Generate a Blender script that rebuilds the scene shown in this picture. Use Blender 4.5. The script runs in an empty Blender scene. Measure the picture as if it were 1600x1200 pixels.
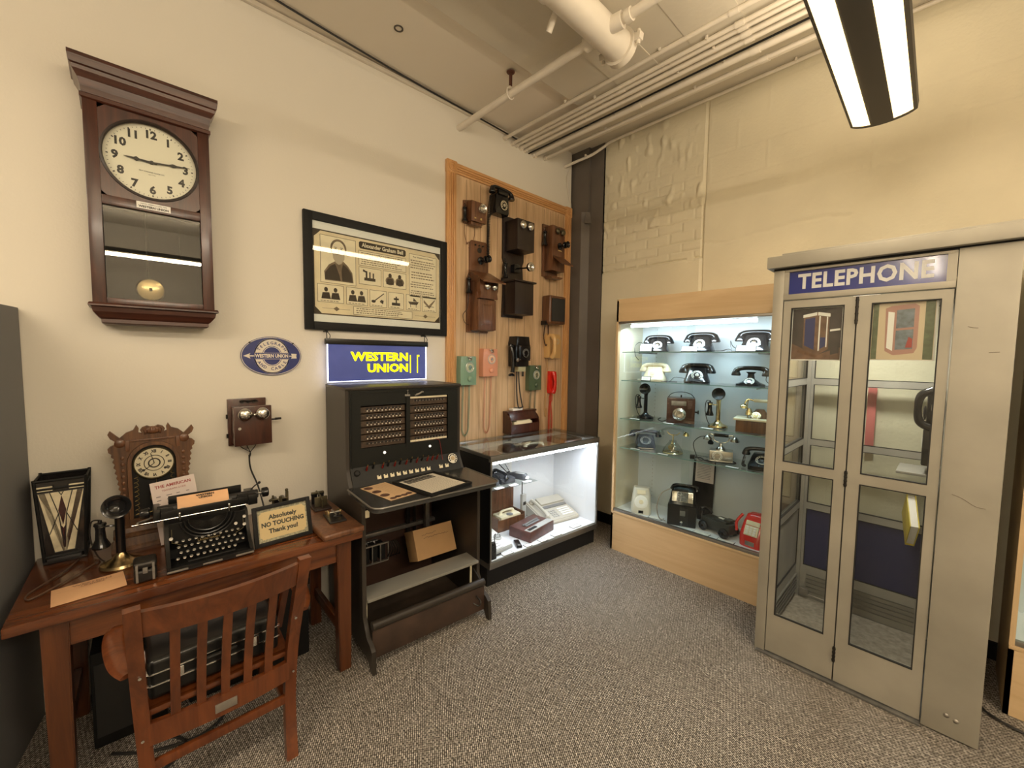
import bpy, bmesh, math, random
from mathutils import Vector, Matrix, noise
PI = math.pi
R = math.radians
random.seed(7)
C = bpy.context.scene.collection
SC = bpy.context.scene

# ------------------------------------------------------------------ camera, world, exposure
cam_d = bpy.data.cameras.new('camera')
cam_d.sensor_fit = 'HORIZONTAL'
cam_d.sensor_width = 36.0
cam_d.lens = 14.567
cam_d.clip_start = 0.02
cam = bpy.data.objects.new('camera', cam_d)
C.objects.link(cam)
_y, _p, _r = R(-46.478), R(3.8396), R(0.7191)
_f = Vector((math.sin(_y)*math.cos(_p), math.cos(_y)*math.cos(_p), -math.sin(_p)))
_rt = Vector((math.cos(_y), -math.sin(_y), 0))
_up = _rt.cross(_f)
_r2 = math.cos(_r)*_rt + math.sin(_r)*_up
_u2 = -math.sin(_r)*_rt + math.cos(_r)*_up
cam.matrix_world = Matrix(((_r2.x, _u2.x, -_f.x, 0.0), (_r2.y, _u2.y, -_f.y, 0.0), (_r2.z, _u2.z, -_f.z, 1.68), (0, 0, 0, 1)))
SC.camera = cam
SC.view_settings.view_transform = 'Standard'
SC.view_settings.look = 'None'
SC.view_settings.exposure = 0.06
SC.view_settings.gamma = 1.0
SC.view_settings.use_curve_mapping = False
world = bpy.data.worlds.new('world')
SC.world = world
world.use_nodes = True
world.node_tree.nodes['Background'].inputs[0].default_value = (1.0, 0.86, 0.66, 1)
world.node_tree.nodes['Background'].inputs[1].default_value = 0.15
SC.cycles.use_denoising = True
SC.cycles.max_bounces = 7
SC.cycles.transparent_max_bounces = 14
SC.cycles.sample_clamp_indirect = 4.0
SC.cycles.caustics_reflective = False
SC.cycles.caustics_refractive = False

def area(name, loc, sx, sy, power, col, rot=(0, 0, 0), parent=None):
    d = bpy.data.lights.new(name, 'AREA')
    d.shape = 'RECTANGLE'; d.size = sx; d.size_y = sy; d.energy = power; d.color = col
    o = bpy.data.objects.new(name, d); C.objects.link(o)
    o.location = loc; o.rotation_euler = rot
    if parent: o.parent = parent
    return o
WARM = (1.0, 0.85, 0.66)
COOL = (0.80, 0.90, 1.0)

# ------------------------------------------------------------------ mesh helpers
def T(x, y, z): return Matrix.Translation((x, y, z))
def RX(a): return Matrix.Rotation(R(a), 4, 'X')
def RY(a): return Matrix.Rotation(R(a), 4, 'Y')
def RZ(a): return Matrix.Rotation(R(a), 4, 'Z')
_I = Matrix()

def smooth_path(pts, n=6):
    P = [Vector(p) for p in pts]
    if len(P) < 3 or n < 2: return P
    out = []
    for i in range(len(P)-1):
        p0 = P[max(i-1, 0)]; p1 = P[i]; p2 = P[i+1]; p3 = P[min(i+2, len(P)-1)]
        for k in range(n):
            t = k/n
            out.append(0.5*((2*p1)+(p2-p0)*t+(2*p0-5*p1+4*p2-p3)*t*t+(3*p1-p0-3*p2+p3)*t**3))
    out.append(P[-1])
    return out

class MB:
    """collects shapes into one mesh"""
    def __init__(s):
        s.bm = bmesh.new(); s.M = _I; s.mi = 0
    def at(s, M): s.M = M; return s
    def mat(s, i): s.mi = i; return s
    def faces(s, vs, fs, smooth=False, M=None):
        W = s.M @ M if M is not None else s.M
        bv = [s.bm.verts.new(W @ Vector(v)) for v in vs]
        out = []
        for f in fs:
            try:
                q = s.bm.faces.new([bv[i] for i in f])
            except ValueError:
                continue
            q.material_index = s.mi; q.smooth = smooth; out.append(q)
        return out
    def raw(s, vs, fs, smooth=False, M=None):
        s.faces(vs, fs, smooth, M); return s
    def box(s, x0, x1, y0, y1, z0, z1, bev=0.0, M=None, seg=2):
        vs = [(x, y, z) for z in (z0, z1) for y in (y0, y1) for x in (x0, x1)]
        fs = [(0, 2, 3, 1), (4, 5, 7, 6), (0, 1, 5, 4), (2, 6, 7, 3), (0, 4, 6, 2), (1, 3, 7, 5)]
        q = s.faces(vs, fs, bev > 0, M)
        if bev > 0:
            es = list({e for f in q for e in f.edges})
            r = bmesh.ops.bevel(s.bm, geom=es, offset=bev, segments=seg, profile=0.6, affect='EDGES')
            for f in r['faces']: f.smooth = True; f.material_index = s.mi
        return s
    def lathe(s, prof, M=None, seg=24, smooth=True):
        vs, fs = [], []
        n = len(prof)
        for k in range(seg):
            a = 2*PI*k/seg; c, d = math.cos(a), math.sin(a)
            for r, z in prof: vs.append((max(r, 1e-5)*c, max(r, 1e-5)*d, z))
        for k in range(seg):
            k2 = (k+1) % seg
            for i in range(n-1):
                fs.append((k*n+i, k2*n+i, k2*n+i+1, k*n+i+1))
        flat = abs(prof[0][1]-prof[-1][1]) < 1e-7
        if prof[0][0] > 1e-4 and not flat: fs.append(tuple(k*n for k in reversed(range(seg))))
        if prof[-1][0] > 1e-4 and not flat: fs.append(tuple(k*n+n-1 for k in range(seg)))
        s.raw(vs, fs, smooth, M); return s
    def cyl(s, p0, p1, r0, r1=None, seg=16):
        p0, p1 = Vector(p0), Vector(p1); d = p1-p0
        M = T(*p0) @ d.to_track_quat('Z', 'Y').to_matrix().to_4x4()
        L = d.length; r1 = r0 if r1 is None else r1
        return s.lathe([(r0, 0), (r1, L)], M, seg)
    def tube(s, pts, r, seg=8, n=5, closed=False, flat=1.0):
        P = smooth_path(pts, n)
        m = len(P); rad = r if callable(r) else (lambda t: r)
        vs, fs = [], []
        up = Vector((0, 0, 1)); prev = None
        for i, p in enumerate(P):
            if closed: t = (P[(i+1) % m]-P[i-1])
            else: t = (P[min(i+1, m-1)]-P[max(i-1, 0)])
            t = t.normalized() if t.length > 1e-9 else Vector((0, 0, 1))
            if prev is None:
                a = t.cross(up)
                if a.length < 0.05: a = t.cross(Vector((1, 0, 0)))
            else:
                a = prev - t*prev.dot(t)
                if a.length < 1e-6: a = t.cross(up)
            a.normalize(); prev = a; b = t.cross(a)
            rr = rad(i/max(m-1, 1))
            for k in range(seg):
                w = 2*PI*k/seg
                vs.append(p + a*math.cos(w)*rr + b*math.sin(w)*rr*flat)
        L = m if closed else m-1
        for i in range(L):
            j = (i+1) % m
            for k in range(seg):
                k2 = (k+1) % seg
                fs.append((i*seg+k, i*seg+k2, j*seg+k2, j*seg+k))
        if not closed:
            fs.append(tuple(reversed(range(seg)))); fs.append(tuple((m-1)*seg+k for k in range(seg)))
        s.raw(vs, fs, True); return s
    def coil(s, pts, R0, r, pitch, seg=5, per=8):
        P = smooth_path(pts, 8); out = []
        acc = 0.0; ph = 0.0; prev = None
        for i in range(len(P)-1):
            a, b = P[i], P[i+1]; d = b-a; L = d.length
            if L < 1e-7: continue
            t = d/L
            u = t.cross(Vector((0, 1, 0)))
            if prev is not None: u = prev - t*prev.dot(t)
            elif u.length < .05: u = t.cross(Vector((1, 0, 0)))
            u.normalize(); prev = u; v = t.cross(u)
            st = pitch/per; k = acc
            while k < L:
                out.append(a + t*k + u*R0*math.cos(ph) + v*R0*math.sin(ph)); ph += 2*PI/per; k += st
            acc = k-L
        return s.tube(out, r, seg, 1)
    def prism(s, poly, y0, y1, M=None, smooth=False, bev=0.0):
        """polygon in the x-z plane, extruded along y"""
        n = len(poly)
        vs = [(x, y0, z) for x, z in poly] + [(x, y1, z) for x, z in poly]
        fs = [tuple(range(n)), tuple(reversed(range(n, 2*n)))]
        fs += [(i, i+n, (i+1) % n + n, (i+1) % n) for i in range(n)]
        q = s.faces(vs, fs, smooth, M)
        bmesh.ops.recalc_face_normals(s.bm, faces=q)
        if bev > 0:
            es = [e for e in q[0].edges]
            bmesh.ops.bevel(s.bm, geom=es, offset=bev, segments=2, profile=.6, affect='EDGES')
        return s
    def sphere(s, c, r, seg=16, sc=(1, 1, 1), M=None):
        n = max(6, seg//2)
        prof = [(r*math.sin(PI*i/n), -r*math.cos(PI*i/n)) for i in range(n+1)]
        MM = T(*c) @ Matrix.Diagonal((sc[0], sc[1], sc[2], 1))
        if M is not None: MM = M @ MM
        return s.lathe(prof, MM, seg)
    def grid(s, f, nu, nv, smooth=True, M=None):
        vs = [f(i/nu, j/nv) for j in range(nv+1) for i in range(nu+1)]
        fs = [(j*(nu+1)+i, j*(nu+1)+i+1, (j+1)*(nu+1)+i+1, (j+1)*(nu+1)+i) for j in range(nv) for i in range(nu)]
        s.raw(vs, fs, smooth, M); return s
    def quad(s, x0, x1, z0, z1, y):
        s.raw([(x0, y, z0), (x1, y, z0), (x1, y, z1), (x0, y, z1)], [(0, 1, 2, 3)])
        return s
    def text(s, txt, size, x=0, z=0, y=0, ext=0.0006, bold=0.0, align='CENTER', sx=1.0, M=None, rot=0, spacing=1.0):
        """lettering standing in the x-z plane, facing -y"""
        cu = bpy.data.curves.new('lettering', 'FONT')
        cu.body = txt; cu.size = size; cu.align_x = align; cu.align_y = 'CENTER'
        cu.extrude = ext; cu.offset = bold; cu.space_character = spacing
        cu.resolution_u = 2
        o = bpy.data.objects.new('lettering', cu)
        me = o.to_mesh()
        W = T(x, y, z) @ RY(-rot) @ RX(90) @ Matrix.Diagonal((sx, 1, 1, 1))
        if M is not None: W = M @ W
        s.raw([v.co.copy() for v in me.vertices], [tuple(p.vertices) for p in me.polygons], False, W)
        o.to_mesh_clear(); bpy.data.objects.remove(o); bpy.data.curves.remove(cu)
        return s
    def build(s, name, mats, parent=None, label=None, sharp=38):
        me = bpy.data.meshes.new(name)
        bmesh.ops.recalc_face_normals(s.bm, faces=s.bm.faces[:]) if False else None
        s.bm.to_mesh(me); s.bm.free()
        for m in (mats if isinstance(mats, (list, tuple)) else [mats]): me.materials.append(m)
        try: me.set_sharp_from_angle(angle=R(sharp))
        except Exception: pass
        o = bpy.data.objects.new(name, me); C.objects.link(o)
        if parent is not None: o.parent = parent
        if label: o['label'] = label
        return o

def thing(name, label, cat, loc=(0, 0, 0), rz=0.0, group=None, rot=None):
    o = bpy.data.objects.new(name, None); C.objects.link(o)
    o.empty_display_size = 0.05
    o.location = loc
    o.rotation_euler = rot if rot else (0, 0, R(rz))
    o['label'] = label; o['category'] = cat
    if group: o['group'] = group
    return o
def tag(o, label, cat, group=None, loc=None, rz=None):
    o['label'] = label; o['category'] = cat
    if group: o['group'] = group
    if loc: o.location = loc
    if rz is not None: o.rotation_euler = (0, 0, R(rz))
    return o
def struct(name, mb, mats, label=None):
    o = mb.build(name, mats); o['kind'] = 'structure'
    if label: o['label'] = label
    return o
def dup(root, loc, rz=None, label=None):
    r = root.copy(); C.objects.link(r); r.location = loc
    if rz is not None: r.rotation_euler = (0, 0, R(rz))
    if label: r['label'] = label
    for ch in list(root.children):
        c = ch.copy(); C.objects.link(c); c.parent = r
        for g in list(ch.children):
            d = g.copy(); C.objects.link(d); d.parent = c
    return r

# ------------------------------------------------------------------ materials
def _new(name):
    m = bpy.data.materials.new(name); m.use_nodes = True
    nt = m.node_tree; b = nt.nodes['Principled BSDF']
    return m, nt, b
def _coord(nt, scale=(1, 1, 1), kind='Object', rot=(0, 0, 0)):
    tc = nt.nodes.new('ShaderNodeTexCoord'); mp = nt.nodes.new('ShaderNodeMapping')
    mp.inputs['Scale'].default_value = scale
    mp.inputs['Rotation'].default_value = rot
    nt.links.new(tc.outputs[kind], mp.inputs[0]); return mp
def mat(name, col, rough=.5, metal=0.0, spec=.5, emit=None, estr=0.0, var=None, bump=None, coat=0.0, rvar=None, sheen=0.0):
    m, nt, b = _new(name)
    b.inputs['Base Color'].default_value = (*col, 1)
    b.inputs['Roughness'].default_value = rough
    b.inputs['Metallic'].default_value = metal
    b.inputs['Specular IOR Level'].default_value = spec
    b.inputs['Coat Weight'].default_value = coat
    b.inputs['Coat Roughness'].default_value = 0.08
    if emit:
        b.inputs['Emission Color'].default_value = (*emit, 1); b.inputs['Emission Strength'].default_value = estr
    if var:
        mp = _coord(nt); nz = nt.nodes.new('ShaderNodeTexNoise'); nz.inputs['Scale'].default_value = var[0]
        nz.inputs['Detail'].default_value = 6
        nt.links.new(mp.outputs[0], nz.inputs[0])
        cr = nt.nodes.new('ShaderNodeValToRGB')
        a = var[1]
        cr.color_ramp.elements[0].position = .3; cr.color_ramp.elements[1].position = .7
        cr.color_ramp.elements[0].color = (*[c*(1-a) for c in col], 1)
        cr.color_ramp.elements[1].color = (*[min(1, c*(1+a)) for c in col], 1)
        nt.links.new(nz.outputs[0], cr.inputs[0]); nt.links.new(cr.outputs[0], b.inputs['Base Color'])
        if rvar:
            mr = nt.nodes.new('ShaderNodeMapRange'); mr.inputs[3].default_value = rvar[0]; mr.inputs[4].default_value = rvar[1]
            nt.links.new(nz.outputs[0], mr.inputs[0]); nt.links.new(mr.outputs[0], b.inputs['Roughness'])
    if bump:
        mp = _coord(nt); nz = nt.nodes.new('ShaderNodeTexNoise'); nz.inputs['Scale'].default_value = bump[0]
        nz.inputs['Detail'].default_value = 5
        nt.links.new(mp.outputs[0], nz.inputs[0])
        bp = nt.nodes.new('ShaderNodeBump'); bp.inputs['Strength'].default_value = bump[1]; bp.inputs['Distance'].default_value = bump[2] if len(bump) > 2 else .01
        nt.links.new(nz.outputs[0], bp.inputs['Height']); nt.links.new(bp.outputs[0], b.inputs['Normal'])
    return m
def wood(name, c1, c2, grain='X', scale=1.0, rough=.35, coat=.2, groove=None):
    """wood with grain running along one local axis; groove = (axis, spacing) adds board joints"""
    m, nt, b = _new(name)
    s = {'X': (1.6, 22, 22), 'Y': (22, 1.6, 22), 'Z': (22, 22, 1.6)}[grain]
    mp = _coord(nt, tuple(v*scale for v in s))
    nz = nt.nodes.new('ShaderNodeTexNoise'); nz.inputs['Scale'].default_value = 1.3; nz.inputs['Detail'].default_value = 7
    nz.inputs['Roughness'].default_value = .62; nz.inputs['Distortion'].default_value = 1.1
    nt.links.new(mp.outputs[0], nz.inputs[0])
    cr = nt.nodes.new('ShaderNodeValToRGB')
    cr.color_ramp.elements[0].position = .34; cr.color_ramp.elements[1].position = .66
    cr.color_ramp.elements[0].color = (*c1, 1); cr.color_ramp.elements[1].color = (*c2, 1)
    nt.links.new(nz.outputs[0], cr.inputs[0])
    nt.links.new(cr.outputs[0], b.inputs['Base Color'])
    b.inputs['Roughness'].default_value = rough; b.inputs['Coat Weight'].default_value = coat; b.inputs['Coat Roughness'].default_value = .15
    bp = nt.nodes.new('ShaderNodeBump'); bp.inputs['Strength'].default_value = .12; bp.inputs['Distance'].default_value = .004
    nt.links.new(nz.outputs[0], bp.inputs['Height']); nt.links.new(bp.outputs[0], b.inputs['Normal'])
    return m
def glass(name, tint=(1, 1, 1), refl=.06, rough=.0):
    m = bpy.data.materials.new(name); m.use_nodes = True; nt = m.node_tree
    nt.nodes.remove(nt.nodes['Principled BSDF']); out = nt.nodes['Material Output']
    tr = nt.nodes.new('ShaderNodeBsdfTransparent'); tr.inputs[0].default_value = (*tint, 1)
    gl = nt.nodes.new('ShaderNodeBsdfGlossy'); gl.inputs['Roughness'].default_value = rough
    lw = nt.nodes.new('ShaderNodeLayerWeight'); lw.inputs['Blend'].default_value = .5
    pw = nt.nodes.new('ShaderNodeMath'); pw.operation = 'POWER'; pw.inputs[1].default_value = 4.2
    ad = nt.nodes.new('ShaderNodeMath'); ad.operation = 'MULTIPLY_ADD'; ad.inputs[1].default_value = .85; ad.inputs[2].default_value = refl; ad.use_clamp = True
    nt.links.new(lw.outputs['Facing'], pw.inputs[0]); nt.links.new(pw.outputs[0], ad.inputs[0])
    mx = nt.nodes.new('ShaderNodeMixShader')
    nt.links.new(ad.outputs[0], mx.inputs[0])
    nt.links.new(tr.outputs[0], mx.inputs[1]); nt.links.new(gl.outputs[0], mx.inputs[2]); nt.links.new(mx.outputs[0], out.inputs[0])
    return m

m_wall = mat('cream wall paint', (.74, .70, .61), .7, bump=(90, .25, .003))
m_back = mat('old cream paint', (.76, .70, .53), .62, var=(2.5, .06), bump=(60, .4, .004))
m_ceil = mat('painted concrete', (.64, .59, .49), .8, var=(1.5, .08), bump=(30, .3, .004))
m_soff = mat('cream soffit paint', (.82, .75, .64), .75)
m_pipe = mat('cream pipe paint', (.76, .70, .60), .4, var=(9, .04))
m_black = mat('black enamel', (.008, .008, .008), .28, spec=.35, coat=.1)
m_bake = mat('black bakelite', (.008, .008, .009), .16, spec=.4, coat=.15)
m_blackm = mat('black matt', (.010, .010, .010), .55, spec=.22)
m_char = mat('charcoal paint', (.03, .03, .03), .45, spec=.3)
m_greyp = mat('grey partition fabric', (.20, .20, .205), .8, bump=(400, .3, .002))
m_chrome = mat('chrome', (.75, .75, .74), .12, 1.0)
m_nickel = mat('nickel', (.66, .64, .60), .22, 1.0)
m_brass = mat('brass', (.72, .58, .31), .2, 1.0)
m_darkmetal = mat('dark iron', (.03, .027, .024), .4, .6)
m_steel = mat('worn steel', (.33, .31, .28), .42, .8, var=(20, .2))
m_alu = mat('brushed aluminium', (.56, .55, .52), .3, .9)
m_ivory = mat('ivory', (.78, .70, .50), .4)
m_white = mat('white card', (.85, .84, .80), .6)
m_dwhite = mat('white laminate', (.80, .82, .85), .5)
m_ink = mat('dark ink', (.03, .025, .02), .6)
m_red = mat('red plastic', (.55, .02, .02), .25, coat=.4)
m_rubber = mat('black cord', (.012, .011, .011), .5)
m_mah = wood('mahogany', (.032, .009, .006), (.075, .022, .012), 'Z', 1, .28, .35)
m_mahx = wood('mahogany crosswise', (.032, .009, .006), (.075, .022, .012), 'X', 1, .28, .35)
m_dkwood = wood('very dark wood', (.010, .005, .004), (.022, .011, .008), 'Z', 1, .45, .05)
m_walnut = wood('walnut', (.070, .026, .011), (.18, .076, .034), 'Z', 1, .35, .25)
m_oldwood = wood('old golden wood', (.055, .022, .009), (.17, .075, .028), 'Z', 1.2, .45, .15)
m_desk = wood('desk wood', (.058, .014, .0045), (.165, .050, .014), 'X', .7, .22, .5)
m_deskz = wood('desk wood upright', (.045, .012, .004), (.125, .038, .011), 'Z', .7, .3, .3)
m_chair = wood('chair wood', (.070, .017, .005), (.160, .045, .012), 'Z', .6, .3, .35)
m_oakx = wood('oak crosswise', (.52, .26, .09), (.68, .39, .17), 'X', 1, .4, .2)
m_oakz = wood('oak upright', (.52, .26, .09), (.68, .39, .17), 'Z', 1, .4, .2)
m_panel = wood('oak veneer panel', (.46, .30, .165), (.70, .50, .31), 'Z', .55, .45, .1)
m_maple = wood('maple laminate', (.60, .42, .23), (.68, .50, .29), 'X', .5, .45, .1)
m_paper = mat('salmon paper', (.74, .44, .24), .7, var=(6, .05))
m_glass = glass('clear glass', (.97, .99, .98), .03)
m_dglass = glass('booth glass', (.97, .985, .98), .03)
m_shelfglass = glass('greenish shelf glass', (.93, .97, .965), .03)
m_smoke = glass('smoky glass', (.80, .80, .78), .06)
m_carton = mat('cardboard', (.40, .24, .11), .8, var=(12, .06))
m_led = mat('cool tube', (1, 1, 1), .5, emit=(.86, .94, 1.0), estr=9)
m_boothp = mat('aged aluminium paint', (.36, .34, .285), .42, .35, var=(3.2, .13), rvar=(.35, .6))
m_grille = mat('booth inside grey', (.36, .35, .31), .5, .2, var=(5, .1))
# ------------------------------------------------------------------ room shell
def carpet_material():
    m, nt, b = _new('herringbone carpet')
    mp = _coord(nt, (1, 1, 1), rot=(0, 0, R(32)))
    br = nt.nodes.new('ShaderNodeTexBrick')
    br.inputs['Scale'].default_value = 1.0
    br.inputs['Brick Width'].default_value = .021; br.inputs['Row Height'].default_value = .0085
    br.inputs['Mortar Size'].default_value = .0020; br.inputs['Mortar Smooth'].default_value = .4
    br.inputs['Color1'].default_value = (.49, .465, .425, 1); br.inputs['Color2'].default_value = (.28, .262, .232, 1)
    br.inputs['Mortar'].default_value = (.045, .036, .026, 1)
    nt.links.new(mp.outputs[0], br.inputs[0])
    nz = nt.nodes.new('ShaderNodeTexNoise'); nz.inputs['Scale'].default_value = 95; nz.inputs['Detail'].default_value = 3
    mp2 = _coord(nt); nt.links.new(mp2.outputs[0], nz.inputs[0])
    mx = nt.nodes.new('ShaderNodeMix'); mx.data_type = 'RGBA'; mx.blend_type = 'MULTIPLY'; mx.inputs[0].default_value = 1.0
    cr = nt.nodes.new('ShaderNodeValToRGB')
    cr.color_ramp.elements[0].position = .3; cr.color_ramp.elements[0].color = (.22, .20, .18, 1)
    cr.color_ramp.elements[1].position = .66; cr.color_ramp.elements[1].color = (1.48, 1.44, 1.40, 1)
    nt.links.new(nz.outputs[0], cr.inputs[0])
    nt.links.new(br.outputs[0], mx.inputs[6]); nt.links.new(cr.outputs[0], mx.inputs[7])
    nt.links.new(mx.outputs[2], b.inputs['Base Color'])
    b.inputs['Roughness'].default_value = .95
    bp = nt.nodes.new('ShaderNodeBump'); bp.inputs['Strength'].default_value = .8; bp.inputs['Distance'].default_value = .004
    nt.links.new(mx.outputs[2], bp.inputs['Height']); nt.links.new(bp.outputs[0], b.inputs['Normal'])
    return m
XR, YF = 3.4, -3.6
struct('floor', MB().box(-2.9, XR, YF, 3.75, -.1, 0), carpet_material())
struct('wall_left', MB().box(-2.95, -2.8, YF, 3.47, 0, 3.9), m_wall)
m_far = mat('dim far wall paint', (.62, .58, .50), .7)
struct('wall_right', MB().box(XR, XR+.12, YF, 3.75, 0, 3.9), m_far)
struct('wall_front', MB().box(-2.95, XR, YF-.12, YF, 0, 3.9), m_far)
# corner column in brown steel
mb = MB()
poly = [(-2.95, 3.47), (-2.66, 3.47), (-2.60, 3.53), (-2.44, 3.53), (-2.44, 3.75), (-2.95, 3.75)]
vs = [(x, y, 0) for x, y in poly] + [(x, y, 3.15) for x, y in poly]
mb.raw(vs, [tuple(range(5, -1, -1)), tuple(range(6, 12))] + [(i, (i+1) % 6, (i+1) % 6+6, i+6) for i in range(6)])
mb.box(-2.95, -2.60, 3.50, 3.75, 3.15, 3.9).box(-2.60, -2.44, 3.53, 3.75, 3.15, 3.9)
mb.raw([(-2.62, 3.47+.002, 3.03), (-2.575, 3.528, 3.03), (-2.62, 3.49, 3.15), (-2.60, 3.528, 3.15)], [(0, 1, 3, 2)])
m_col = mat('brown column paint', (.13, .112, .095), .6, var=(5, .08), bump=(20, .3, .004))
struct('trim_1', mb, m_col, 'dark brown painted corner column')
struct('baseboard_back', MB().box(-2.44, XR, 3.525, 3.56, 0, .10, .003), m_blackm)
# back wall: relief of painted brick, block and rough plaster
def back_h(x, z):
    n1 = noise.noise(Vector((x*2.1, z*2.1, 3.3)))*.006 + noise.noise(Vector((x*7, z*9, .3)))*.0022
    n2 = noise.noise(Vector((x*26, z*30, 5.0)))*.0010
    h = 0.0
    if x < -1.47:
        if z > 2.52:
            row = math.floor((z-2.5)/.086); fz = ((z-2.5)/.086) % 1
            fx = ((x+(.11 if row % 2 else 0))/.22) % 1
            fade = 1.0 if z < 3.0 else max(.25, 1-(z-3.0)*1.4)
            h += n1*.5+n2
            if fz < .13: h -= .006*fade*(.6+.8*max(0, noise.noise(Vector((x*3, row*2.1, 0)))+.4))
            if fx < .055: h -= .005*fade
            l = noise.noise(Vector((x*16, z*9.5, 7.7)))
            if z > 2.85 and l > .25: h += (l-.25)*.035
        else:
            h += .010 + n1*.4 + n2*.7
    else:
        if z > 2.9:
            row = math.floor((z-2.9)/.205); fz = ((z-2.9)/.205) % 1
            fx = ((x+(.2 if row % 2 else 0))/.41) % 1
            h += n2*.3 + n1*.15 - .004
            if fz < .05: h -= .0022
            if fx < .022: h += .0035*(1 if noise.noise(Vector((row*3.3, math.floor(x/.41)*1.7, 0))) > -.1 else -.6)
            # the lower edge of the block work swells out
            h += .010*math.exp(-((z-2.9)/.07)**2)
        else:
            h += .004 + n1*1.15 + n2*.9
            w = noise.noise(Vector((x*3.2, z*11, 2.2)))
            h += .004*max(0, w)
            c = abs(z-(2.62+.10*noise.noise(Vector((x*2, 0, 0)))-.02*x))
            if c < .012 and x < -.5: h -= .005
    if abs(x+1.47) < .011: h -= .010
    if x < -1.47 and abs(z-2.52-.012*noise.noise(Vector((x*8, 0, 0)))) < .012: h -= .010
    return h
mb = MB()
X0, X1 = -2.44, .75
def bw(u, v):
    x = X0+(X1-X0)*u; z = .0+3.79*v
    return (x, 3.55-back_h(x, z), z)
mb.grid(bw, 300, 330)
mb.box(X1, XR+.1, 3.55, 3.75, 0, 3.9)
mb.box(X0, X1, 3.60, 3.75, 0, 3.9)
mb.raw([(X0, 3.53, 0), (X0, 3.75, 0), (X0, 3.75, 3.79), (X0, 3.53, 3.79)], [(0, 1, 2, 3)])
struct('wall_back', mb, m_back)
# ceiling: thin soffit, dropped slab with rounded flank, raised strip along the back wall
mb = MB().mat(0)
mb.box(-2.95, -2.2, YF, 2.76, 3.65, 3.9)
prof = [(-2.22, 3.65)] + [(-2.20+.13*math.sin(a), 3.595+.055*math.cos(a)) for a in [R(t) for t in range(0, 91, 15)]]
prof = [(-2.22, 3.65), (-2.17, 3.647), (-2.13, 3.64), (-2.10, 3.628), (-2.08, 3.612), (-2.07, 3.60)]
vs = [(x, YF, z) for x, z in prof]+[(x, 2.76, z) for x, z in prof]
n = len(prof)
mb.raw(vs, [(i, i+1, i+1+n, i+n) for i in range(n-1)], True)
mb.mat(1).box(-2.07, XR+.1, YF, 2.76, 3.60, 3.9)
for k, xx in enumerate((-1.72, -1.2, -.72, -.2, .5)):
    mb.box(xx, xx+.30, YF, 2.755, 3.594+.002*(k % 2), 3.61)
mb.box(-2.95, XR+.1, 2.76, 3.75, 3.775, 3.9)
struct('ceiling', mb, [m_soff, m_ceil])
# ------------------------------------------------------------------ pipes under the ceiling
m_hole = mat('dark hole', (.10, .085, .07), .8)
t = tag(MB().lathe([(.028, 0), (.028, -.006), (.020, -.006), (.019, .0), (.001, .0)], seg=20).build('round_plug', m_hole), 'small round dark hole plug in the cream soffit', 'cap', None, (-2.408, 1.304, 3.652))
def clamp(parent, x, y, z, r):
    m = MB().at(T(x, y, z))
    m.tube([(0, (r+.004)*math.cos(a), (r+.004)*math.sin(a)) for a in [R(q) for q in range(-20, 201, 20)]], .0035, 6, 1)
    m.box(-.008, .008, -r-.012, -r-.004, -.002, .018, .002)
    return m.build('pipe_clamp', m_pipe, parent)
cond = [(2.53, 3.585, .014), (2.62, 3.57, .013), (2.67, 3.575, .015), (2.725, 3.57, .016), (2.785, 3.57, .016), (2.90, 3.57, .025), (3.05, 3.585, .015), (3.095, 3.60, .012), (2.835, 3.558, .006)]
clab = ['cream conduit pipe running outermost, farthest from the back wall', 'cream conduit pipe second out from the open ceiling side', 'cream conduit pipe third from the open ceiling side',
        'cream conduit pipe fourth from the open ceiling side', 'cream conduit pipe just before the thin dark cable', 'thickest of the cream conduit pipes below the ceiling',
        'cream conduit pipe after the thickest one, toward the back wall', 'slim cream conduit pipe paired beside another near the back wall', 'thin dark cable lying between cream conduit pipes']
for i, ((y, z, r), lb) in enumerate(zip(cond, clab)):
    t = thing('conduit_pipe' if i < 8 else 'cable', lb, 'pipe' if i < 8 else 'cable', (0, y, z), 0, 'conduits along the ceiling' if i < 8 else None)
    m = MB()
    xe = -2.8
    wob = [(xe, 0, 0), (-1.9, .002, .002), (-.9, 0, .004), (.3, 0, .004), (XR, 0, .002)]
    m.tube(wob, r, 12, 4)
    m.build('tube', [m_pipe, m_blackm][i == 8], t)
    if i < 8:
        m = MB().cyl((xe+.0, 0, 0), (xe+.03, 0, 0), r+.006, seg=14)
        m.build('coupling', m_pipe, t)
        if i in (2, 5): MB().cyl((-1.75, .0, .003), (-1.69, 0, .003), r+.004, seg=14).build('coupling', m_pipe, t)
        MB().cyl((-.95, 0, .004), (-.90, 0, .004), r+.004, seg=14).build('coupling', m_pipe, t)
        for xx in ((-2.1, -1.35, -.6) if i % 2 == 0 else (-1.9, -1.1, -.35)): clamp(t, xx, 0, .003, r)
t = thing('conduit_pipe', 'bent cream conduit pipe running closest along the top of the back wall', 'pipe', (0, 0, 0), 0, 'conduits along the ceiling')
MB().tube([(-2.8, 3.355, 3.60), (-2.66, 3.38, 3.62), (-2.52, 3.42, 3.645), (-2.42, 3.47, 3.70), (-2.34, 3.49, 3.735), (-2.1, 3.50, 3.745), (-1.5, 3.50, 3.75), (.5, 3.50, 3.755), (XR, 3.5, 3.755)], .013, 12, 5).build('tube', m_pipe, t)
clamp(t, -2.56, 3.40, 3.635, .014); clamp(t, -.85, 3.50, 3.75, .014)
t = thing('sprinkler_pipe', 'cream branch pipe from the plain wall to the fat ceiling pipe', 'pipe', (-2.2, 2.04, 3.49))
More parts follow.
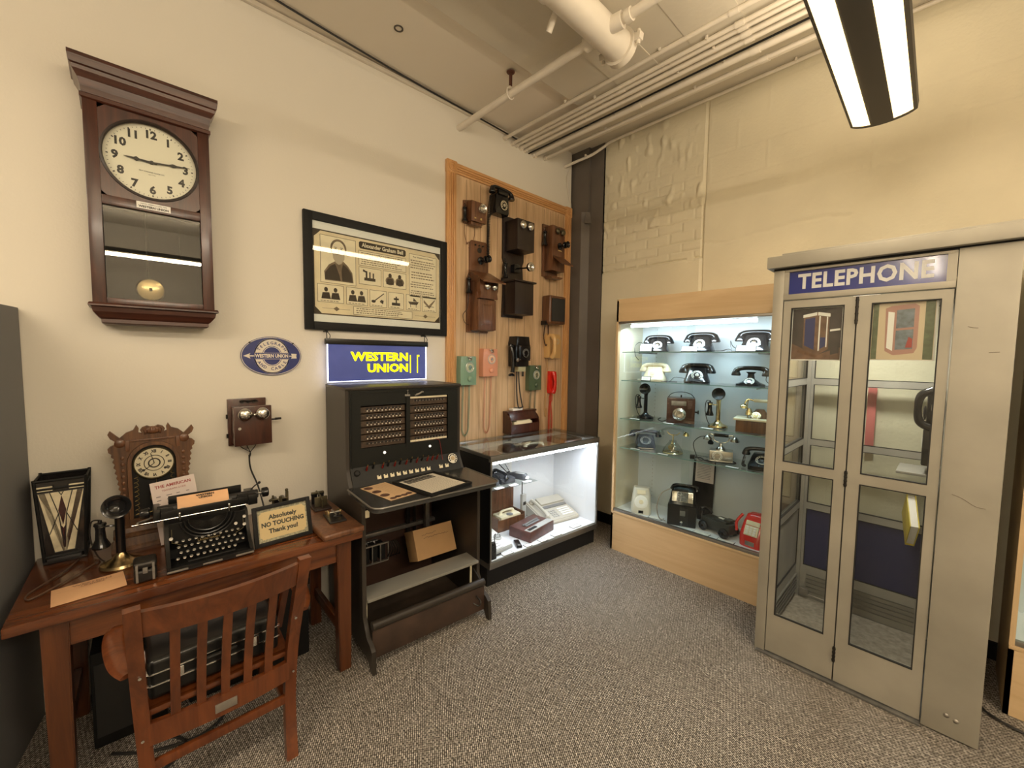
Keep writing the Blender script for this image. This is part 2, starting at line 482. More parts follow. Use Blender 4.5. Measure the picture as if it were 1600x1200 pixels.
MB().cyl((-.62, 0, 0), (.68, 0, 0), .0245, seg=20).build('tube', m_pipe, t)
m = MB(); m.cyl((.64, 0, 0), (.68, 0, 0), .031, seg=18)
m.tube([(.655, .03*math.cos(a), .03*math.sin(a)) for a in [R(q) for q in range(0, 360, 30)]], .005, 6, 1, True); m.build('coupling', m_pipe, t)
m = MB()
m.tube([(0, -.03, .03), (0, -.032, 0), (0, -.022, -.022), (0, 0, -.032), (0, .022, -.022), (0, .030, 0), (0, .014, .036)], .004, 6, 4)
m.box(-.016, .016, -.022, .022, .03, .045, .003); m.build('hanger_ring', m_pipe, t)
m = MB().cyl((0, 0, .045), (0, 0, .15), .012, seg=12).lathe([(.03, .148), (.026, .142), (.012, .138)], seg=16)
m.build('hanger_rod', mat('rusty brown', (.10, .035, .02), .6), t)
t = thing('main_pipe', 'fat cream sprinkler main with a capped end below the ceiling', 'pipe', (-1.44, 0, 3.50))
m = MB().cyl((0, YF, 0), (0, 2.2, 0), .082, seg=36); m.build('tube', m_pipe, t)
m = MB().cyl((0, 1.52, 0), (0, 1.545, 0), .089, seg=32).cyl((0, 1.57, 0), (0, 1.60, 0), .090, seg=32).build('band', m_pipe, t)
m = MB().at(T(0, 2.19, 0))
m.lathe([(.083, 0), (.100, .0), (.100, .045), (.09, .055), (.05, .06), (.0, .06)], RX(-90), 32)
for sg in (-1, 1):
    m.prism([(sg*.09, -.022), (sg*.135, -.018), (sg*.14, .018), (sg*.09, .024)], .004, .042, bev=.004)
    m.cyl((sg*.118, .022, -.04), (sg*.118, .022, .04), .011, seg=10)
m.build('end_cap', m_pipe, t)
m = MB().cyl((.05, 2.02, -.01), (.13, 2.03, -.01), .042, seg=20).cyl((.12, 2.03, -.01), (XR, 2.05, -.01), .0245, seg=18).cyl((.15, 2.03, -.01), (.185, 2.03, -.01), .034, seg=18)
m.cyl((-.12, 2.04, -.01), (-.05, 2.04, -.01), .04, seg=20)
m.build('branch', m_pipe, t)
m = MB().cyl((-.09, 1.74, -.01), (-.115, 1.745, -.03), .017, seg=12).cyl((-.115, 1.745, -.03), (-.15, 1.75, -.075), .018, .016, seg=12)
m.build('plugged_outlet', m_pipe, t)
t = thing('ceiling_conduit', 'painted metal raceway along the top of the plain wall', 'conduit', (-2.787, 0, 3.63))
m = MB().box(-.012, .010, YF, 2.55, -.014, .012, .004); m.build('channel', m_pipe, t)
t = tag(MB().tube([(-2.62, -.2, 3.64), (-2.66, .4, 3.64), (-2.72, 1.0, 3.64), (-2.765, 1.7, 3.636), (-2.77, 2.3, 3.625), (-2.76, 2.75, 3.60)], .006, 6, 5).build('cable', m_rubber), 'thin dark cable running along the edge of the cream soffit', 'cable')
t = tag(MB().tube([(-2.785, 3.44, 3.6), (-2.786, 3.38, 3.5), (-2.79, 3.43, 3.3), (-2.79, 3.4635, 3.18), (-2.79, 3.4635, 2.4)], .004, 6, 5).build('cable', m_pipe), 'thin cream wire running down the wall beside the oak board', 'cable')
# ------------------------------------------------------------------ ceiling lights
m_lamp = mat('charcoal lamp metal', (.06, .055, .05), .5)
m_strip = mat('warm diffuser', (1, .9, .7), .5, emit=(1.0, .74, .36), estr=3.2)
def lamp(label, x, y0, y1, z, pw, up=1.5):
    t = thing('linear_ceiling_light', label, 'ceiling light', (x, (y0+y1)/2, z), .8)
    L = (y1-y0)/2
    pr = []
    N = 16
    for i in range(N+1):
        a = -1+2*i/N; pr.append((.132*a, -.045*math.sqrt(max(0, 1-(a*.93)**2))))
    m = MB()
    poly = pr + [(.135, .02), (-.135, .02)]
    vs = [(px, -L, pz) for px, pz in poly] + [(px, L, pz) for px, pz in poly]
    n = len(poly)
    fs = [tuple(range(n)), tuple(reversed(range(n, 2*n)))]+[(i, i+n, (i+1) % n+n, (i+1) % n) for i in range(n)]
    m.raw(vs, fs)
    m.build('housing', m_lamp, t)
    for sg in (-1, 1):
        m = MB()
        xs = [sg*.118, sg*.095, sg*.07, sg*.046]
        def zz(xx): return -.045*math.sqrt(max(0, 1-(xx/.132*.93)**2))-.0022
        v = [(xx, -L+.03, zz(xx)) for xx in xs]+[(xx, L-.035, zz(xx)) for xx in xs]
        m.raw(v, [(i, i+1, i+5, i+4) for i in range(3)])
        m.build('diffuser', m_strip, t)
        area('lamp_light', (sg*.10, 0, -.060), .06, 2*L-.1, pw, WARM, (0, R(-sg*40), 0), t)
    area('lamp_uplight', (0, 0, .045), .16, 2*L-.1, pw*up, WARM, (R(180), 0, 0), t)
    m = MB().box(-.10, .10, -L+.04, L-.04, .021, .024).build('upper_diffuser', m_strip, t)
    m = MB()
    for yy in (-L*.75, L*.75): m.cyl((0, yy, .02), (0, yy, 3.595-z), .002, seg=6)
    m.build('suspension_wire', m_lamp, t)
    return t
lamp('long charcoal linear ceiling light with two warm glowing strips', -.30, .75, 2.97, 2.97, 9, 1.7)
lamp('second charcoal linear light in line behind the viewer', -.30, -3.3, -1.0, 2.97, 38, 2.0)
lamp('unseen charcoal linear light added as fill over the far side of the room', 2.1, -.9, 1.6, 2.97, 44, 2.3)  # added fill light, out of view
# ------------------------------------------------------------------ things hanging on the plain wall
def text_arc(m, txt, size, cx, cz, r, a0, a1, y, flip=False, bold=0.0, sx=1.0):
    """letters along an arc; angles in degrees measured from the top, clockwise"""
    n = len(txt)
    for i, ch in enumerate(txt):
        if ch == ' ': continue
        a = a0+(a1-a0)*(i/(n-1) if n > 1 else 0)
        x = cx+r*math.sin(R(a)); z = cz+r*math.cos(R(a))
        m.text(ch, size, x, z, y, .0003, bold, rot=(-a if not flip else 180-a), sx=sx)
def ellipse(rx, rz, n=48, cx=0, cz=0): return [(cx+rx*math.cos(2*PI*i/n), cz+rz*math.sin(2*PI*i/n)) for i in range(n)]

# regulator clock
t = thing('wall_clock', 'tall dark mahogany pendulum wall clock with white dial', 'clock', (-2.8, .15, 1.80), 90)
m = MB()
m.box(-.222, .222, -.018, 0, .09, .98)
m.mat(1).box(-.204, .204, -.0195, -.018, .10, .555).mat(0)  # dark sheet added so the case interior looks darker
m.box(-.222, -.205, -.125, 0, .09, .98).box(.205, .222, -.125, 0, .09, .98).box(-.222, .222, -.125, 0, .075, .10).box(-.205, .205, -.11, -.02, .555, .575)
m.build('case', [m_mah, m_blackm], t)
m = MB()
for x0, x1, z0, z1 in [(-.225, -.178, .09, 1.0), (.178, .225, .09, 1.0), (-.178, .178, .09, .125), (-.178, .178, .543, .585)]:
    m.box(x0, x1, -.142, -.12, z0, z1, .003)
# upper panel with a round opening
N = 48; rr = .172; vs = []; fs = []
for i in range(N):
    a = 2*PI*i/N; c, s_ = math.cos(a), math.sin(a); k = 1/max(abs(c)/.178, abs(s_)/.2)
    vs += [(rr*c, -.137, .78+rr*s_), (k*c, -.137, .78+k*s_ if True else 0), (rr*c, -.10, .78+rr*s_)]
for i in range(N):
    j = (i+1) % N
    fs += [(3*i, 3*j, 3*j+1, 3*i+1), (3*i, 3*i+2, 3*j+2, 3*j)]
m.raw(vs, fs)
m.box(-.178, .178, -.137, -.115, .98, 1.0)
m.build('door', m_mah, t)
m = MB()
m.lathe([(.168, .0), (.172, .008), (.180, .006), (.181, 0)], T(0, -.137, .78) @ RX(90), 48)
m.build('bezel', m_dkwood, t)
m_cup = 1.0
m = MB()
prof = [(.225, .98), (.232, .985), (.232, 1.0), (.226, 1.005), (.228, 1.03), (.236, 1.06), (.250, 1.085), (.252, 1.10), (.258, 1.105), (.262, 1.135), (.262, 1.15)]
for (x0, z0), (x1, z1) in zip(prof[:-1], prof[1:]):
    d0, d1 = x0-.225+.142, x1-.225+.142
    v = [(-x0, -d0, z0), (x0, -d0, z0), (x1, -d1, z1), (-x1, -d1, z1), (-x0, 0, z0), (-x1, 0, z1), (x0, 0, z0), (x1, 0, z1)]
    m.raw(v, [(0, 1, 2, 3), (4, 0, 3, 5), (1, 6, 7, 2)])
m.raw([(-.262, -.179, 1.15), (.262, -.179, 1.15), (.262, 0, 1.15), (-.262, 0, 1.15)], [(0, 1, 2, 3)])
m.build('crown_moulding', m_mahx, t)
m = MB()
prof = [(.236, .10), (.240, .092), (.240, .085), (.230, .080), (.226, .06), (.208, .035), (.200, .028), (.200, .012), (.192, .006)]
for (x0, z0), (x1, z1) in zip(prof[:-1], prof[1:]):
    d0, d1 = x0-.225+.142, x1-.225+.142
    v = [(-x0, -d0, z0), (x0, -d0, z0), (x1, -d1, z1), (-x1, -d1, z1), (-x0, 0, z0), (-x1, 0, z1), (x0, 0, z0), (x1, 0, z1)]
    m.raw(v, [(0, 3, 2, 1), (4, 5, 3, 0), (1, 2, 7, 6)])
m.raw([(-.192, -.109, .006), (.192, -.109, .006), (.192, 0, .006), (-.192, 0, .006)], [(0, 3, 2, 1)])
m.raw([(-.236, -.153, .10), (.236, -.153, .10), (.236, 0, .10), (-.236, 0, .10)], [(0, 1, 2, 3)])
m.build('base_moulding', m_mahx, t)
m_dial = mat('aged dial', (.80, .76, .62), .45)
m = MB().lathe([(0, 0), (.172, 0)], T(0, -.118, .78) @ RX(90), 48)
m.mat(1)
for i in range(60):
    a = R(6*i); r0 = .158; w = .0025 if i % 5 == 0 else .0010; r1 = .150 if i % 5 == 0 else .153
    ca, sa = math.cos(a), math.sin(a)
    m.raw([(r*sa+q*ca, -.1186, .78+r*ca-q*sa) for r, q in ((r0, -w), (r0, w), (r1, w), (r1, -w))], [(0, 1, 2, 3)])
for i in range(1, 13):
    a = R(30*i); m.text(str(i), .049, .128*math.sin(a), .78+.128*math.cos(a), -.1186, .0002, .0022, sx=.95)
m.text('SELF WINDING CLOCK CO.', .0075, 0, .735, -.1186, .0001, .0001).text('NEW YORK', .005, 0, .723, -.1186, .0001)
m.build('dial', [m_dial, m_ink], t)
def hand(m, a, L, w, y):
    M = T(0, y, .78) @ RY(a)
    m.raw([M @ Vector(p) for p in [(-w*.5, 0, -.02), (w*.5, 0, -.02), (w*.45, 0, L*.45), (w*1.1, 0, L*.55), (w*.5, 0, L*.66), (.0012, 0, L), (-.0012, 0, L), (-w*.5, 0, L*.66), (-w*1.1, 0, L*.55), (-w*.45, 0, L*.45)]], [tuple(range(10))])
m = MB(); hand(m, -88, .098, .010, -.124); m.build('hour_hand', m_ink, t)
m = MB(); hand(m, 84, .145, .008, -.126); m.cyl((0, -.12, .78), (0, -.129, .78), .008); m.build('minute_hand', m_ink, t)
MB().box(-.176, .176, -.128, -.125, .12, .548).build('glass_pane', m_smoke, t)
MB().lathe([(0, 0), (.171, 0)], T(0, -.131, .78) @ RX(90), 40).build('dial_glass', m_glass, t)
m = MB().box(-.062, .062, -.1445, -.142, .553, .583).mat(1).text('WESTERN UNION', .0135, 0, .562, -.1448, .0002, .0005).text('NAVAL OBSERVATORY TIME', .0075, 0, .575, -.1448, .0002)
m.build('nameplate', [m_white, m_ink], t)
m = MB().cyl((-.03, -.075, .20), (-.03, -.075, .55), .004, seg=8)
m.mat(1).lathe([(.0, -.012), (.03, -.011), (.05, -.007), (.056, 0), (.05, .007), (.03, .011), (0, .012)], T(-.022, -.078, .182) @ RX(90), 32)
m.mat(0).cyl((-.022, -.09, .175), (-.022, -.09, .19), .006, seg=10)
m.build('pendulum', [m_darkmetal, m_brass], t)
m = MB().box(.10, .155, -.05, -.02, .35, .50).box(-.12, -.06, -.05, -.02, .12, .16)
m.build('movement', m_blackm, t)

# framed sepia poster
t = thing('framed_poster', 'black framed sepia poster with bearded portrait and small engravings', 'poster', (-2.8, 1.381, 2.20), 90)
w, h = .527, .367
m = MB()
for x0, x1, z0, z1 in [(-w, -w+.052, -h, h), (w-.052, w, -h, h), (-w+.052, w-.052, h-.052, h), (-w+.052, w-.052, -h, -h+.052)]:
    m.box(x0, x1, -.028, 0, z0, z1, .003)
m.build('frame', m_blackm, t)
MB().box(-w+.05, w-.05, -.012, -.008, -h+.05, h-.05).build('mat_board', mat('mat board', (.92, .89, .86), .8), t)
m_sep = mat('sepia paper', (.86, .71, .49), .8, var=(6, .12)); m_sep2 = mat('light sepia', (.93, .80, .60), .8, var=(9, .08)); m_sepd = mat('sepia ink', (.045, .028, .018), .8); m_sepm = mat('mid sepia', (.21, .145, .095), .8, var=(30, .3)); m_pale = mat('pale sepia', (.66, .58, .47), .8)
AX, AZ = .472, .267
m = MB(); m.mat(1).quad(-AX, AX, -AZ, AZ, -.0125); m.mat(0).quad(-AX+.008, AX-.008, -AZ+.008, AZ-.008, -.0128)
for sx in (-1, 1):
    for sz in (-1, 1):
        m.mat(1).raw([(sx*(AX-.006), -.0131, sz*(AZ-.006)), (sx*(AX-.05), -.0131, sz*(AZ-.006)), (sx*(AX-.035), -.0131, sz*(AZ-.022)), (sx*(AX-.022), -.0131, sz*(AZ-.035)), (sx*(AX-.006), -.0131, sz*(AZ-.05))], [(0, 1, 2, 3, 4)])
def panel(x0, x1, z0, z1):
    m.mat(2).quad(x0-.003, x1+.003, z0-.003, z1+.003, -.0130); m.mat(3).quad(x0, x1, z0, z1, -.0132)
def lines(x0, x1, z0, z1, n, y=-.0134, ragged=.25):
    m.mat(2)
    for i in range(n):
        z = z1-(i+.5)*(z1-z0)/n; hh = (z1-z0)/n*.20
        x = x0+(random.random()*ragged*.2)*(x1-x0)
        end = x1-random.random()*ragged*(x1-x0)
        while x < end:
            l = random.uniform(.008, .022); m.quad(x, min(x+l, end), z-hh, z+hh, y); x += l+.005
# portrait
panel(-.425, -.20, -.06, .235)
m.mat(2).raw([(x, -.0134, z) for x, z in [(-.40, -.045), (-.405, .01), (-.375, .055), (-.33, .085), (-.29, .095), (-.25, .06), (-.222, .02), (-.215, -.045)]], [tuple(range(8))])
m.mat(1).raw([(x, -.0136, z) for x, z in [(-.40, -.04), (-.398, .005), (-.365, .048), (-.335, .066), (-.31, .0), (-.30, -.04)]], [tuple(range(6))])
m.mat(1).raw([(x, -.0136, z) for x, z in [(-.29, -.04), (-.295, .02), (-.285, .07), (-.25, .045), (-.228, .01), (-.223, -.04)]], [tuple(range(6))])
m.mat(2).raw([(x, -.0137, z) for x, z in ellipse(.052, .060, 24, -.312, .165)], [tuple(range(24))])
m.mat(3).raw([(x, -.0139, z) for x, z in ellipse(.042, .056, 24, -.312, .155)], [tuple(range(24))])
m.mat(5).raw([(x, -.0140, z) for x, z in [(-.35, .14), (-.33, .128), (-.312, .133), (-.29, .126), (-.272, .14), (-.275, .10), (-.295, .070), (-.312, .062), (-.33, .072), (-.347, .10)]], [tuple(range(10))])
m.mat(1)
for sx in (-1, 1):
    m.quad(-.312+sx*.019-.009, -.312+sx*.019+.009, .170, .173, -.0142); m.quad(-.312+sx*.018-.005, -.312+sx*.018+.005, .160, .165, -.0142)
m.quad(-.315, -.309, .137, .158, -.0142); m.quad(-.33, -.294, .128, .131, -.0143)
# title and text blocks
m.mat(1).raw([(x, -.0134, z) for x, z in [(-.165, .195), (-.175, .205), (-.175, .235), (-.165, .243), (.165, .243), (.175, .235), (.175, .205), (.165, .195)]], [tuple(range(8))])
m.mat(4).text('Alexander Graham Bell', .038, 0, .219, -.0137, .0001, .0010, sx=.86)
panel(-.175, .175, .085, .180); lines(-.165, .165, .09, .175, 6)
panel(.205, .435, -.085, .225); m.mat(1).text('Key Inventions & Patents', .017, .32, .208, -.0137, .0001, .0002); lines(.212, .43, .12, .19, 4); lines(.212, .43, .045, .105, 3); lines(.212, .43, -.02, .03, 3); lines(.212, .43, -.08, -.035, 3)
panel(-.175, -.02, -.04, .07); panel(.0, .175, -.04, .07)
m.mat(1).quad(-.14, -.06, -.015, .005, -.0136).quad(-.13, -.118, .005, .05, -.0136).quad(-.105, -.095, .005, .045, -.0136).quad(-.08, -.07, .005, .04, -.0136).raw([(x, -.0136, z) for x, z in [(-.15, .045), (-.12, .035), (-.12, .045), (-.148, .06)]], [(0, 1, 2, 3)])
for cx in (.05, .125):
    m.mat(2).raw([(x, -.0136, z) for x, z in ellipse(.035, .030, 16, cx, .005)], [tuple(range(16))]); m.mat(1).raw([(x, -.0138, z) for x, z in ellipse(.013, .016, 14, cx, .042)], [tuple(range(14))]); m.raw([(x, -.0138, z) for x, z in [(cx-.03, -.02), (cx-.02, .02), (cx+.02, .022), (cx+.03, -.02)]], [(0, 1, 2, 3)])
xs = [(-.44, -.29), (-.27, -.14), (-.12, -.01), (.01, .12), (.14, .25), (.27, .38)]
xs = [(-.445, -.285), (-.262, -.12), (-.10, .02), (.04, .155), (.18, .295), (.315, .435)]
for i, (a, b) in enumerate(xs):
    panel(a, b, -.185, -.075)
    c = (a+b)/2
    if i < 2:
        for q in (-.03, .03):
            m.mat(1).raw([(x, -.0136, z) for x, z in ellipse(.012, .015, 14, c+q, -.105)], [tuple(range(14))]); m.raw([(x, -.0136, z) for x, z in [(c+q-.03, -.165), (c+q-.022, -.125), (c+q+.02, -.122), (c+q+.03, -.165)]], [(0, 1, 2, 3)])
    elif i == 2:
        m.mat(1).raw([(x, -.0136, z) for x, z in [(c-.045, -.155), (c-.04, -.16), (c+.045, -.092), (c+.04, -.088)]], [(0, 1, 2, 3)]); m.raw([(x, -.0136, z) for x, z in ellipse(.016, .010, 14, c-.035, -.15)], [tuple(range(14))]); m.raw([(x, -.0136, z) for x, z in [(c+.01, -.15), (c+.02, -.135), (c+.04, -.14), (c+.035, -.165)]], [(0, 1, 2, 3)])
    elif i == 3:
        m.mat(1).quad(c-.035, c+.03, -.165, -.145, -.0136).quad(c-.02, c+.02, -.125, -.112, -.0136).quad(c-.005, c+.005, -.15, -.1, -.0136)
    elif i == 4:
        m.mat(1).raw([(x, -.0136, z) for x, z in [(c-.045, -.125), (c+.045, -.122), (c+.03, -.145), (c-.028, -.145)]], [(0, 1, 2, 3)]); m.quad(c-.025, c-.021, -.165, -.14, -.0136); m.quad(c+.02, c+.024, -.165, -.14, -.0136); m.raw([(x, -.0136, z) for x, z in [(c-.003, -.12), (c+.001, -.095), (c+.03, -.12)]], [(0, 1, 2)])
    else:
        m.mat(2).raw([(x, -.0136, z) for x, z in [(c-.05, -.10), (c-.005, -.14), (c+.05, -.09), (c+.05, -.10), (c+.0, -.165), (c-.05, -.12)]], [tuple(range(6))]); m.mat(1).quad(c-.04, c+.04, -.150, -.146, -.0138)
    lines(a+.01, b-.01, -.183, -.172, 1)
panel(-.215, .225, -.25, -.20); lines(-.20, .21, -.245, -.203, 3)
for c in (-.33, .34):
    m.mat(2).quad(c-.09, c+.09, -.226, -.224, -.0136); m.raw([(x, -.0137, z) for x, z in [(c-.02, -.225), (c, -.21), (c+.02, -.225), (c, -.24)]], [(0, 1, 2, 3)])
m.build('print', [m_sep, m_sepd, m_sepm, m_sep2, mat('title cream', (.86, .76, .60), .8), mat('beard grey', (.52, .43, .33), .8)], t)
MB().box(-w+.05, w-.05, -.0195, -.018, -h+.05, h-.05).build('glass_pane', m_glass, t)

# edge lit acrylic sign
m_blue = mat('blue acrylic', (.05, .06, .19), .15, emit=(.12, .15, .42), estr=.36, var=(5, .3))
m_yel = mat('glowing yellow', (.9, .85, .0), .4, emit=(1.0, .88, .0), estr=1.5)
m_edge = mat('glowing edge', (.9, .9, 1), .4, emit=(.72, .76, 1.0), estr=4.5)
t = thing('illuminated_sign', 'blue edge-lit acrylic telegraph sign with yellow letters under the poster', 'sign', (-2.8, 1.338, 1.49), 90)
MB().box(-.360, .360, -.052, -.046, .012, .252).build('acrylic_panel', m_blue, t)
m = MB().box(-.3655, -.360, -.053, -.045, .007, .252).box(.360, .3655, -.053, -.045, .007, .252).box(-.360, .360, -.053, -.045, .007, .012)
m.build('light_edge', m_edge, t)
MB().box(-.378, .378, -.062, -.036, .252, .290, .005).build('top_rail', m_black, t)
m = MB().text('WESTERN', .079, .213, .172, -.053, .0008, .0034, 'RIGHT', 1.16, spacing=1.04).text('UNION', .079, .213, .093, -.053, .0008, .0034, 'RIGHT', 1.16, spacing=1.04)
m.box(.226, .2335, -.0545, -.053, .057, .188).box(.285, .2925, -.0545, -.053, .057, .19).box(.2925, .305, -.0545, -.053, .178, .19)
m.build('lettering', m_yel, t)
for sx in (-.365, .355):
    m = MB().cyl((sx, 0, .335), (sx, -.05, .335), .006, seg=10).cyl((sx, -.049, .29), (sx, -.049, .34), .003, seg=8).sphere((sx, -.05, .335), .009, 10)
    m.tube([(sx, -.05, .335), (sx+.02, -.05, .31), (sx+.015, -.05, .285)], .0025, 6, 4)
    m.build('hanging_bracket', m_black, t)
m = MB().tube([(.24, -.045, .01), (.24, -.03, .005), (.245, -.01, .012)], .003, 6, 4); m.build('power_lead', m_rubber, t)

# oval enamel sign
m_eblue = mat('enamel blue', (.022, .035, .17), .25, coat=.4); m_ewhite = mat('enamel white', (.74, .68, .58), .3, coat=.4)
t = thing('enamel_sign', 'oval blue and white enamel telegraph sign with arrow', 'sign', (-2.8, .668, 1.663), 90)
m = MB()
def disc(rx, rz, y, mi, n=56, cx=0, cz=0):
    m.mat(mi).raw([(x, y, z) for x, z in ellipse(rx, rz, n, cx, cz)], [tuple(range(n))])
m.mat(0).prism(ellipse(.161, .115, 64), -.010, -.002)
disc(.158, .112, -.0102, 1); disc(.155, .109, -.0104, 0)
disc(.094, .104, -.0106, 1); disc(.090, .100, -.0108, 0) if False else None
disc(.094, .105, -.0106, 1); disc(.0905, .1005, -.0108, 0, 56); disc(.0885, .0985, -.0110, 1); disc(.054, .060, -.0112, 0); disc(.051, .057, -.0113, 1); disc(.047, .053, -.0114, 0)
m.mat(0).quad(-.092, .092, -.020, .020, -.0116); m.mat(1).quad(-.092, .092, -.0185, .0185, -.0117); m.mat(0).quad(-.0915, .0915, -.0165, .0165, -.0118)
m.mat(1).text('WESTERN UNION', .0285, 0, 0, -.012, .0002, .0011, sx=.76)
m.raw([(x, -.0119, z) for x, z in [(-.148, 0), (-.112, .016), (-.118, .003), (-.092, .003), (-.092, -.003), (-.118, -.003), (-.112, -.016)]], [tuple(range(7))])
m.raw([(x, -.0119, z) for x, z in [(.092, .003), (.108, .003), (.103, .015), (.135, .014), (.133, .0), (.133, -.0005), (.135, -.014), (.103, -.015), (.108, -.003), (.092, -.003)]], [tuple(range(10))])
m.mat(0)
text_arc(m, 'TELEGRAPH', .024, 0, -.004, .0805, -58, 58, -.0122, False, .0004)
text_arc(m, 'AND CABLE', .024, 0, .004, .0805, 238, 122, -.0122, True, .0004)
m.build('plate', [m_eblue, m_ewhite], t)
for a in (-1, 1):
    MB().cyl((a*.115, -.009, .078), (a*.115, -.014, .078), .005, seg=10).build('screw', m_darkmetal, t)

# magneto ringer box
t = thing('ringer_box', 'small mahogany ringer box with two nickel bells and crank', 'ringer box', (-2.8, .535, 1.15), 90)
m = MB().box(-.100, .092, -.016, 0, 0, .268, .004); m.build('backboard', m_mah, t)
m = MB().box(-.085, .092, -.098, -.016, .018, .225, .003); m.build('box', m_mah, t)
m = MB().box(-.088, .096, -.122, -.098, .012, .232, .004); m.mat(1).cyl((-.063, -.122, .11), (-.063, -.126, .11), .008, seg=14); m.build('lid', [m_mah, m_nickel], t)
for x in (-.037, .048):
    m = MB().lathe([(.036, 0), (.036, .004), (.032, .014), (.020, .022), (.006, .025), (.0, .026)], T(x, -.132, .187) @ RX(90), 28).cyl((x, -.12, .187), (x, -.133, .187), .008)
    m.cyl((x, -.157, .187), (x, -.162, .187), .006, seg=10)
    m.build('bell', m_nickel, t)
m = MB().cyl((.006, -.12, .187), (.006, -.15, .187), .004, seg=8).sphere((.006, -.152, .187), .008, 12).build('clapper', m_nickel, t)
m = MB().cyl((.092, -.06, .14), (.12, -.06, .14), .005).tube([(.115, -.06, .14), (.12, -.085, .143), (.12, -.10, .147)], .005, 8, 3).cyl((.118, -.10, .147), (.15, -.10, .147), .007, .006, 10); m.build('crank', m_darkmetal, t)
m = MB()
for z in (.06, .17): m.cyl((-.104, -.02, z-.012), (-.104, -.02, z+.012), .005, seg=8)
m.build('hinge', m_darkmetal, t)
m = MB()
for x in (-.03, 0, .03): m.cyl((x, -.016, .25), (x, -.026, .25), .009, seg=12)
m.tube([(-.04, -.03, .252), (-.03, -.036, .258), (0, -.03, .252), (.03, -.036, .258), (.045, -.03, .25)], .004, 6, 4)
m.build('terminal', m_darkmetal, t)
m = MB()
for x in (-.06, -.02, .035): m.tube([(x, -.05, .02), (x*.7, -.045, -.01), (0.0, -.04, -.045), (-.005, -.038, -.08)], .0022, 6, 5)
m.tube([(-.005, -.038, -.06), (.0, -.036, -.14), (.03, -.05, -.24), (.045, -.08, -.33), (.05, -.10, -.375)], .0045, 8, 6)
m.build('cord', m_rubber, t)
# ------------------------------------------------------------------ divider, desk, chair and what stands on the desk
t = MB().box(0, .95, -.03, .03, 0, 1.864, .006).build('room_divider', m_greyp)
tag(t, 'tall plain grey divider panel standing at the end of the desk', 'divider', None, (-2.795, -.335, 0), -10)

D = thing('writing_desk', 'heavy reddish-brown wooden desk below the pendulum wall clock', 'desk', (-2.119, -.319, 0), 88.1)
m = MB().box(0, 1.222, 0, .64, .713, .75, .006); m.build('tabletop', m_desk, D)
m = MB().box(.10, 1.16, .05, .075, .60, .713).box(.10, 1.16, .56, .585, .60, .713).box(.10, .125, .075, .56, .60, .713).box(1.13, 1.155, .075, .56, .60, .713)
m.build('apron', m_desk, D)
for x in (.08, 1.10):
    for y in (.03, .53):
        m = MB(); w = .072
        cx, cy = x+w/2, y+w/2
        v = []
        for z, k in ((0, .84), (.25, .9), (.713, 1.0)):
            h = w/2*k
            v += [(cx-h, cy-h, z), (cx+h, cy-h, z), (cx+h, cy+h, z), (cx-h, cy+h, z)]
        f = [(0, 3, 2, 1), (8, 9, 10, 11)]
        for L in (0, 4):
            for i in range(4): f.append((L+i, L+(i+1) % 4, L+4+(i+1) % 4, L+4+i))
        q = m.faces(v, f); bmesh.ops.bevel(m.bm, geom=[e for e in m.bm.edges], offset=.004, segments=2, affect='EDGES')
        m.build('leg', m_deskz, D)
for x in (.105, 1.125): MB().box(x, x+.025, .10, .53, .18, .24, .003).build('side_rail', m_deskz, D)

# chair
CH = thing('slat_back_chair', 'reddish wooden slat-back armchair with its back to the viewer', 'chair', (-1.95, .25, 0), 90)
def bar(m, pts, w, d):
    """square section bar through points (w along x, d along y)"""
    vs = []; fs = []
    for i, (x, y, z) in enumerate(pts):
        vs += [(x-w/2, y-d/2, z), (x+w/2, y-d/2, z), (x+w/2, y+d/2, z), (x-w/2, y+d/2, z)]
        if i:
            a = 4*(i-1)
            fs += [(a+k, a+(k+1) % 4, a+4+(k+1) % 4, a+4+k) for k in range(4)]
    n = 4*(len(pts)-1); fs += [(0, 3, 2, 1), (n, n+1, n+2, n+3)]
    q = m.faces(vs, fs, True)
    es = {e for f in q for e in f.edges if e.calc_face_angle(0) > .5}
    bmesh.ops.bevel(m.bm, geom=list(es), offset=min(w, d)*.16, segments=2, affect='EDGES')
for s in (-1, 1):
    m = MB()
    P = smooth_path([(s*.215, -.15, 0), (s*.228, -.085, .20), (s*.238, -.095, .42), (s*.244, -.155, .62), (s*.250, -.255, .885)], 5)
    bar(m, [tuple(p) for p in P], .042, .036)
    m.build('back_post', m_chair, CH)
    m = MB(); P = [(s*.225, .355, 0), (s*.215, .32, .40)]
    bar(m, P, .038, .038); m.build('leg', m_chair, CH)
    m = MB().tube([(s*.262, -.155, .62), (s*.285, -.10, .63), (s*.298, 0, .645), (s*.296, .08, .655), (s*.28, .115, .655)], lambda q: .027+.004*math.sin(q*PI), 12, 5, flat=.36)
    m.build('armrest', m_chair, CH)
    m = MB(); bar(m, [(s*.235, .10, .43), (s*.272, .085, .64)], .026, .03); m.build('arm_post', m_chair, CH)
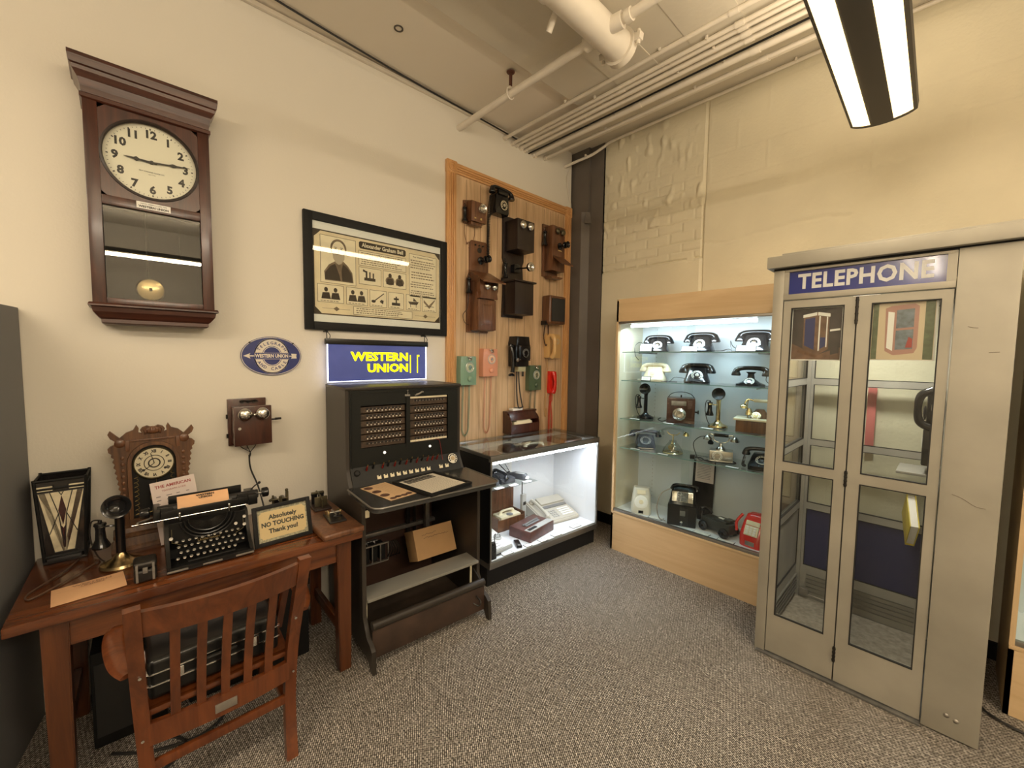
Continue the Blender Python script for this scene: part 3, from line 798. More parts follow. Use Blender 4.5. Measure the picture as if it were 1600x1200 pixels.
def curved_rail(z0, z1, hw, depth, bow, thick, topcurve=0.0, yb=lambda z: 0):
    m = MB(); n = 14; vs = []; fs = []
    for i in range(n+1):
        u = -1+2*i/n; x = hw*u; b = -bow*(1-u*u)
        zt = z1+topcurve*(1-u*u); zb = z0+topcurve*.9*(1-u*u)
        vs += [(x, yb(zb)+b-thick/2, zb), (x, yb(zt)+b-thick/2, zt), (x, yb(zt)+b+thick/2, zt), (x, yb(zb)+b+thick/2, zb)]
        if i:
            a = 4*(i-1)
            fs += [(a+k, a+(k+1) % 4, a+4+(k+1) % 4, a+4+k) for k in range(4)]
    fs += [(0, 1, 2, 3), (4*n+3, 4*n+2, 4*n+1, 4*n)]
    m.raw(vs, fs, True); return m
def ypost(z):
    z = max(.3, z)
    return -.095-(.06*(z-.42)/.2 if z < .62 else .06+.10*(z-.62)/.265) if z > .42 else -.095
curved_rail(.765, .868, .232, 0, .038, .022, .0, ypost).build('crest_rail', m_chair, CH)
curved_rail(.305, .385, .225, 0, .022, .022, .0, ypost).build('lower_rail', m_chair, CH)
for i in range(5):
    x = -.156+.078*i; u = x/.232; b = -.033*(1-u*u)
    m = MB(); P = [(x*.94, ypost(z)+b*(.6+.4*(z-.4)/.4), z) for z in (.37, .48, .56, .65, .72, .775)]
    bar(m, P, .028, .010); m.build('slat', m_chair, CH)
m = MB()
def seatf(u, v):
    x = (-1+2*u)*.235*(1-.10*abs(v-.35)); y = -.085+.44*v
    return (x, y, .435-.014*math.exp(-((abs(-1+2*u)-.45)/.3)**2)*math.sin(PI*v))
m.grid(seatf, 24, 16)
m.box(-.232, .232, -.085, .355, .398, .422, .008); m.build('seat', m_chair, CH)
m = MB()
for s in (-1, 1): m.box(s*.22-.012, s*.22+.012, -.07, .32, .17, .20, .004)
m.box(-.21, .21, .30, .322, .26, .29, .004).box(-.21, .21, -.10, -.08, .20, .235, .004); m.build('stretcher', m_chair, CH)
MB().box(-.035, .035, -.131, -.127, .325, .358, .001).build('maker_plate', m_steel, CH, 'small worn metal plate')
for s in (-1, 1):
    for z in (.34, .60): MB().cyl((s*.238, ypost(z)-.018, z), (s*.238, ypost(z)-.022, z), .005, seg=10).build('screw', m_nickel, CH)

# black case lying on the seat
t = thing('carrying_case', 'glossy black case with chrome trim lying on the chair seat', 'case', (-2.02, .24, .437), 90)
m = MB().box(-.208, .208, -.14, .22, 0, .150, .02, seg=3); m.build('shell', m_black, t)
for z in (.055, .098): MB().box(-.211, .211, -.1435, .2235, z, z+.005, .001).build('trim_strip', m_chrome, t)
m = MB().tube([(-.05, -.14, .085), (-.045, -.152, .09), (.045, -.152, .09), (.05, -.14, .085)], .006, 8, 4).build('handle', m_rubber, t)
for x in (-.12, .12): MB().box(x-.014, x+.014, -.147, -.14, .062, .095, .002).build('latch', m_chrome, t)
# trunk added to darken the gap, and cables beneath the desk
t = thing('dark_infill', 'black trunk added to darken the space beneath the desk', 'infill', (-2.60, .43, 0), 88)  # added black block, stands in for the dark under the desk
MB().box(-.24, .30, -.20, .14, .0, .50, .012).build('body', m_blackm, t); MB().box(-.245, .305, -.205, .145, .40, .43, .003).build('infill_band', m_darkmetal, t)
t = thing('added_dark_box', 'black box added to darken the space behind the near desk leg', 'box', (-2.5, -.10, 0), 88)  # added black box, stands in for the dark behind the leg
MB().box(-.03, .21, -.12, .12, 0, .42, .01).build('body', m_blackm, t); MB().box(-.018, .198, -.125, -.119, .05, .37, .002).build('front_panel', m_char, t)
tag(MB().tube([(-2.3, -.08, .012), (-2.2, .05, .012), (-2.16, .22, .012), (-2.26, .32, .016), (-2.34, .2, .012), (-2.28, .08, .022), (-2.15, .15, .012), (-2.05, .02, .012), (-2.1, -.15, .012)], .006, 8, 6).build('power_cable', m_rubber), 'looped black cable lying on the carpet under the chair', 'cable')

# stained glass lamp
t = thing('stained_glass_lamp', 'square stained glass table lamp with cream and maroon panes', 'lamp', (-2.710, -.20, .75), 88)
H0, H1 = .03, .37
def lw(z): k = (z-H0)/(H1-H0); return .062+.016*k
m = MB()
for s in (-1, 1):
    for yy in (-1, 1):
        m.tube([(s*lw(H0), yy*lw(H0), 0), (s*lw(H1), yy*lw(H1), H1+.008)], .006, 6, 1)
for z in (H0, H1-.035, H1):
    a = lw(z); m.tube([(-a, -a, z), (a, -a, z), (a, a, z), (-a, a, z)], .0055, 6, 1, True)
m.build('lead_frame', m_blackm, t)
m_maroon = mat('maroon glass', (.045, .008, .010), .12, coat=.5); m_cream = mat('cream opal glass', (.78, .70, .50), .2, coat=.5, var=(14, .3)); m_lead = mat('lead', (.05, .05, .052), .45, .6)
m = MB()
a0, a1 = lw(H0), lw(H1)
for Mz in (0, 90, 180, 270):
    m.at(RZ(Mz)).raw([(-a0, -a0+.001, H0), (a0, -a0+.001, H0), (a1, -a1+.001, H1), (-a1, -a1+.001, H1)], [(0, 1, 2, 3)])
m.at(_I)
m.build('dark_panel', mat('dark lamp glass', (.014, .012, .012), .15, coat=.4), t)
def LP(u, v):  # point on the front face: u -1..1, v 0..1
    z = H0+(H1-H0)*v; a = lw(z); return (u*a, -a-.0012, z)
def pane(m, pts): m.raw([LP(*p) for p in pts], [tuple(range(len(pts)))])
m = MB()
pane(m, [(-.93, .85), (.93, .85), (.50, .05), (-.50, .05)])
pane(m, [(-.92, .87), (-.3, .87), (-.3, .93), (-.92, .93)]); pane(m, [(.92, .87), (.3, .87), (.3, .93), (.92, .93)])
m.build('cream_pane', m_cream, t)
m = MB()
for s in (-1, 1):
    m.raw([LP(s*u, v) if True else 0 for u, v in [(.88, .845), (.64, .845), (.0, .13), (.0, .055), (.10, .055)]], [(0, 1, 2, 3, 4)])
m.raw([(x, y-.0005, z) for x, y, z in [LP(-.17, .60), LP(0, .80), LP(.17, .60), LP(0, .40)]], [(0, 1, 2, 3)])
m.raw([(x, y-.0004, z) for x, y, z in [LP(-.15, .42), LP(0, .36), LP(.15, .42), LP(.05, .10), LP(-.05, .10)]], [tuple(range(5))])
m.build('maroon_pane', m_maroon, t)
m = MB()
for pa, pb in [((-.95, .85), (.95, .85)), ((-.93, .85), (-.50, .05)), ((.93, .85), (.50, .05)), ((-.5, .05), (.5, .05)), ((-.45, .85), (-.17, .56)), ((.45, .85), (.17, .56)), ((-.17, .56), (-.62, .30)), ((.17, .56), (.62, .30)), ((-.17, .56), (0, .12)), ((.17, .56), (0, .12)), ((-.1, .85), (0, .80)), ((.1, .85), (0, .80)), ((-.3, .94), (-.3, .85)), ((.3, .94), (.3, .85))]:
    a, b = LP(*pa), LP(*pb); m.tube([(a[0], a[1]-.001, a[2]), (b[0], b[1]-.001, b[2])], .0016, 6, 1)
m.build('lead_line', m_lead, t)
m = MB().box(-.052, .052, -.088, -.055, .014, .030, .003).box(-.068, .068, -.068, .068, 0, .012, .003); m.build('base', m_lead, t)
tag(MB().tube([(-2.612, -.16, .756), (-2.5, -.20, .756), (-2.36, -.28, .756), (-2.30, -.275, .756), (-2.34, -.23, .756), (-2.46, -.14, .756), (-2.55, -.095, .757), (-2.60, -.11, .757)], .003, 6, 7).build('lamp_cord', mat('brown cord', (.10, .06, .04), .6)), 'thin brown cord looping over the desk near the divider', 'cord')

# candlestick telephone
def candlestick(label, loc, rz, m_tube, m_base, s=1.0, m_mouth=None, group=None, parent_col=None):
    t = thing('candlestick_telephone', label, 'telephone', loc, rz, group)
    mm = m_mouth or m_bake
    MB().lathe([(.066*s, 0), (.068*s, .006*s), (.064*s, .016*s), (.050*s, .022*s), (.030*s, .032*s), (.018*s, .048*s), (.015*s, .055*s)], seg=36).build('base', m_base, t)
    m = MB().lathe([(.0155*s, .05*s), (.0155*s, .20*s), (.019*s, .205*s), (.019*s, .222*s), (.012*s, .232*s)], seg=24); m.build('stem', m_tube, t)
    m = MB().lathe([(0, -.030*s), (.02*s, -.028*s), (.034*s, -.018*s), (.036*s, -.002*s), (.036*s, .0), (.03*s, .004*s)], T(0, .0, .245*s) @ RX(78), 28); m.build('transmitter', m_tube, t)
    m = MB().lathe([(.016*s, 0), (.018*s, .012*s), (.028*s, .026*s), (.044*s, .036*s), (.046*s, .036*s), (.044*s, .033*s), (.026*s, .022*s), (.012*s, .012*s), (0, .011*s)], T(0, -.006*s, .246*s) @ RX(78), 32); m.build('mouthpiece', mm, t)
    m = MB().tube([(0, 0, .165*s), (-.03*s, 0, .168*s), (-.05*s, -.012*s, .172*s), (-.062*s, -.014*s, .17*s)], .004*s, 8, 4)
    m.tube([(-.05*s, .0, .17*s), (-.062*s, .012*s, .172*s), (-.07*s, .014*s, .17*s)], .003*s, 6, 3); m.build('hook', m_tube, t)
    m = MB().at(T(-.058*s, 0, .085*s)).lathe([(0, 0), (.026*s, .0), (.029*s, .006*s), (.026*s, .014*s), (.017*s, .035*s), (.0145*s, .07*s), (.016*s, .088*s), (.020*s, .092*s), (.018*s, .10*s), (.007*s, .103*s), (.006*s, .112*s), (0, .113*s)], seg=28)
    m.build('receiver', m_bake, t)
    m = MB().tube([(-.058*s, 0, .197*s), (-.085*s, .01*s, .19*s), (-.092*s, .02*s, .12*s), (-.075*s, .03*s, .04*s), (-.05*s, .045*s, .006*s), (-.01*s, .066*s, .01*s)], .0028*s, 6, 6); m.build('cord', m_rubber, t)
    return t
m_patina = mat('dark patina brass', (.10, .085, .05), .35, .7)
candlestick('black candlestick telephone with polished brass base on the desk', (-2.44, -.022, .75), 80, m_bake, mat('worn brass', (.50, .38, .20), .25, 1.0), 1.07)

# gingerbread mantel clock
t = thing('mantel_clock', 'carved golden wood shelf clock with roman dial on the desk', 'clock', (-2.655, .108, .75), 90)
m = MB()
prof = [(.165, 0), (.165, .012), (.158, .02), (.150, .055), (.156, .06), (.156, .072), (.146, .078), (.140, .098), (.132, .102)]
for (x0, z0), (x1, z1) in zip(prof[:-1], prof[1:]):
    v = [(-x0, -x0+.10, z0), (x0, -x0+.10, z0), (x1, -x1+.10, z1), (-x1, -x1+.10, z1), (-x0, .055, z0), (-x1, .055, z1), (x0, .055, z0), (x1, .055, z1)]
    m.raw(v, [(0, 1, 2, 3), (4, 0, 3, 5), (1, 6, 7, 2)])
m.raw([(-.132, -.032, .102), (.132, -.032, .102), (.132, .055, .102), (-.132, .055, .102)], [(0, 1, 2, 3)])
m.build('base', m_oldwood, t)
m = MB()
half = [(.0, .565), (.02, .575), (.038, .568), (.046, .555), (.040, .540), (.052, .545), (.050, .565), (.058, .582), (.07, .558), (.095, .548), (.118, .525), (.135, .545), (.150, .562), (.158, .545), (.150, .525), (.135, .512), (.138, .495), (.150, .490), (.160, .478), (.158, .462), (.148, .452), (.150, .440), (.140, .430), (.146, .415), (.138, .402), (.143, .388), (.134, .376), (.140, .362), (.131, .350), (.136, .336), (.128, .324), (.133, .308), (.125, .298), (.130, .284), (.122, .272), (.127, .255), (.118, .243), (.120, .20), (.128, .16), (.132, .12), (.134, .10)]
poly = half + [(-x, z) for x, z in reversed(half[1:])]
m.prism(poly, -.018, .0)
m.build('carved_front', m_oldwood, t)
MB().box(-.11, .11, 0, .05, .10, .47).build('case', m_oldwood, t)
m = MB()
arch = [(.098, .12), (.098, .40)] + [(.098*math.cos(R(a)), .40+.098*math.sin(R(a))) for a in range(15, 166, 15)] + [(-.098, .40), (-.098, .12)]
inn = [(.082, .135), (.082, .40)] + [(.082*math.cos(R(a)), .40+.082*math.sin(R(a))) for a in range(15, 166, 15)] + [(-.082, .40), (-.082, .135)]
n = len(arch); vs = []
for (a, b), (c, d) in zip(arch, inn): vs += [(a, -.018, b), (a*.985, -.034, b), (c, -.034, d), (c, -.022, d)]
fs = []
for i in range(n):
    j = (i+1) % n
    fs += [(4*i+k, 4*i+k+1, 4*j+k+1, 4*j+k) for k in range(3)]
m.raw(vs, fs, False)
m.build('door', m_oldwood, t)
m = MB().raw([(x, -.0195, z) for x, z in inn], [tuple(range(n))]); m.build('door_back', m_blackm, t)
m = MB()
for s in (-1, 1):
    m.lathe([(0, -.006), (.016, -.004), (.020, 0), (.014, .004)], T(s*.118, -.020, .50) @ RX(90), 14)
    for k in range(7): m.sphere((s*(.112), -.019, .25+.03*k), .007, 8, (1, .4, 1.3))
m.sphere((0, -.02, .553), .030, 16, (1.15, .35, .62))
for k in range(-3, 4): m.sphere((.009*k, -.026, .553+.006*math.cos(k)), .008, 8, (.6, .6, 1.6))
m.box(-.085, .085, -.026, -.018, .505, .512, .002).box(-.10, -.085, -.026, -.018, .46, .512, .002).box(.085, .10, -.026, -.018, .46, .512, .002)
m.build('carving', m_walnut, t)
m_rdial = mat('roman dial paper', (.60, .55, .40), .5)
m = MB().lathe([(0, 0), (.072, 0)], T(0, -.026, .392) @ RX(90), 40).mat(1)
for i, s_ in enumerate(['XII', 'I', 'II', 'III', 'IIII', 'V', 'VI', 'VII', 'VIII', 'IX', 'X', 'XI']):
    a = 30*i; m.text(s_, .019, .057*math.sin(R(a)), .392+.057*math.cos(R(a)), -.0264, .0002, .0010, rot=-a, sx=.8)
for r in (.038, .0365): m.tube([(r*math.cos(R(a)), -.0264, .392+r*math.sin(R(a))) for a in range(0, 360, 12)], .0008, 4, 1, True)
m.tube([(.021*math.cos(R(a)), -.0266, .392+.021*math.sin(R(a))) for a in range(0, 360, 15)], .003, 5, 1, True)
for a in (-14, -128): m.tube([(0, -.029, .392), (.05*math.sin(R(a)), -.029, .392+.05*math.cos(R(a)))], .0016, 5, 1)
for x in (-.040, .040): m.lathe([(0, 0), (.006, 0)], T(x, -.0268, .362) @ RX(90), 12)
m.build('dial', [m_rdial, m_ink], t)
MB().lathe([(.072, 0), (.076, .005), (.080, .0), (.078, -.004), (.072, 0)], T(0, -.026, .392) @ RX(90), 40).build('bezel', m_patina, t)
m_gilt = mat('dim gilt', (.22, .16, .06), .35, .8)
m = MB().lathe([(0, .004), (.022, .003), (.026, 0)], T(.005, -.024, .225) @ RX(90), 24).cyl((.005, -.023, .24), (.005, -.023, .32), .0015, seg=6).build('pendulum', m_gilt, t)
m = MB()
for s in (-1, 1):
    for k in range(9):
        a = k*.7; m.tube([(s*(.075), -.0205, .15+.022*k), (s*(.060), -.0205, .158+.022*k), (s*(.066), -.0205, .17+.022*k)], .0018, 5, 3)
    m.tube([(s*.07, -.0205, .15), (s*.04, -.0205, .165), (s*.03, -.0205, .15), (0, -.0205, .16)], .002, 5, 4)
m.build('gilt_scroll', m_gilt, t)
# paper card behind the typewriter
t = thing('paper_card', 'white printed card headed THE AMERICAN leaning behind the typewriter', 'card', (-2.545, .222, .752), 0, None, (R(0), R(-9), R(90)))
t.rotation_euler = (R(-6), R(-6), R(90)); t.location = (-2.545, .200, .764)
MB().box(-.085, .085, 0, .0012, 0, .302).build('sheet', mat('pinkish white paper', (.74, .64, .60), .7), t)
m = MB().text('THE AMERICAN', .0195, 0, .276, -.0008, .0001, .0005).text('TELEGRAPH CODE', .011, 0, .255, -.0008, .0001)
m.mat(1)
for r_ in range(6):
    for c in range(4): m.quad(-.07+.038*c, -.07+.038*c+random.uniform(.010, .022), .228-.018*r_, .2315-.018*r_, -.0008)
m.build('printing', [mat('red ink', (.35, .06, .06), .7), mat('grey ink', (.2, .17, .17), .7)], t)

# typewriter
TW = thing('typewriter', 'old black manual typewriter with a salmon telegram in its carriage', 'typewriter', (-2.175, .268, .753), 88)
m = MB()
side = [(0, .004), (0, .030), (.05, .055), (.10, .11), (.125, .165), (.14, .175), (.33, .175), (.345, .15), (.35, .004)]
for s in (-1, 1):
    x = s*.148
    n = len(side)
    vs = [(x-.007, y, z) for y, z in side]+[(x+.007, y, z) for y, z in side]
    q = m.faces(vs, [tuple(range(n)), tuple(reversed(range(n, 2*n)))]+[(i, i+n, (i+1) % n+n, (i+1) % n) for i in range(n)])
m.box(-.15, .15, -.004, .03, .003, .026, .004).box(-.15, .15, .33, .35, .003, .15, .004).box(-.148, .148, .02, .34, .002, .012)
m.build('frame', m_black, TW)
for x in (-.12, .0, .12): MB().box(x-.035, x+.035, -.007, -.003, .008, .016, .002).build('trim_plate', m_steel, TW)
# front plate with the arched type basket
m = MB()
a_out = [(-.141, .115), (-.141, .178), (-.10, .178)] + [(-.098*math.cos(R(a)), .178-.085*math.sin(R(a))) for a in range(10, 171, 10)] + [(.10, .178), (.141, .178), (.141, .115), (.10, .07), (-.10, .07)]
m.prism(a_out, .108, .116)
m.build('front_plate', m_black, TW)
m = MB()
for k, (r, dy) in enumerate([(.100, .104), (.088, .112), (.074, .125)]):
    m.tube([(-r*math.cos(R(a)), dy, .180-r*.86*math.sin(R(a))) for a in range(0, 181, 9)], .0045, 8, 1)
m.build('type_basket_rim', m_black, TW)
m = MB()
for k in range(36):
    a = R(8+164*k/35); m.tube([(-.072*math.cos(a), .128, .180-.062*math.sin(a)), (-.028*math.cos(a), .165, .158-.012*math.sin(a))], .0013, 4, 1)
m.build('type_bars', m_darkmetal, TW)
MB().box(-.14, .14, .118, .33, .02, .06).box(-.14, .14, .20, .33, .06, .15).build('inner_works', m_blackm, TW)
m_key = mat('key top', (.20, .19, .17), .25, .2); kk = 0
for row in range(4):
    yy = .016+.0245*row; z = .052+.0155*row
    n = 11 if row else 10
    for i in range(n):
        x = -.117+.0225*i+.006*((row*2) % 3)
        if x > .125: continue
        m = MB().lathe([(.0065, 0), (.0075, .001), (.0075, .003), (.006, .0042), (0, .0042)], T(x, yy, z) @ RX(14), 12).mat(1).lathe([(.0060, .0046), (0, .0047)], T(x, yy, z) @ RX(14), 10)
        m.mat(2).cyl((x, yy, z), (x, yy+.012, z-.028), .0012, seg=4)
        m.build('key', [m_nickel, m_key, m_darkmetal], TW)
MB().box(-.085, .085, .0, .012, .034, .042, .004).build('space_bar', m_blackm, TW)
for x, z_, y_ in ((-.135, .118, .10), (.135, .152, .10), (.10, .128, .095), (.132, .12, .085)):
    MB().lathe([(.007, 0), (.007, .004), (0, .005)], T(x, y_-.006, z_) @ RX(60), 12).build('key', m_steel, TW)
MB().text('Underwood', .016, 0, .083, .1065, .0004, .0004, sx=1.1).build('lettering', mat('dim gold paint', (.40, .30, .13), .4, .5), TW)
m = MB()
for s in (-1, 1): m.tube([(s*.132, .106, .155), (s*.132, .106, .095), (s*.10, .106, .078)], .001, 4, 1)
m.build('pinstripe', mat('pinstripe gold', (.30, .25, .14), .4, .5), TW)
m = MB().box(-.19, .20, .19, .30, .176, .196, .004).box(-.19, -.165, .17, .31, .176, .225, .005).box(.165, .205, .17, .31, .176, .225, .005)
m.box(-.165, .165, .165, .175, .186, .222, .003).box(-.165, -.12, .175, .19, .20, .235, .003).box(.12, .165, .175, .19, .20, .24, .003)
m.build('carriage', m_black, TW)
MB().cyl((-.175, .225, .213), (.215, .225, .213), .021, seg=24).build('platen', m_rubber, TW)
for x0, x1 in ((-.225, -.20), (.24, .262)): MB().lathe([(.008, -.01), (.021, -.008), (.024, 0), (.024, x1-x0-.004), (.020, x1-x0), (0, x1-x0)], T(x0, .225, .213) @ RY(90), 20).build('platen_knob', m_bake, TW)
MB().cyl((.262-.06, .225, .213), (.245, .225, .213), .006).build('platen_axle', m_steel, TW)
m = MB().cyl((-.26, .160, .188), (.155, .160, .188), .0028, seg=8).build('paper_bail', m_chrome, TW)
for x in (-.10, .085): MB().cyl((x, .157, .173), (x, .157, .203), .005, seg=10).sphere((x, .157, .204), .0065, 10).build('bail_finger', m_chrome, TW)
MB().tube([(-.19, .19, .20), (-.215, .15, .205), (-.235, .12, .21), (-.24, .10, .212)], .004, 8, 4).build('return_lever', m_steel, TW)
m = MB().tube([(.19, .27, .22), (.205, .24, .25), (.225, .235, .262)], .003, 6, 3).sphere((.225, .235, .264), .007, 10).build('release_lever', m_black, TW)
m = MB().box(-.135, .15, .262, .268, .205, .262, .003, RX(0)); m.build('paper_table', m_black, TW)
MB().box(-.095, -.078, .196, .204, .19, .217, .002).build('paper_finger', m_steel, TW)
MB().box(.085, .102, .196, .204, .19, .217, .002).build('paper_finger', m_steel, TW)
t = thing('telegram_form', 'salmon telegram form rolled into the typewriter carriage', 'paper', (-2.175, .268, .753), 88)
m = MB()
pp = [(.2015, .190), (.200, .215), (.207, .232), (.222, .243), (.240, .260)]
vs = [(-.105, y-.003, z) for y, z in pp]+[(.09, y-.003, z) for y, z in pp]
m.raw(vs, [(i, i+5, i+6, i+1) for i in range(4)], True)
m.build('sheet', m_paper, t)
m = MB().at(T(0, .2185, .2445) @ RX(-45)).text('WESTERN', .013, 0, .012, -.002, .0001, .0005, sx=1.2).text('UNION', .013, 0, -.001, -.002, .0001, .0005, sx=1.2)
m.build('printing', m_ink, t)

# small sign in a black frame
t = thing('framed_notice', 'small black framed notice asking visitors not to touch', 'sign', (-2.212, .566, .7535), 0)
t.rotation_euler = (R(-13), 0, R(92))
m = MB(); w, h = .130, .19
for x0, x1, z0, z1 in [(-w, -w+.018, 0, h), (w-.018, w, 0, h), (-w+.018, w-.018, h-.018, h), (-w+.018, w-.018, 0, .018)]: m.box(x0, x1, -.006, .010, z0, z1, .002)
m.build('frame', m_blackm, t)
m_ncard = mat('tan certificate paper', (.72, .52, .28), .7); m_nb = mat('mottled border', (.36, .31, .22), .7, var=(120, .5))
m = MB().mat(1).box(-w+.016, w-.016, .002, .004, .016, h-.016)
c_ = .012; X, Z0, Z1 = .105, .030, .160
m.mat(0).raw([(x, .0016, z) for x, z in [(-X+c_, Z0), (X-c_, Z0), (X-.008, Z0+.008), (X, Z0+c_), (X, Z1-c_), (X-.008, Z1-.008), (X-c_, Z1), (-X+c_, Z1), (-X+.008, Z1-.008), (-X, Z1-c_), (-X, Z0+c_), (-X+.008, Z0+.008)]], [tuple(range(12))])
m.build('card', [m_ncard, m_nb], t)
m = MB().text('Absolutely', .029, 0, .130, .0012, .0002, .0012).text('NO TOUCHING', .029, 0, .097, .0012, .0002, .0013, sx=.92).text('Thank you!', .029, 0, .064, .0012, .0002, .0012)
m.build('lettering', m_ink, t)
MB().box(-w+.016, w-.016, -.001, -.0005, .016, h-.016).build('glass_pane', m_glass, t)
MB().prism([(-.03, 0), (.03, 0), (.02, .13), (-.02, .13)], .0105, .013).build('easel_back', m_blackm, t)

# instrument board with telegraph key and sounder
t = thing('instrument_board', 'varnished brown board holding telegraph instruments on the desk end', 'board', (-2.065, .80, .752), 89.5)
MB().box(-.100, .108, 0, .60, 0, .032, .012, seg=3).build('board', m_walnut, t)
def telegraph_key(label, loc, rz):
    t = thing('telegraph_key', label, 'telegraph key', loc, rz)
    t.scale = (1.25, 1.25, 1.25)
    MB().box(-.035, .035, -.06, .06, 0, .008, .004).build('base', m_darkmetal, t)
    m = MB().tube([(0, -.055, .030), (0, -.02, .028), (0, .03, .024), (0, .05, .022)], .004, 8, 4).cyl((-.025, .01, .025), (.025, .01, .025), .004).build('lever', m_steel, t)
    MB().lathe([(.016, 0), (.018, .003), (.014, .006), (.005, .008), (.005, .014), (.012, .018), (0, .020)], T(0, -.052, .025), 20).build('knob', m_bake, t)
    m = MB()
    for s in (-1, 1): m.box(s*.024-.004, s*.024+.004, 0, .02, .008, .035, .002)
    for s in (-1, 1): m.cyl((s*.022, .045, .008), (s*.022, .045, .022), .007, seg=12)
    m.build('trunnion', m_brass, t)
    return t
telegraph_key('dark telegraph key at the front of the brown instrument board', (-2.26, .825, .785), 84)
t = thing('telegraph_sounder', 'small telegraph sounder with twin coils at the back of the instrument board', 'telegraph sounder', (-2.50, .825, .785), 86)
t.scale = (1.15, 1.15, 1.15)
MB().box(-.04, .04, -.075, .075, 0, .010, .003).build('base', m_dkwood, t)
for s in (-1, 1): MB().cyl((s*.016, .03, .010), (s*.016, .03, .055), .014, seg=18).cyl((s*.016, .03, .055), (s*.016, .03, .060), .016).build('coil', m_black, t)
m = MB().box(-.03, .03, -.035, -.025, .010, .060, .003).tube([(-.0, -.06, .048), (0, -.02, .062), (0, .05, .066)], .0045, 8, 3).box(-.03, .03, .02, .04, .062, .068, .002).cyl((0, -.055, .01), (0, -.055, .05), .004); m.build('armature', m_patina, t)
t = thing('telegraph_relay', 'dark brass telegraph relay rising behind the framed notice', 'telegraph relay', (-2.56, .715, .785), 84)
t.location = (-2.60, .640, .751)
MB().box(-.045, .045, -.06, .06, 0, .012, .003).build('base', m_dkwood, t)
for s in (-1, 1): MB().cyl((s*.02-.0, -.02, .085), (s*.02, .05, .085), .016, seg=18).build('coil', m_black, t)
m = MB().box(-.008, .008, -.05, -.04, .012, .125, .002).box(-.04, -.03, -.03, -.02, .012, .13, .002).box(.03, .045, -.02, 0, .012, .14, .003).cyl((-.05, -.045, .11), (.04, -.045, .11), .004).sphere((-.05, -.045, .11), .008, 10).sphere((.037, -.01, .145), .009, 10)
m.build('armature', m_patina, t)
# little dark transmitter box
t = thing('inkwell_box', 'small lidded dark box on the desk edge before the typewriter', 'box', (-2.205, .048, .752), 88)
MB().box(-.036, .036, -.035, .045, .004, .055, .012, seg=3).build('body', m_darkmetal, t)
MB().box(-.037, .037, -.036, .046, .057, .088, .014, seg=3).build('lid', m_darkmetal, t)
m = MB().box(-.008, .008, -.040, -.034, .042, .066, .002).cyl((0, -.045, .05), (0, -.035, .05), .006, seg=10).build('clasp', m_steel, t)
for s in (-1, 1): MB().box(s*.025-.004, s*.025+.004, -.039, -.035, .01, .08, .001).build('strap', m_steel, t)
# salmon telegram sheet
t = thing('telegram_sheet', 'blank salmon telegram slip lying flat at the desk front', 'paper', (-2.268, -.115, .7515), 94)
m = MB()
def sf(u, v):
    return (-.102+.204*u, -.078+.156*v, .001+.006*max(0, u-.75)*4*.25+.002*math.sin(v*3))
m.grid(sf, 12, 8); m.build('sheet', m_paper, t)
m = MB().at(T(0, 0, .0045) @ RX(-90)).text('WESTERN', .020, .01, .050, 0, .0001, .0006, sx=1.25).text('UNION', .016, .01, .034, 0, .0001, .0006, sx=1.25); m.quad(-.09, .09, .024, .0248, 0)
m.build('printing', mat('faded brown ink', (.42, .24, .14), .7), t)
# ------------------------------------------------------------------ telephone switchboard
S = thing('telephone_switchboard', 'tall black telephone switchboard with rows of jacks and a writing shelf', 'switchboard', (-2.734, 1.349, 0), 85.5)
m_case = mat('dark brown-black lacquer', (.030, .024, .019), .38, spec=.35, var=(3, .15))
side = [(0, 0), (0, 1.476), (-.392, 1.476), (-.392, 1.012), (-.400, .985), (-.435, .925), (-.455, .895), (-.60, .885), (-.645, .865), (-.645, .25), (-.70, .16), (-.750, .14), (-.775, .12), (-.785, .0), (-.755, .0), (-.72, .05), (-.12, .05), (-.10, 0)]
for s in (-1, 1):
    m = MB(); n = len(side)
    xa, xb = s*.374-.011, s*.374+.011
    vs = [(xa, y, z) for y, z in side]+[(xb, y, z) for y, z in side]
    q = m.faces(vs, [tuple(range(n)), tuple(reversed(range(n, 2*n)))]+[(i, i+n, (i+1) % n+n, (i+1) % n) for i in range(n)])
    bmesh.ops.recalc_face_normals(m.bm, faces=q)
    m.build('side_panel', m_case, S)
MB().box(-.387, .387, -.404, -.0, 1.470, 1.488, .004).build('top_panel', m_case, S)
MB().box(-.363, .363, -.02, -.005, .05, 1.474).build('back_panel', mat('dark red brown panel', (.06, .03, .02), .5), S)
JL, JR = (-.298, -.014, 1.122, 1.376), (.012, .288, 1.118, 1.418)
m = MB(); y0, y1 = -0.3980, -0.2800
m.box(-.363, -.298, y0, y1, 1.0, 1.470).box(.288, .363, y0, y1, 1.0, 1.470).box(-.298, .288, y0, y1, 1.418, 1.470).box(-.298, .288, y0, y1, 1.0, 1.118)
m.box(-.298, -.014, y0, y1, 1.376, 1.418).box(-.014, .012, y0-.004, y1, 1.10, 1.44).box(-.298, -.014, y0, y1, 1.118, 1.122)
m.box(-.354, -.350, y0-.003, y0, 1.0, 1.455).box(-.363, .363, y0-.003, y0, 1.450, 1.454)
m.build('face_panel', mat('black face panel', (.010, .011, .010), .45, spec=.25), S)
m_jack = mat('jack strip brown', (.050, .030, .018), .45, var=(120, .5)); m_dot = mat('jack dot', (.62, .58, .50), .4); m_hole2 = mat('jack hole', (.005, .005, .005), .6)
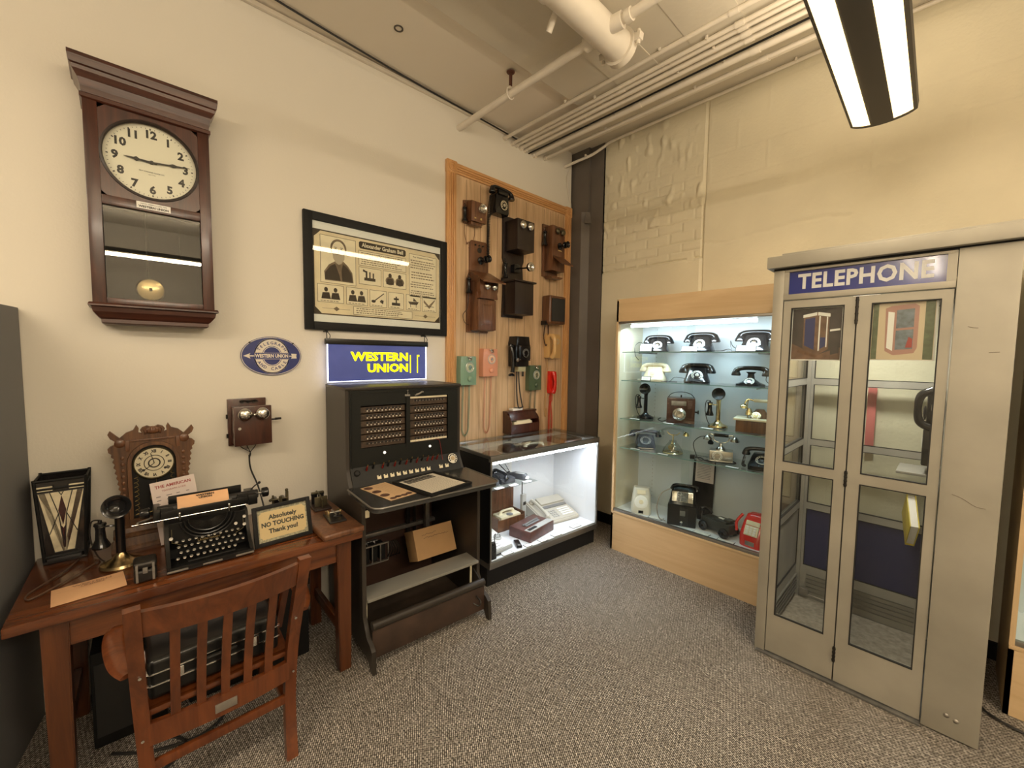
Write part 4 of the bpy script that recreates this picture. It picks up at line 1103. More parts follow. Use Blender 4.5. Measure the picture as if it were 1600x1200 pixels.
for (xa, xb, za, zb) in (JL, JR):
    for r_ in range(6):
        h = (zb-za)/6.1; z = zb-.010-h*(r_+1)+h*.1
        if xa > 0: z -= .006
        m = MB().box(xa+.004, xb-.004, -0.3860, -0.3760, z+.0035, z+h-.0035)
        n = 10; w = (xb-xa-.055)/n
        for i in range(n):
            x = xa+.042+w*i
            m.mat(2).box(x-.007, x+.007, -0.3868, -0.3860, z+h*.50, z+h*.82)
            if not (r_ == 5 and xa < 0) and not (r_ == 0 and xa > 0): m.mat(1).lathe([(.0042, 0), (.0048, .002), (.0030, .0036), (0, .004)], T(x, -0.3868, z+h*.34) @ RX(90), 8)
            m.mat(1).box(x+.0085, x+.0115, -0.3870, -0.3860, z+h*.55, z+h*.62)
            m.mat(0)
        m.build('jack_strip', [m_jack, m_dot, m_hole2], S)
for z in (1.403, 1.122): MB().box(.016, .284, -0.3885, -0.3780, z, z+.012, .001).build('designation_strip', m_ivory, S)
for x, z in ((-.156, 1.082), (.152, 1.082)): MB().lathe([(.009, 0), (.008, .004), (.003, .006), (0, .006)], T(x, -0.3980, z) @ RX(90), 16).build('signal_lamp', mat('white lamp cap', (.9, .9, .88), .3, emit=(1, .97, .9), estr=.7), S)
m = MB().box(-.024, .012, -0.4040, -0.3980, 1.420, 1.432, .003).box(-.019, .007, -0.4045, -0.4040, 1.4225, 1.4295)
m.tube([(-.006, -0.4040, 1.432), (-.004, -0.4040, 1.447), (-.010, -0.4040, 1.458), (.0, -0.4040, 1.459)], .002, 6, 3).build('number_plate', m_steel, S)
m = MB().tube([(.055, -0.4020, 1.428), (.07, -0.4100, 1.434), (.09, -0.4100, 1.444), (.10, -0.4040, 1.442)], .006, 8, 4).cyl((.048, -0.3980, 1.425), (.048, -0.4060, 1.425), .005).build('door_catch', m_steel, S)
# sloping key panel
def KP(x, v, lift=0.0):   # v 0 at the top edge, 1 at the shelf
    y0, z0, y1, z1 = -.397, 1.015, -.452, .908
    nx = Vector((0, -(z0-z1), -(y0-y1)*-1)).normalized()
    return (x, y0+(y1-y0)*v-lift*.72, z0+(z1-z0)*v+lift*.70)
m = MB(); m.raw([KP(-.363, 0), KP(.363, 0), KP(.363, 1.05), KP(-.363, 1.05)], [(0, 1, 2, 3)])
m.raw([KP(-.363, 0), KP(-.363, 1.05), (-.363, -.38, .89), (-.363, -.38, 1.01)], [(0, 1, 2, 3)]); m.build('key_panel', mat('grey black key panel', (.016, .016, .015), .5, spec=.25, var=(30, .12)), S)
for s in (-1, 1):
    m = MB()
    pts = [(s*.381, 0), (s*.381, 1)]
    m.box(s*.374-.007, s*.374+.007, -.448, -.39, .895, .915, .003); m.build('cheek', m_case, S)
KM = lambda x, v: T(*KP(x, v)) @ RX(62)
for i in range(11):
    x = [-.205, -.164, -.123, -.082, -.041, .0, .041, .082, .123, .213, .258][i]
    m = MB().box(-.0125, .0125, -.012, .012, 0, .005, .002, KM(x, .66)).mat(1).box(-.004, .004, -.003, .003, .005, .014, .001, KM(x, .60))
    m.build('lever_key', [m_ivory, m_blackm], S)
m_rplug = mat('dark red plug', (.16, .012, .010), .35); m_bplug = mat('brass tip', (.55, .42, .2), .3, 1)
for i, x in enumerate([-.272, -.232, -.175, -.140, -.098, -.062, -.022, .012, .050, .088, .125, .160, .195]):
    red = i % 2 == 0 or i > 9
    M = KM(x, .22 if red else .16) @ RX(-30)
    m = MB().cyl(M @ Vector((0, 0, 0)), M @ Vector((0, 0, .032)), .0062, .0052, 10).mat(1).cyl(M @ Vector((0, 0, .032)), M @ Vector((0, 0, .045)), .0028, seg=8)
    m.build('cord_plug', [m_rplug if red else m_blackm, m_bplug], S)
m = MB().lathe([(.018, 0), (.018, .006), (.012, .012), (0, .013)], KM(-.33, .30), 18).build('hook_switch', m_blackm, S)
m = MB().tube([(.19, -.402, 1.125), (.212, -.410, 1.12), (.222, -.414, 1.08), (.228, -.421, 1.02), (.23, -.430, .985)], .0022, 6, 5).build('patch_cord', m_rplug, S)
# rotary dial
m = MB().at(KM(.310, .34))
m.lathe([(.036, 0), (.037, .006), (.030, .009), (.0, .009)], seg=32).mat(1)
m.lathe([(.034, .0092), (.026, .0095), (.0, .0095)], seg=32).mat(0)
for k in range(10): a = R(-60+30*k); m.lathe([(.0052, 0), (0, .0002)], T(.0255*math.cos(a), .0255*math.sin(a), .0105), 10)
m.mat(2).lathe([(.014, .010), (.014, .014), (.0, .015)], seg=20)
m.build('rotary_dial', [m_bake, mat('dial face', (.66, .62, .52), .4), mat('aged dial centre', (.40, .30, .16), .4)], S)
# writing shelf with rounded corners
m = MB(); pts = []
X, Ya, Yb, r_ = .395, -.450, -.850, .055
for cx, cy, a0 in ((X-r_, Yb+r_, -90), (X-.004, Ya-.004, 0), (-X+.004, Ya-.004, 90), (-X+r_, Yb+r_, 180)):
    rr = r_ if cy < -.6 else .004
    for k in range(7): a = R(a0+15*k); pts.append((cx+rr*math.cos(a), cy+rr*math.sin(a)))
n = len(pts)
vs = [(x, y, .885) for x, y in pts]+[(x, y, .912) for x, y in pts]
q = m.faces(vs, [tuple(reversed(range(n))), tuple(range(n, 2*n))]+[(i, (i+1) % n, (i+1) % n+n, i+n) for i in range(n)], True)
m.build('writing_shelf', mat('black shelf top', (.035, .035, .034), .25, coat=.25, var=(12, .15)), S)
m = MB(); e = [(x*1.004, y-.003,   .911) for x, y in pts]
k0 = 21
m.tube([e[(27-i) % n] if False else e[i] for i in (27, 26, 25, 24, 23, 22, 21)] + [e[i] for i in (0,)] if False else [(-X, Ya, .909)]+[e[i] for i in range(21, 28)]+[e[i] for i in range(0, 7)]+[(X, Ya, .909)], .005, 8, 1)
m.build('shelf_edging', mat('worn steel edging', (.22, .21, .19), .35, .8), S)
# inside below the shelf
m = MB().box(-.363, .363, -.08, -.045, .425, .452, .003).build('cross_rail', m_steel, S)
m = MB().box(-.363, .363, -.665, -.52, .328, .345, .002)
m.build('lower_tray', mat('grey tray', (.26, .25, .22), .5, .3), S)

MB().box(-.363, .363, -.60, -.03, .045, .055).build('floor_board', mat('dusty inner board', (.05, .035, .024), .7, var=(9, .3)), S)
MB().cyl((.15, -.06, .24), (.15, -.06, .86), .016, seg=14).cyl((.13, -.075, .66), (.23, -.075, .66), .011).cyl((.205, -.06, .30), (.205, -.06, .80), .010, seg=12).build('inner_pipe', m_darkmetal, S)
m = MB().box(.255, .285, -.14, -.10, .20, .80, .002).box(.255, .36, -.14, -.10, .78, .82, .002).build('upright_bracket', m_steel, S)
m = MB()
for k in range(6):
    x = -.36+.052*k; m.box(x, x+.006, -.30, -.29, .348, .47)
m.box(-.363, -.10, -.302, -.288, .462, .470).box(-.363, -.10, -.302, -.288, .345, .352)
for k in range(5):
    m.mat(1).box(-.352+.052*k, -.318+.052*k, -.28, -.20, .352, .45); m.mat(0)
m.build('relay_rack', [m_steel, m_blackm], S)
m = MB().box(-.363, -.10, -.12, -.10, .405, .418)
for k in range(14): m.mat(1).box(-.36+.019*k, -.347+.019*k, -.124, -.12, .395, .416); m.mat(0)
m.build('terminal_strip', [m_darkmetal, m_white], S)
m = MB()
for k in range(5):
    random.seed(k); P = [(-.09+.012*k, -.28, .46), (-.085+.015*k, -.31, .42), (-.10+.02*k, -.30, .37), (-.05+.01*k, -.26, .35)]
    m.tube(P, .004, 6, 4)
m.build('wiring', m_darkmetal, S)
m = MB().cyl((-.363, -.722, .228), (.363, -.722, .228), .024, seg=20).build('foot_rail', m_case, S)
m = MB().box(-.363, .363, -.732, -.718, .05, .215, .002).build('kick_board', mat('scuffed dark wood', (.045, .026, .018), .5, var=(7, .4)), S)
m = MB().tube([(.30, -.734, .16), (.305, -.775, .14), (.29, -.775, .12), (.27, -.745, .13)], .005, 8, 4).build('hook', m_darkmetal, S)
m = MB().tube([(.35, -.54, .335), (.352, -.62, .28), (.355, -.71, .22)], .004, 6, 3).build('chain_stay', m_darkmetal, S)
for x in (-.361, .33): MB().box(x, x+.010, -.62, -.61, .055, .328).build('tray_post', m_ivory, S)
MB().box(-.366, -.344, -.652, -.645, .80, .84, .002).build('tag', m_ivory, S)
m = MB().cyl((-.340, -.60, .82), (-.340, -.63, .82), .013, seg=14).build('jack_socket', m_blackm, S)
# things lying on the switchboard
t = thing('cardboard_box', 'tilted brown cardboard carton on the tray below the switchboard shelf', 'box', (-2.375, 1.49, .352), 85)
t.rotation_euler = (R(-24), R(0), R(86)); t.location = (-2.275, 1.50, .350)
m = MB().box(-.145, .145, -.0, .14, 0, .190, .002)
m.build('carton_body', m_carton, t)
m = MB().box(-.146, .146, -.0015, .142, .187, .192).build('flap', m_carton, t)
m = MB()
for l_, (x0, x1) in enumerate(((-.09, .02), (-.08, .11))):
    x = x0; pts = []
    while x < x1: pts.append((x, -.0015, .15-.022*l_+random.uniform(-.004, .005))); x += .006
    m.tube(pts, .0009, 4, 2)
m.build('handwriting', m_ink, t)
t = thing('framed_document', 'black framed printed page lying on the switchboard shelf', 'picture frame', (0, 0, 0))
c = Vector((-2.076, 1.328, .9138)); t.location = c; t.rotation_euler = (0, 0, R(97.5))
m = MB(); w, h = .156, .178
for x0, x1, y0, y1 in [(-w, -w+.02, -h, h), (w-.02, w, -h, h), (-w+.02, w-.02, h-.02, h), (-w+.02, w-.02, -h, -h+.02)]: m.box(x0, x1, y0, y1, 0, .016, .002)
m.build('frame', m_blackm, t)
m = MB().box(-w+.018, w-.018, -h+.018, h-.018, .002, .008).build('page', mat('cream page', (.70, .64, .53), .6), t)
m = MB()
m.mat(0).raw([(-.105, .150, .0085), (.10, .150, .0085), (.10, .082, .0085), (-.105, .082, .0085)], [(3, 2, 1, 0)])
m.mat(1)
for k in range(9):
    x = -.09+.022*k; m.lathe([(.006, 0), (0, .0002)], T(x, .126+.010*(k % 2), .0088), 8); m.raw([(x-.008, .09, .0088), (x+.008, .09, .0088), (x+.006, .112, .0088), (x-.006, .112, .0088)], [(0, 1, 2, 3)])
m.mat(2)
for k in range(18):
    y = .064-.0125*k; x = -.115
    while x < .11: l = random.uniform(.008, .02); m.raw([(x, y, .0085), (x+l, y, .0085), (x+l, y+.0035, .0085), (x, y+.0035, .0085)], [(0, 1, 2, 3)]); x += l+.004
m.build('print', [mat('photo dark', (.04, .035, .03), .5), mat('photo grey', (.28, .26, .22), .5), mat('print grey', (.33, .29, .23), .6)], t)
t = thing('information_card', 'tan printed card with small photographs on the switchboard shelf', 'card', (0, 0, 0))
t.location = (-2.135, 1.074, .9135); t.rotation_euler = (0, 0, R(97))
m = MB().box(-.082, .082, -.150, .150, 0, .0015).mat(1)
for k, yy in enumerate((.115, .03, -.05)):
    m.lathe([(.026, 0), (0, .0002)], T(-.052, yy, .0018), 14)
for k in range(4): m.lathe([(.018, 0), (0, .0002)], T(-.05+.035*k, -.125+.006*(k % 2), .0018), 12)
m.mat(2)
for k in range(13):
    y = .125-.017*k; m.raw([(-.015, y, .0018), (.072, y, .0018), (.072, y+.003, .0018), (-.015, y+.003, .0018)], [(0, 1, 2, 3)])
m.build('card', [mat('tan card', (.62, .42, .24), .6), mat('photo brown', (.10, .05, .035), .5, var=(60, .6)), mat('tan print', (.38, .24, .13), .6)], t)
# ------------------------------------------------------------------ oak board with wall telephones
B = thing('display_board', 'oak framed panelled board with telephones hung on the plain wall', 'board', (-2.7992, 2.68, 0), 90)
Y0, Y1, Z0, Z1 = -.769, .775, .60, 3.205
m = MB().box(Y0+.02, Y1-.02, -.012, 0, Z0, Z1-.02)
m.build('veneer_panel', m_panel, B)
m_groove = mat('panel groove', (.12, .06, .03), .7)
m = MB(); random.seed(3); x = Y0+.10
for w in [.10, .155, .085, .12, .15, .09, .13, .11, .15, .10, .12, .09, .14]:
    x += w*.95
    if x < Y1-.1: m.box(x, x+.0035, -.0122, -.011, Z0, Z1-.1)
m.build('groove', m_groove, B)
def fluted(m, x0, x1, z0, z1, vert):
    m.box(x0, x1, -.026, 0, z0, z1, .003)
    for k in range(3):
        f = (k+.5)/3
        if vert:
            c = x0+(x1-x0)*(.16+.68*f); m.tube([(c, -.026, z0), (c, -.026, z1)], .0085, 8, 1, flat=.8)
        else:
            c = z0+(z1-z0)*(.16+.68*f); m.tube([(x0, -.026, c), (x1, -.026, c)], .0085, 8, 1, flat=.8)
fw = .088
for x0 in (Y0, Y1-fw): m = MB(); fluted(m, x0, x0+fw, Z0, Z1-fw, True); m.build('fluted_casing', m_oakz, B)
m = MB(); fluted(m, Y0+fw, Y1-fw, Z1-fw+.004, Z1-.004, False); m.build('fluted_casing', m_oakx, B)
for x0 in (Y0, Y1-fw):
    m = MB().box(x0-.003, x0+fw+.003, -.032, 0, Z1-fw-.004, Z1+.003, .003)
    m.lathe([(.034, 0), (.033, .006), (.027, .007), (.025, .002), (.018, .002), (.015, .007), (.010, .008), (.008, .003), (0, .007)], T(x0+fw/2, -.031, Z1-fw/2) @ RX(90), 28)
    m.build('rosette_block', m_oakz, B)

XW = -2.7876
def wall_at(y, z, rz=90): return (XW, y, z)
m_bellm = m_nickel
def bells(m, x, y, z, r=.030, gap=.036, M=_I):
    for s in (-1, 1):
        m.lathe([(r, 0), (r, r*.15), (r*.85, r*.45), (r*.5, r*.68), (r*.15, r*.75), (0, r*.76)], T(x+s*gap, y-.008, z) @ RX(90), 22).cyl((x+s*gap, y-.02, z), (x+s*gap, y-r*.95, z), .004, seg=8)
def transmitter(t, x, y, z, L=.05, mm=m_bake, ring=m_nickel, s=1.0):
    MB().lathe([(.032*s, 0), (.032*s, .006), (.02*s, .010), (.012*s, .014), (.011*s, L), (.022*s, L+.004), (.030*s, L+.014), (.030*s, L+.024), (.026*s, L+.028), (0, L+.028)], T(x, y, z) @ RX(90), 24).build('transmitter', m_bake, t)
    MB().lathe([(.012*s, 0), (.016*s, .01), (.026*s, .026), (.030*s, .028), (.027*s, .026), (.015*s, .008), (0, .006)], T(x, y-L-.026, z) @ RX(90), 24).build('mouthpiece', mm, t)
def receiver(t, x, y, z, L=.13, mm=m_bake):
    k = L/.13
    m = MB().at(T(x, y, z)).lathe([(0, 0), (.024*k, 0), (.027*k, .006*k), (.024*k, .016*k), (.015*k, .038*k), (.013*k, .085*k), (.016*k, .105*k), (.021*k, .112*k), (.019*k, .122*k), (.006*k, .127*k), (.005*k, .134*k), (0, .135*k)], seg=22)
    m.tube([(0, 0, .130*k), (.008, 0, .145*k), (0, 0, .155*k), (-.008, 0, .145*k), (0, 0, .130*k)], .002, 5, 3); m.build('receiver', mm, t)

# 1 small square oak wall telephone, top near corner
t = thing('wooden_wall_telephone', 'small square oak wall phone with one nickel transmitter, near the top of the board', 'telephone', wall_at(2.155, 2.755), 90)
m = MB().prism([(-.085, 0), (.105, 0), (.105, .165), (.07, .185), (.04, .19), (.0, .20), (-.04, .19), (-.085, .18)], -.014, 0, bev=.002).build('backboard', m_walnut, t)
MB().box(-.058, .095, -.085, -.014, .010, .170, .004).build('box', m_walnut, t)
MB().lathe([(.030, 0), (.030, .012), (.026, .02), (.034, .03), (.036, .036), (.030, .034), (.016, .018), (0, .016)], T(.035, -.085, .115) @ RX(90), 24).build('transmitter', m_nickel, t)
receiver(t, -.085, -.03, .005, .12)
m = MB().box(-.03, -.012, -.088, -.085, .030, .042, .001).box(.03, .048, -.088, -.085, .030, .046, .001).build('push_button', m_brass, t)
MB().box(-.05, .06, -.07, -.02, -.014, .008, .003).build('shelf', m_walnut, t)
MB().tube([(-.085, -.03, .0), (-.08, -.02, -.08), (-.045, -.01, -.16), (-.03, -.008, -.14), (-.055, -.008, -.17)], .0022, 6, 6).tube([(.02, -.02, -.01), (.03, -.012, -.08), (0, -.01, -.15), (-.03, -.01, -.19)], .002, 6, 5).build('cord', mat('brown braided cord', (.16, .07, .04), .7), t)

# rotary sets of moulded plastic
def rotary(m, M, r, mi_plate=0, mi_num=1, mi_c=2):
    m.mat(mi_plate).lathe([(r*1.08, 0), (r*1.1, r*.16), (r, r*.2), (0, r*.2)], M, 28)
    m.mat(mi_num).lathe([(r*.98, r*.205), (r*.5, r*.21), (0, r*.21)], M, 28)
    m.mat(mi_plate).lathe([(r*.84, r*.22), (r*.86, r*.27), (r*.55, r*.29), (0, r*.29)], M, 28)
    m.mat(mi_num)
    for k in range(10): a = R(-50+29*k); m.lathe([(r*.135, 0), (0, r*.01)], M @ T(r*.69*math.cos(a), r*.69*math.sin(a), r*.285), 10)
    m.mat(mi_c).lathe([(r*.36, r*.29), (r*.34, r*.34), (0, r*.35)], M, 20)
def handset(m, a, b, r, lift, M=_I):
    """handset between ends a and b, arched along lift"""
    a, b, L = Vector(a), Vector(b), Vector(lift)
    mid = (a+b)/2+L
    m.tube([a+L*.55, a+(b-a)*.14+L*.9, mid, b+(a-b)*.14+L*.9, b+L*.55], lambda q: r*(.62+.35*abs(2*q-1)**2), 12, 5)
    for e, o in ((a, b), (b, a)):
        d = -L.normalized()
        Q = T(*(e+L*.62)) @ d.to_track_quat('Z', 'Y').to_matrix().to_4x4()
        m.lathe([(0, -r*.5), (r*.7, -r*.3), (r*.95, r*.2), (r*1.25, L.length*.45), (r*1.35, L.length*.66), (r*1.2, L.length*.78), (r*.9, L.length*.76), (0, L.length*.72)], Q, 20)

t = thing('wall_telephone', 'black rotary wall phone high on the board with its handset across the top', 'telephone', wall_at(2.43, 2.89), 90)
m = MB().prism([(-.07, 0), (.07, 0), (.078, .02), (.072, .15), (.06, .175), (-.06, .175), (-.072, .15), (-.078, .02)], -.085, 0, bev=.010).build('body', m_bake, t)
m = MB().box(-.058, .058, -.10, -.02, .155, .195, .010); m.build('cradle', m_bake, t)
m = MB(); rotary(m, T(.012, -.084, .075) @ RX(90), .040); m.build('dial', [m_bake, m_ivory, m_chrome], t)
m = MB(); handset(m, (-.105, -.07, .165), (.115, -.07, .155), .022, (0, -.0, .055)); m.build('handset', m_bake, t)
m = MB().coil([(-.105, -.05, .14), (-.110, -.03, -.05), (-.108, -.025, -.35)], .010, .0030, .014).coil([(-.112, -.025, -.35), (-.10, -.02, -.36), (-.095, -.02, -.30), (-.092, -.02, -.05), (-.07, -.02, .01)], .009, .0026, .013); m.build('coiled_cord', m_rubber, t)

# tall narrow wooden phone with sloping desk hood
t = thing('wooden_wall_telephone', 'walnut wall phone with sloping writing hood and two bells, nearest the oak edge', 'telephone', wall_at(2.235, 1.875), 90)
m = MB().prism([(-.11, 0), (.10, 0), (.10, .02), (.095, .42), (.10, .46), (.10, .74), (.07, .765), (-.08, .76), (-.10, .74), (-.10, .50), (-.125, .44), (-.125, .0)], -.016, 0, bev=.003).build('backboard', m_walnut, t)
MB().box(-.095, .095, -.105, -.016, .015, .42, .004).build('box', m_walnut, t)
m = MB().box(-.092, .10, -.122, -.105, .02, .27, .003)
for q_ in (.012, .020):
    m.tube([(-.06+q_, -.122, .05+q_), (.066-q_, -.122, .05+q_), (.066-q_, -.122, .24-q_), (-.06+q_, -.122, .24-q_)], .0022, 5, 1, True)
m.build('battery_door', m_walnut, t)
m = MB().prism([(-.095, .275), (.095, .275), (.088, .32), (.098, .345), (.10, .42), (-.10, .42), (-.098, .345), (-.088, .32)], -.150, -.105, bev=.003).build('bell_board', m_walnut, t)
m = MB(); v = [(-.115, -.02, .50), (.115, -.02, .50), (.125, -.215, .395), (-.115, -.215, .395)]
m.raw([(x, y, z) for x, y, z in v]+[(x, y, z+.012) for x, y, z in v], [(3, 2, 1, 0), (4, 5, 6, 7), (0, 1, 5, 4), (1, 2, 6, 5), (2, 3, 7, 6), (3, 0, 4, 7)])
m.build('sloping_hood', m_walnut, t)
for s in (-1, 1):
    x = s*.096
    m = MB()
    m.raw([(x-.004, -.02, .42), (x-.004, -.02, .49), (x-.004, -.15, .43), (x-.004, -.15, .40), (x+.004, -.02, .42), (x+.004, -.02, .49), (x+.004, -.15, .43), (x+.004, -.15, .40)], [(0, 1, 2, 3), (7, 6, 5, 4), (0, 3, 7, 4), (1, 5, 6, 2), (2, 6, 7, 3)])
    m.build('hood_cheek', m_walnut, t)
m = MB(); bells(m, .012, -.15, .372, .030, .038); m.build('bell', m_nickel, t)
transmitter(t, .015, -.016, .605, .055)
receiver(t, -.135, -.05, .315, .13)
m = MB()
for k in range(3): m.cyl((-.045+.04*k, -.016, .725), (-.045+.04*k, -.026, .725), .007, seg=12)
m.lathe([(.022, 0), (.022, .004), (.016, .006), (0, .006)], T(0, -.016, .688) @ RX(90), 20).build('terminal', m_darkmetal, t)
MB().tube([(-.135, -.05, .31), (-.14, -.04, .20), (-.17, -.02, .14), (-.15, -.015, .08), (-.11, -.02, .06)], .0025, 6, 5).build('cord', m_rubber, t)

# large dark phone: upper box, long arm transmitter, lower box
t = thing('wooden_wall_telephone', 'large near-black wall phone with two boxes and a long transmitter arm', 'telephone', wall_at(2.63, 2.03), 90)
MB().prism([(-.13, 0), (.13, 0), (.13, .02), (.12, .29), (.14, .31), (.125, .36), (.115, .48), (.13, .52), (.13, .86), (.11, .885), (-.11, .885), (-.13, .86), (-.13, .52), (-.115, .48), (-.125, .36), (-.14, .31), (-.12, .29), (-.13, .02)], -.018, 0, bev=.003).build('backboard', m_dkwood, t)
MB().box(-.105, .105, -.175, -.018, .575, .835, .004).build('bell_box', m_dkwood, t)
m = MB(); bells(m, .0, -.175, .785, .036, .046); m.build('bell', m_nickel, t)
MB().box(-.115, .115, -.165, -.018, .02, .30, .004).build('battery_box', m_dkwood, t)
MB().box(-.135, .135, -.185, -.016, .30, .315, .004).build('writing_shelf', m_dkwood, t)
MB().box(-.035, .035, -.07, -.018, .40, .47, .004).tube([(0, -.07, .435), (0, -.12, .43), (.0, -.18, .425), (0, -.20, .425)], .007, 10, 4).lathe([(.012, 0), (.03, .012), (.036, .02), (.036, .034), (.02, .036), (0, .036)], T(0, -.20, .425) @ RX(90), 24).build('transmitter_arm', m_bake, t)
MB().lathe([(.034, 0), (.040, .004), (.040, .010), (.030, .014), (.018, .010), (.012, .004), (0, .002)], T(0, -.236, .425) @ RX(90), 28).build('mouthpiece', m_nickel, t)
receiver(t, -.14, -.06, .335, .14)
MB().tube([(-.10, -.02, .49), (-.14, -.05, .492), (-.155, -.065, .485)], .004, 6, 3).cyl((.105, -.09, .70), (.14, -.09, .70), .005).tube([(.13, -.09, .70), (.135, -.12, .705), (.135, -.14, .71)], .004, 6, 3).build('hook_and_crank', m_darkmetal, t)

# oak phone nearest the column
t = thing('wooden_wall_telephone', 'reddish oak wall phone with black transmitter, closest to the brown column', 'telephone', wall_at(3.135, 2.46), 90)
MB().box(-.115, .105, -.016, 0, .0, .50, .004).build('backboard', m_walnut, t)
MB().box(-.09, .095, -.115, -.016, .05, .475, .004).build('box', m_walnut, t)
MB().prism([(-.095, 0), (.10, 0), (.07, -.02), (-.065, -.02)], -.10, -.016).build('base_moulding', m_walnut, t)
m = MB(); bells(m, .018, -.115, .425, .030, .038); m.build('bell', m_patina, t)
transmitter(t, .02, -.115, .29, .05, m_bake, m_bake, 1.05)
m = MB(); v = [(-.08, -.116, .19), (.085, -.116, .19), (.09, -.23, .10), (-.075, -.23, .10)]
m.raw(v+[(x, y, z-.010) for x, y, z in v], [(0, 1, 2, 3), (7, 6, 5, 4), (0, 4, 5, 1), (1, 5, 6, 2), (2, 6, 7, 3), (3, 7, 4, 0)]).build('writing_shelf', m_walnut, t)
receiver(t, -.125, -.05, .285, .14)
MB().box(-.005, .05, -.1165, -.115, .243, .252).build('name_plate', m_brass, t)

# square black speaker-like box phone
t = thing('wall_box', 'square brown cabinet with dark front beside the large near-black wall phone', 'box', wall_at(3.155, 2.0), 90)
MB().box(-.12, .12, -.11, 0, 0, .275, .022, seg=4).build('housing', m_walnut, t)
MB().box(-.098, .098, -.113, -.105, .025, .25, .012, seg=3).build('front_cloth', mat('dark speaker cloth', (.025, .024, .022), .8, bump=(500, .4, .002)), t)
MB().box(-.14, -.10, -.07, -.01, -.012, .03, .006).build('bracket', m_bake, t)
m = MB().coil([(-.12, -.05, -.01), (-.125, -.04, -.12), (-.105, -.04, -.20), (-.075, -.04, -.20), (-.06, -.04, -.12), (-.065, -.04, -.01)], .005, .0028, .009).build('coiled_cord', mat('dark brown cord', (.05, .018, .012), .5), t)

# plastic wall sets
def plastic_wall(label, y, z, col, w=.165, h=.24, cord=(0.0, -.43), hand=True, lean=0):
    mm = mat(label.split()[0]+' phone plastic', col, .28, coat=.35)
    t = thing('wall_telephone', label, 'telephone', wall_at(y, z), 90)
    MB().prism([(-w/2, 0), (w/2, 0), (w/2+.002, h*.5), (w/2-.004, h), (-w/2+.004, h), (-w/2-.002, h*.5)], -.058, 0, bev=.009).build('body', mm, t)
    m = MB(); rotary(m, T(0.008, -.058, h*.62) @ RX(90), .033, 0, 1, 2)
    m.mat(3).tube([(.008+.040*math.cos(R(a)), -.062, h*.62+.040*math.sin(R(a))) for a in range(0, 360, 20)], .003, 6, 1, True)
    m.build('dial', [mm, m_ivory, m_chrome, mat('clear ring', (.6, .62, .6), .1, .2)], t)
    MB().sphere((.008, -.062, h*.22), .023, 18, (1, .7, 1)).build('volume_knob', mm, t)
    MB().box(-.02, .02, -.075, -.055, h*.93, h*.985, .006).tube([(-.012, -.07, h*.95), (-.008, -.085, h*.88), (.008, -.085, h*.88), (.012, -.07, h*.95)], .005, 8, 3).build('hook', m_chrome, t)
    m = MB().coil([(-.03, -.025, 0), (-.034, -.02, -.1), (-.036, -.015, cord[1]*.78), (-.03, -.013, cord[1]*.93), (.0, -.012, cord[1]), (.022, -.013, cord[1]*.93), (.03, -.015, cord[1]*.8), (.034, -.02, -.1), (.03, -.025, 0)], .0072, .0021, .0125)
    m.build('coiled_cord', mm, t)
    return t
plastic_wall('mint green rotary wall phone hanging over the glass counter', 2.098, 1.435, (.21, .34, .245))
plastic_wall('salmon pink rotary wall phone between the mint phone and the black one', 2.335, 1.502, (.68, .31, .20), cord=(0, -.50))
plastic_wall('olive green rotary wall phone low on the board', 2.905, 1.355, (.075, .115, .065), cord=(0, -.45))
# black coin style phone
t = thing('wall_telephone', 'black metal dial phone with hooded top and dangling receiver hook', 'telephone', wall_at(2.68, 1.585), 90)
MB().box(-.085, .085, -.10, 0, .0, .20, .008).build('lower_housing', m_bake, t)
MB().prism([(-.09, .19), (.09, .19), (.075, .275), (-.075, .275)], -.11, 0, bev=.006).build('hood', m_bake, t)
MB().box(-.062, .085, -.122, -.098, .055, .195, .005).build('dial_plate', m_bake, t)
m = MB(); rotary(m, T(.015, -.122, .125) @ RX(90), .040, 0, 1, 0)
m.build('dial', [m_bake, mat('dim dial numbers', (.16, .16, .15), .4)], t)
for x in (-.05, .073):
    for z in (.065, .185): MB().cyl((x, -.122, z), (x, -.127, z), .005, seg=10).build('screw', m_chrome, t)
m = MB(); m.tube([(-.115, -.06, .195), (-.11, -.085, .12), (-.108, -.09, .02), (-.11, -.085, -.05)], lambda q: .014+.006*abs(2*q-1), 12, 5).lathe([(.0, 0), (.026, .0), (.03, .012), (.014, .026), (0, .026)], T(-.112, -.075, -.085), 18).lathe([(0, 0), (.024, .0), (.028, .012), (.014, .024), (0, .024)], T(-.115, -.07, .20) @ RX(200), 18); m.build('handset', m_bake, t)
MB().lathe([(.018, 0), (.016, .006), (0, .007)], T(-.082, -.122, .062) @ RX(90), 20).build('coin_knob', m_nickel, t)
MB().box(-.035, .06, -.085, -.02, -.045, 0, .003).build('coin_chute', mat('aged brass fitting', (.50, .48, .30), .4, .3), t)
MB().cyl((.03, -.075, -.09), (.03, -.075, -.045), .010, seg=12).build('lock', m_darkmetal, t)
m = MB().tube([(-.02, -.05, -.02), (-.03, -.06, -.20), (-.03, -.08, -.36), (-.01, -.09, -.378), (.01, -.095, -.372)], .006, 8, 6).tube([(.0, -.05, -.02), (.006, -.06, -.20), (.02, -.08, -.34), (.022, -.09, -.372), (.01, -.095, -.372)], .006, 8, 6).build('cord', m_rubber, t)
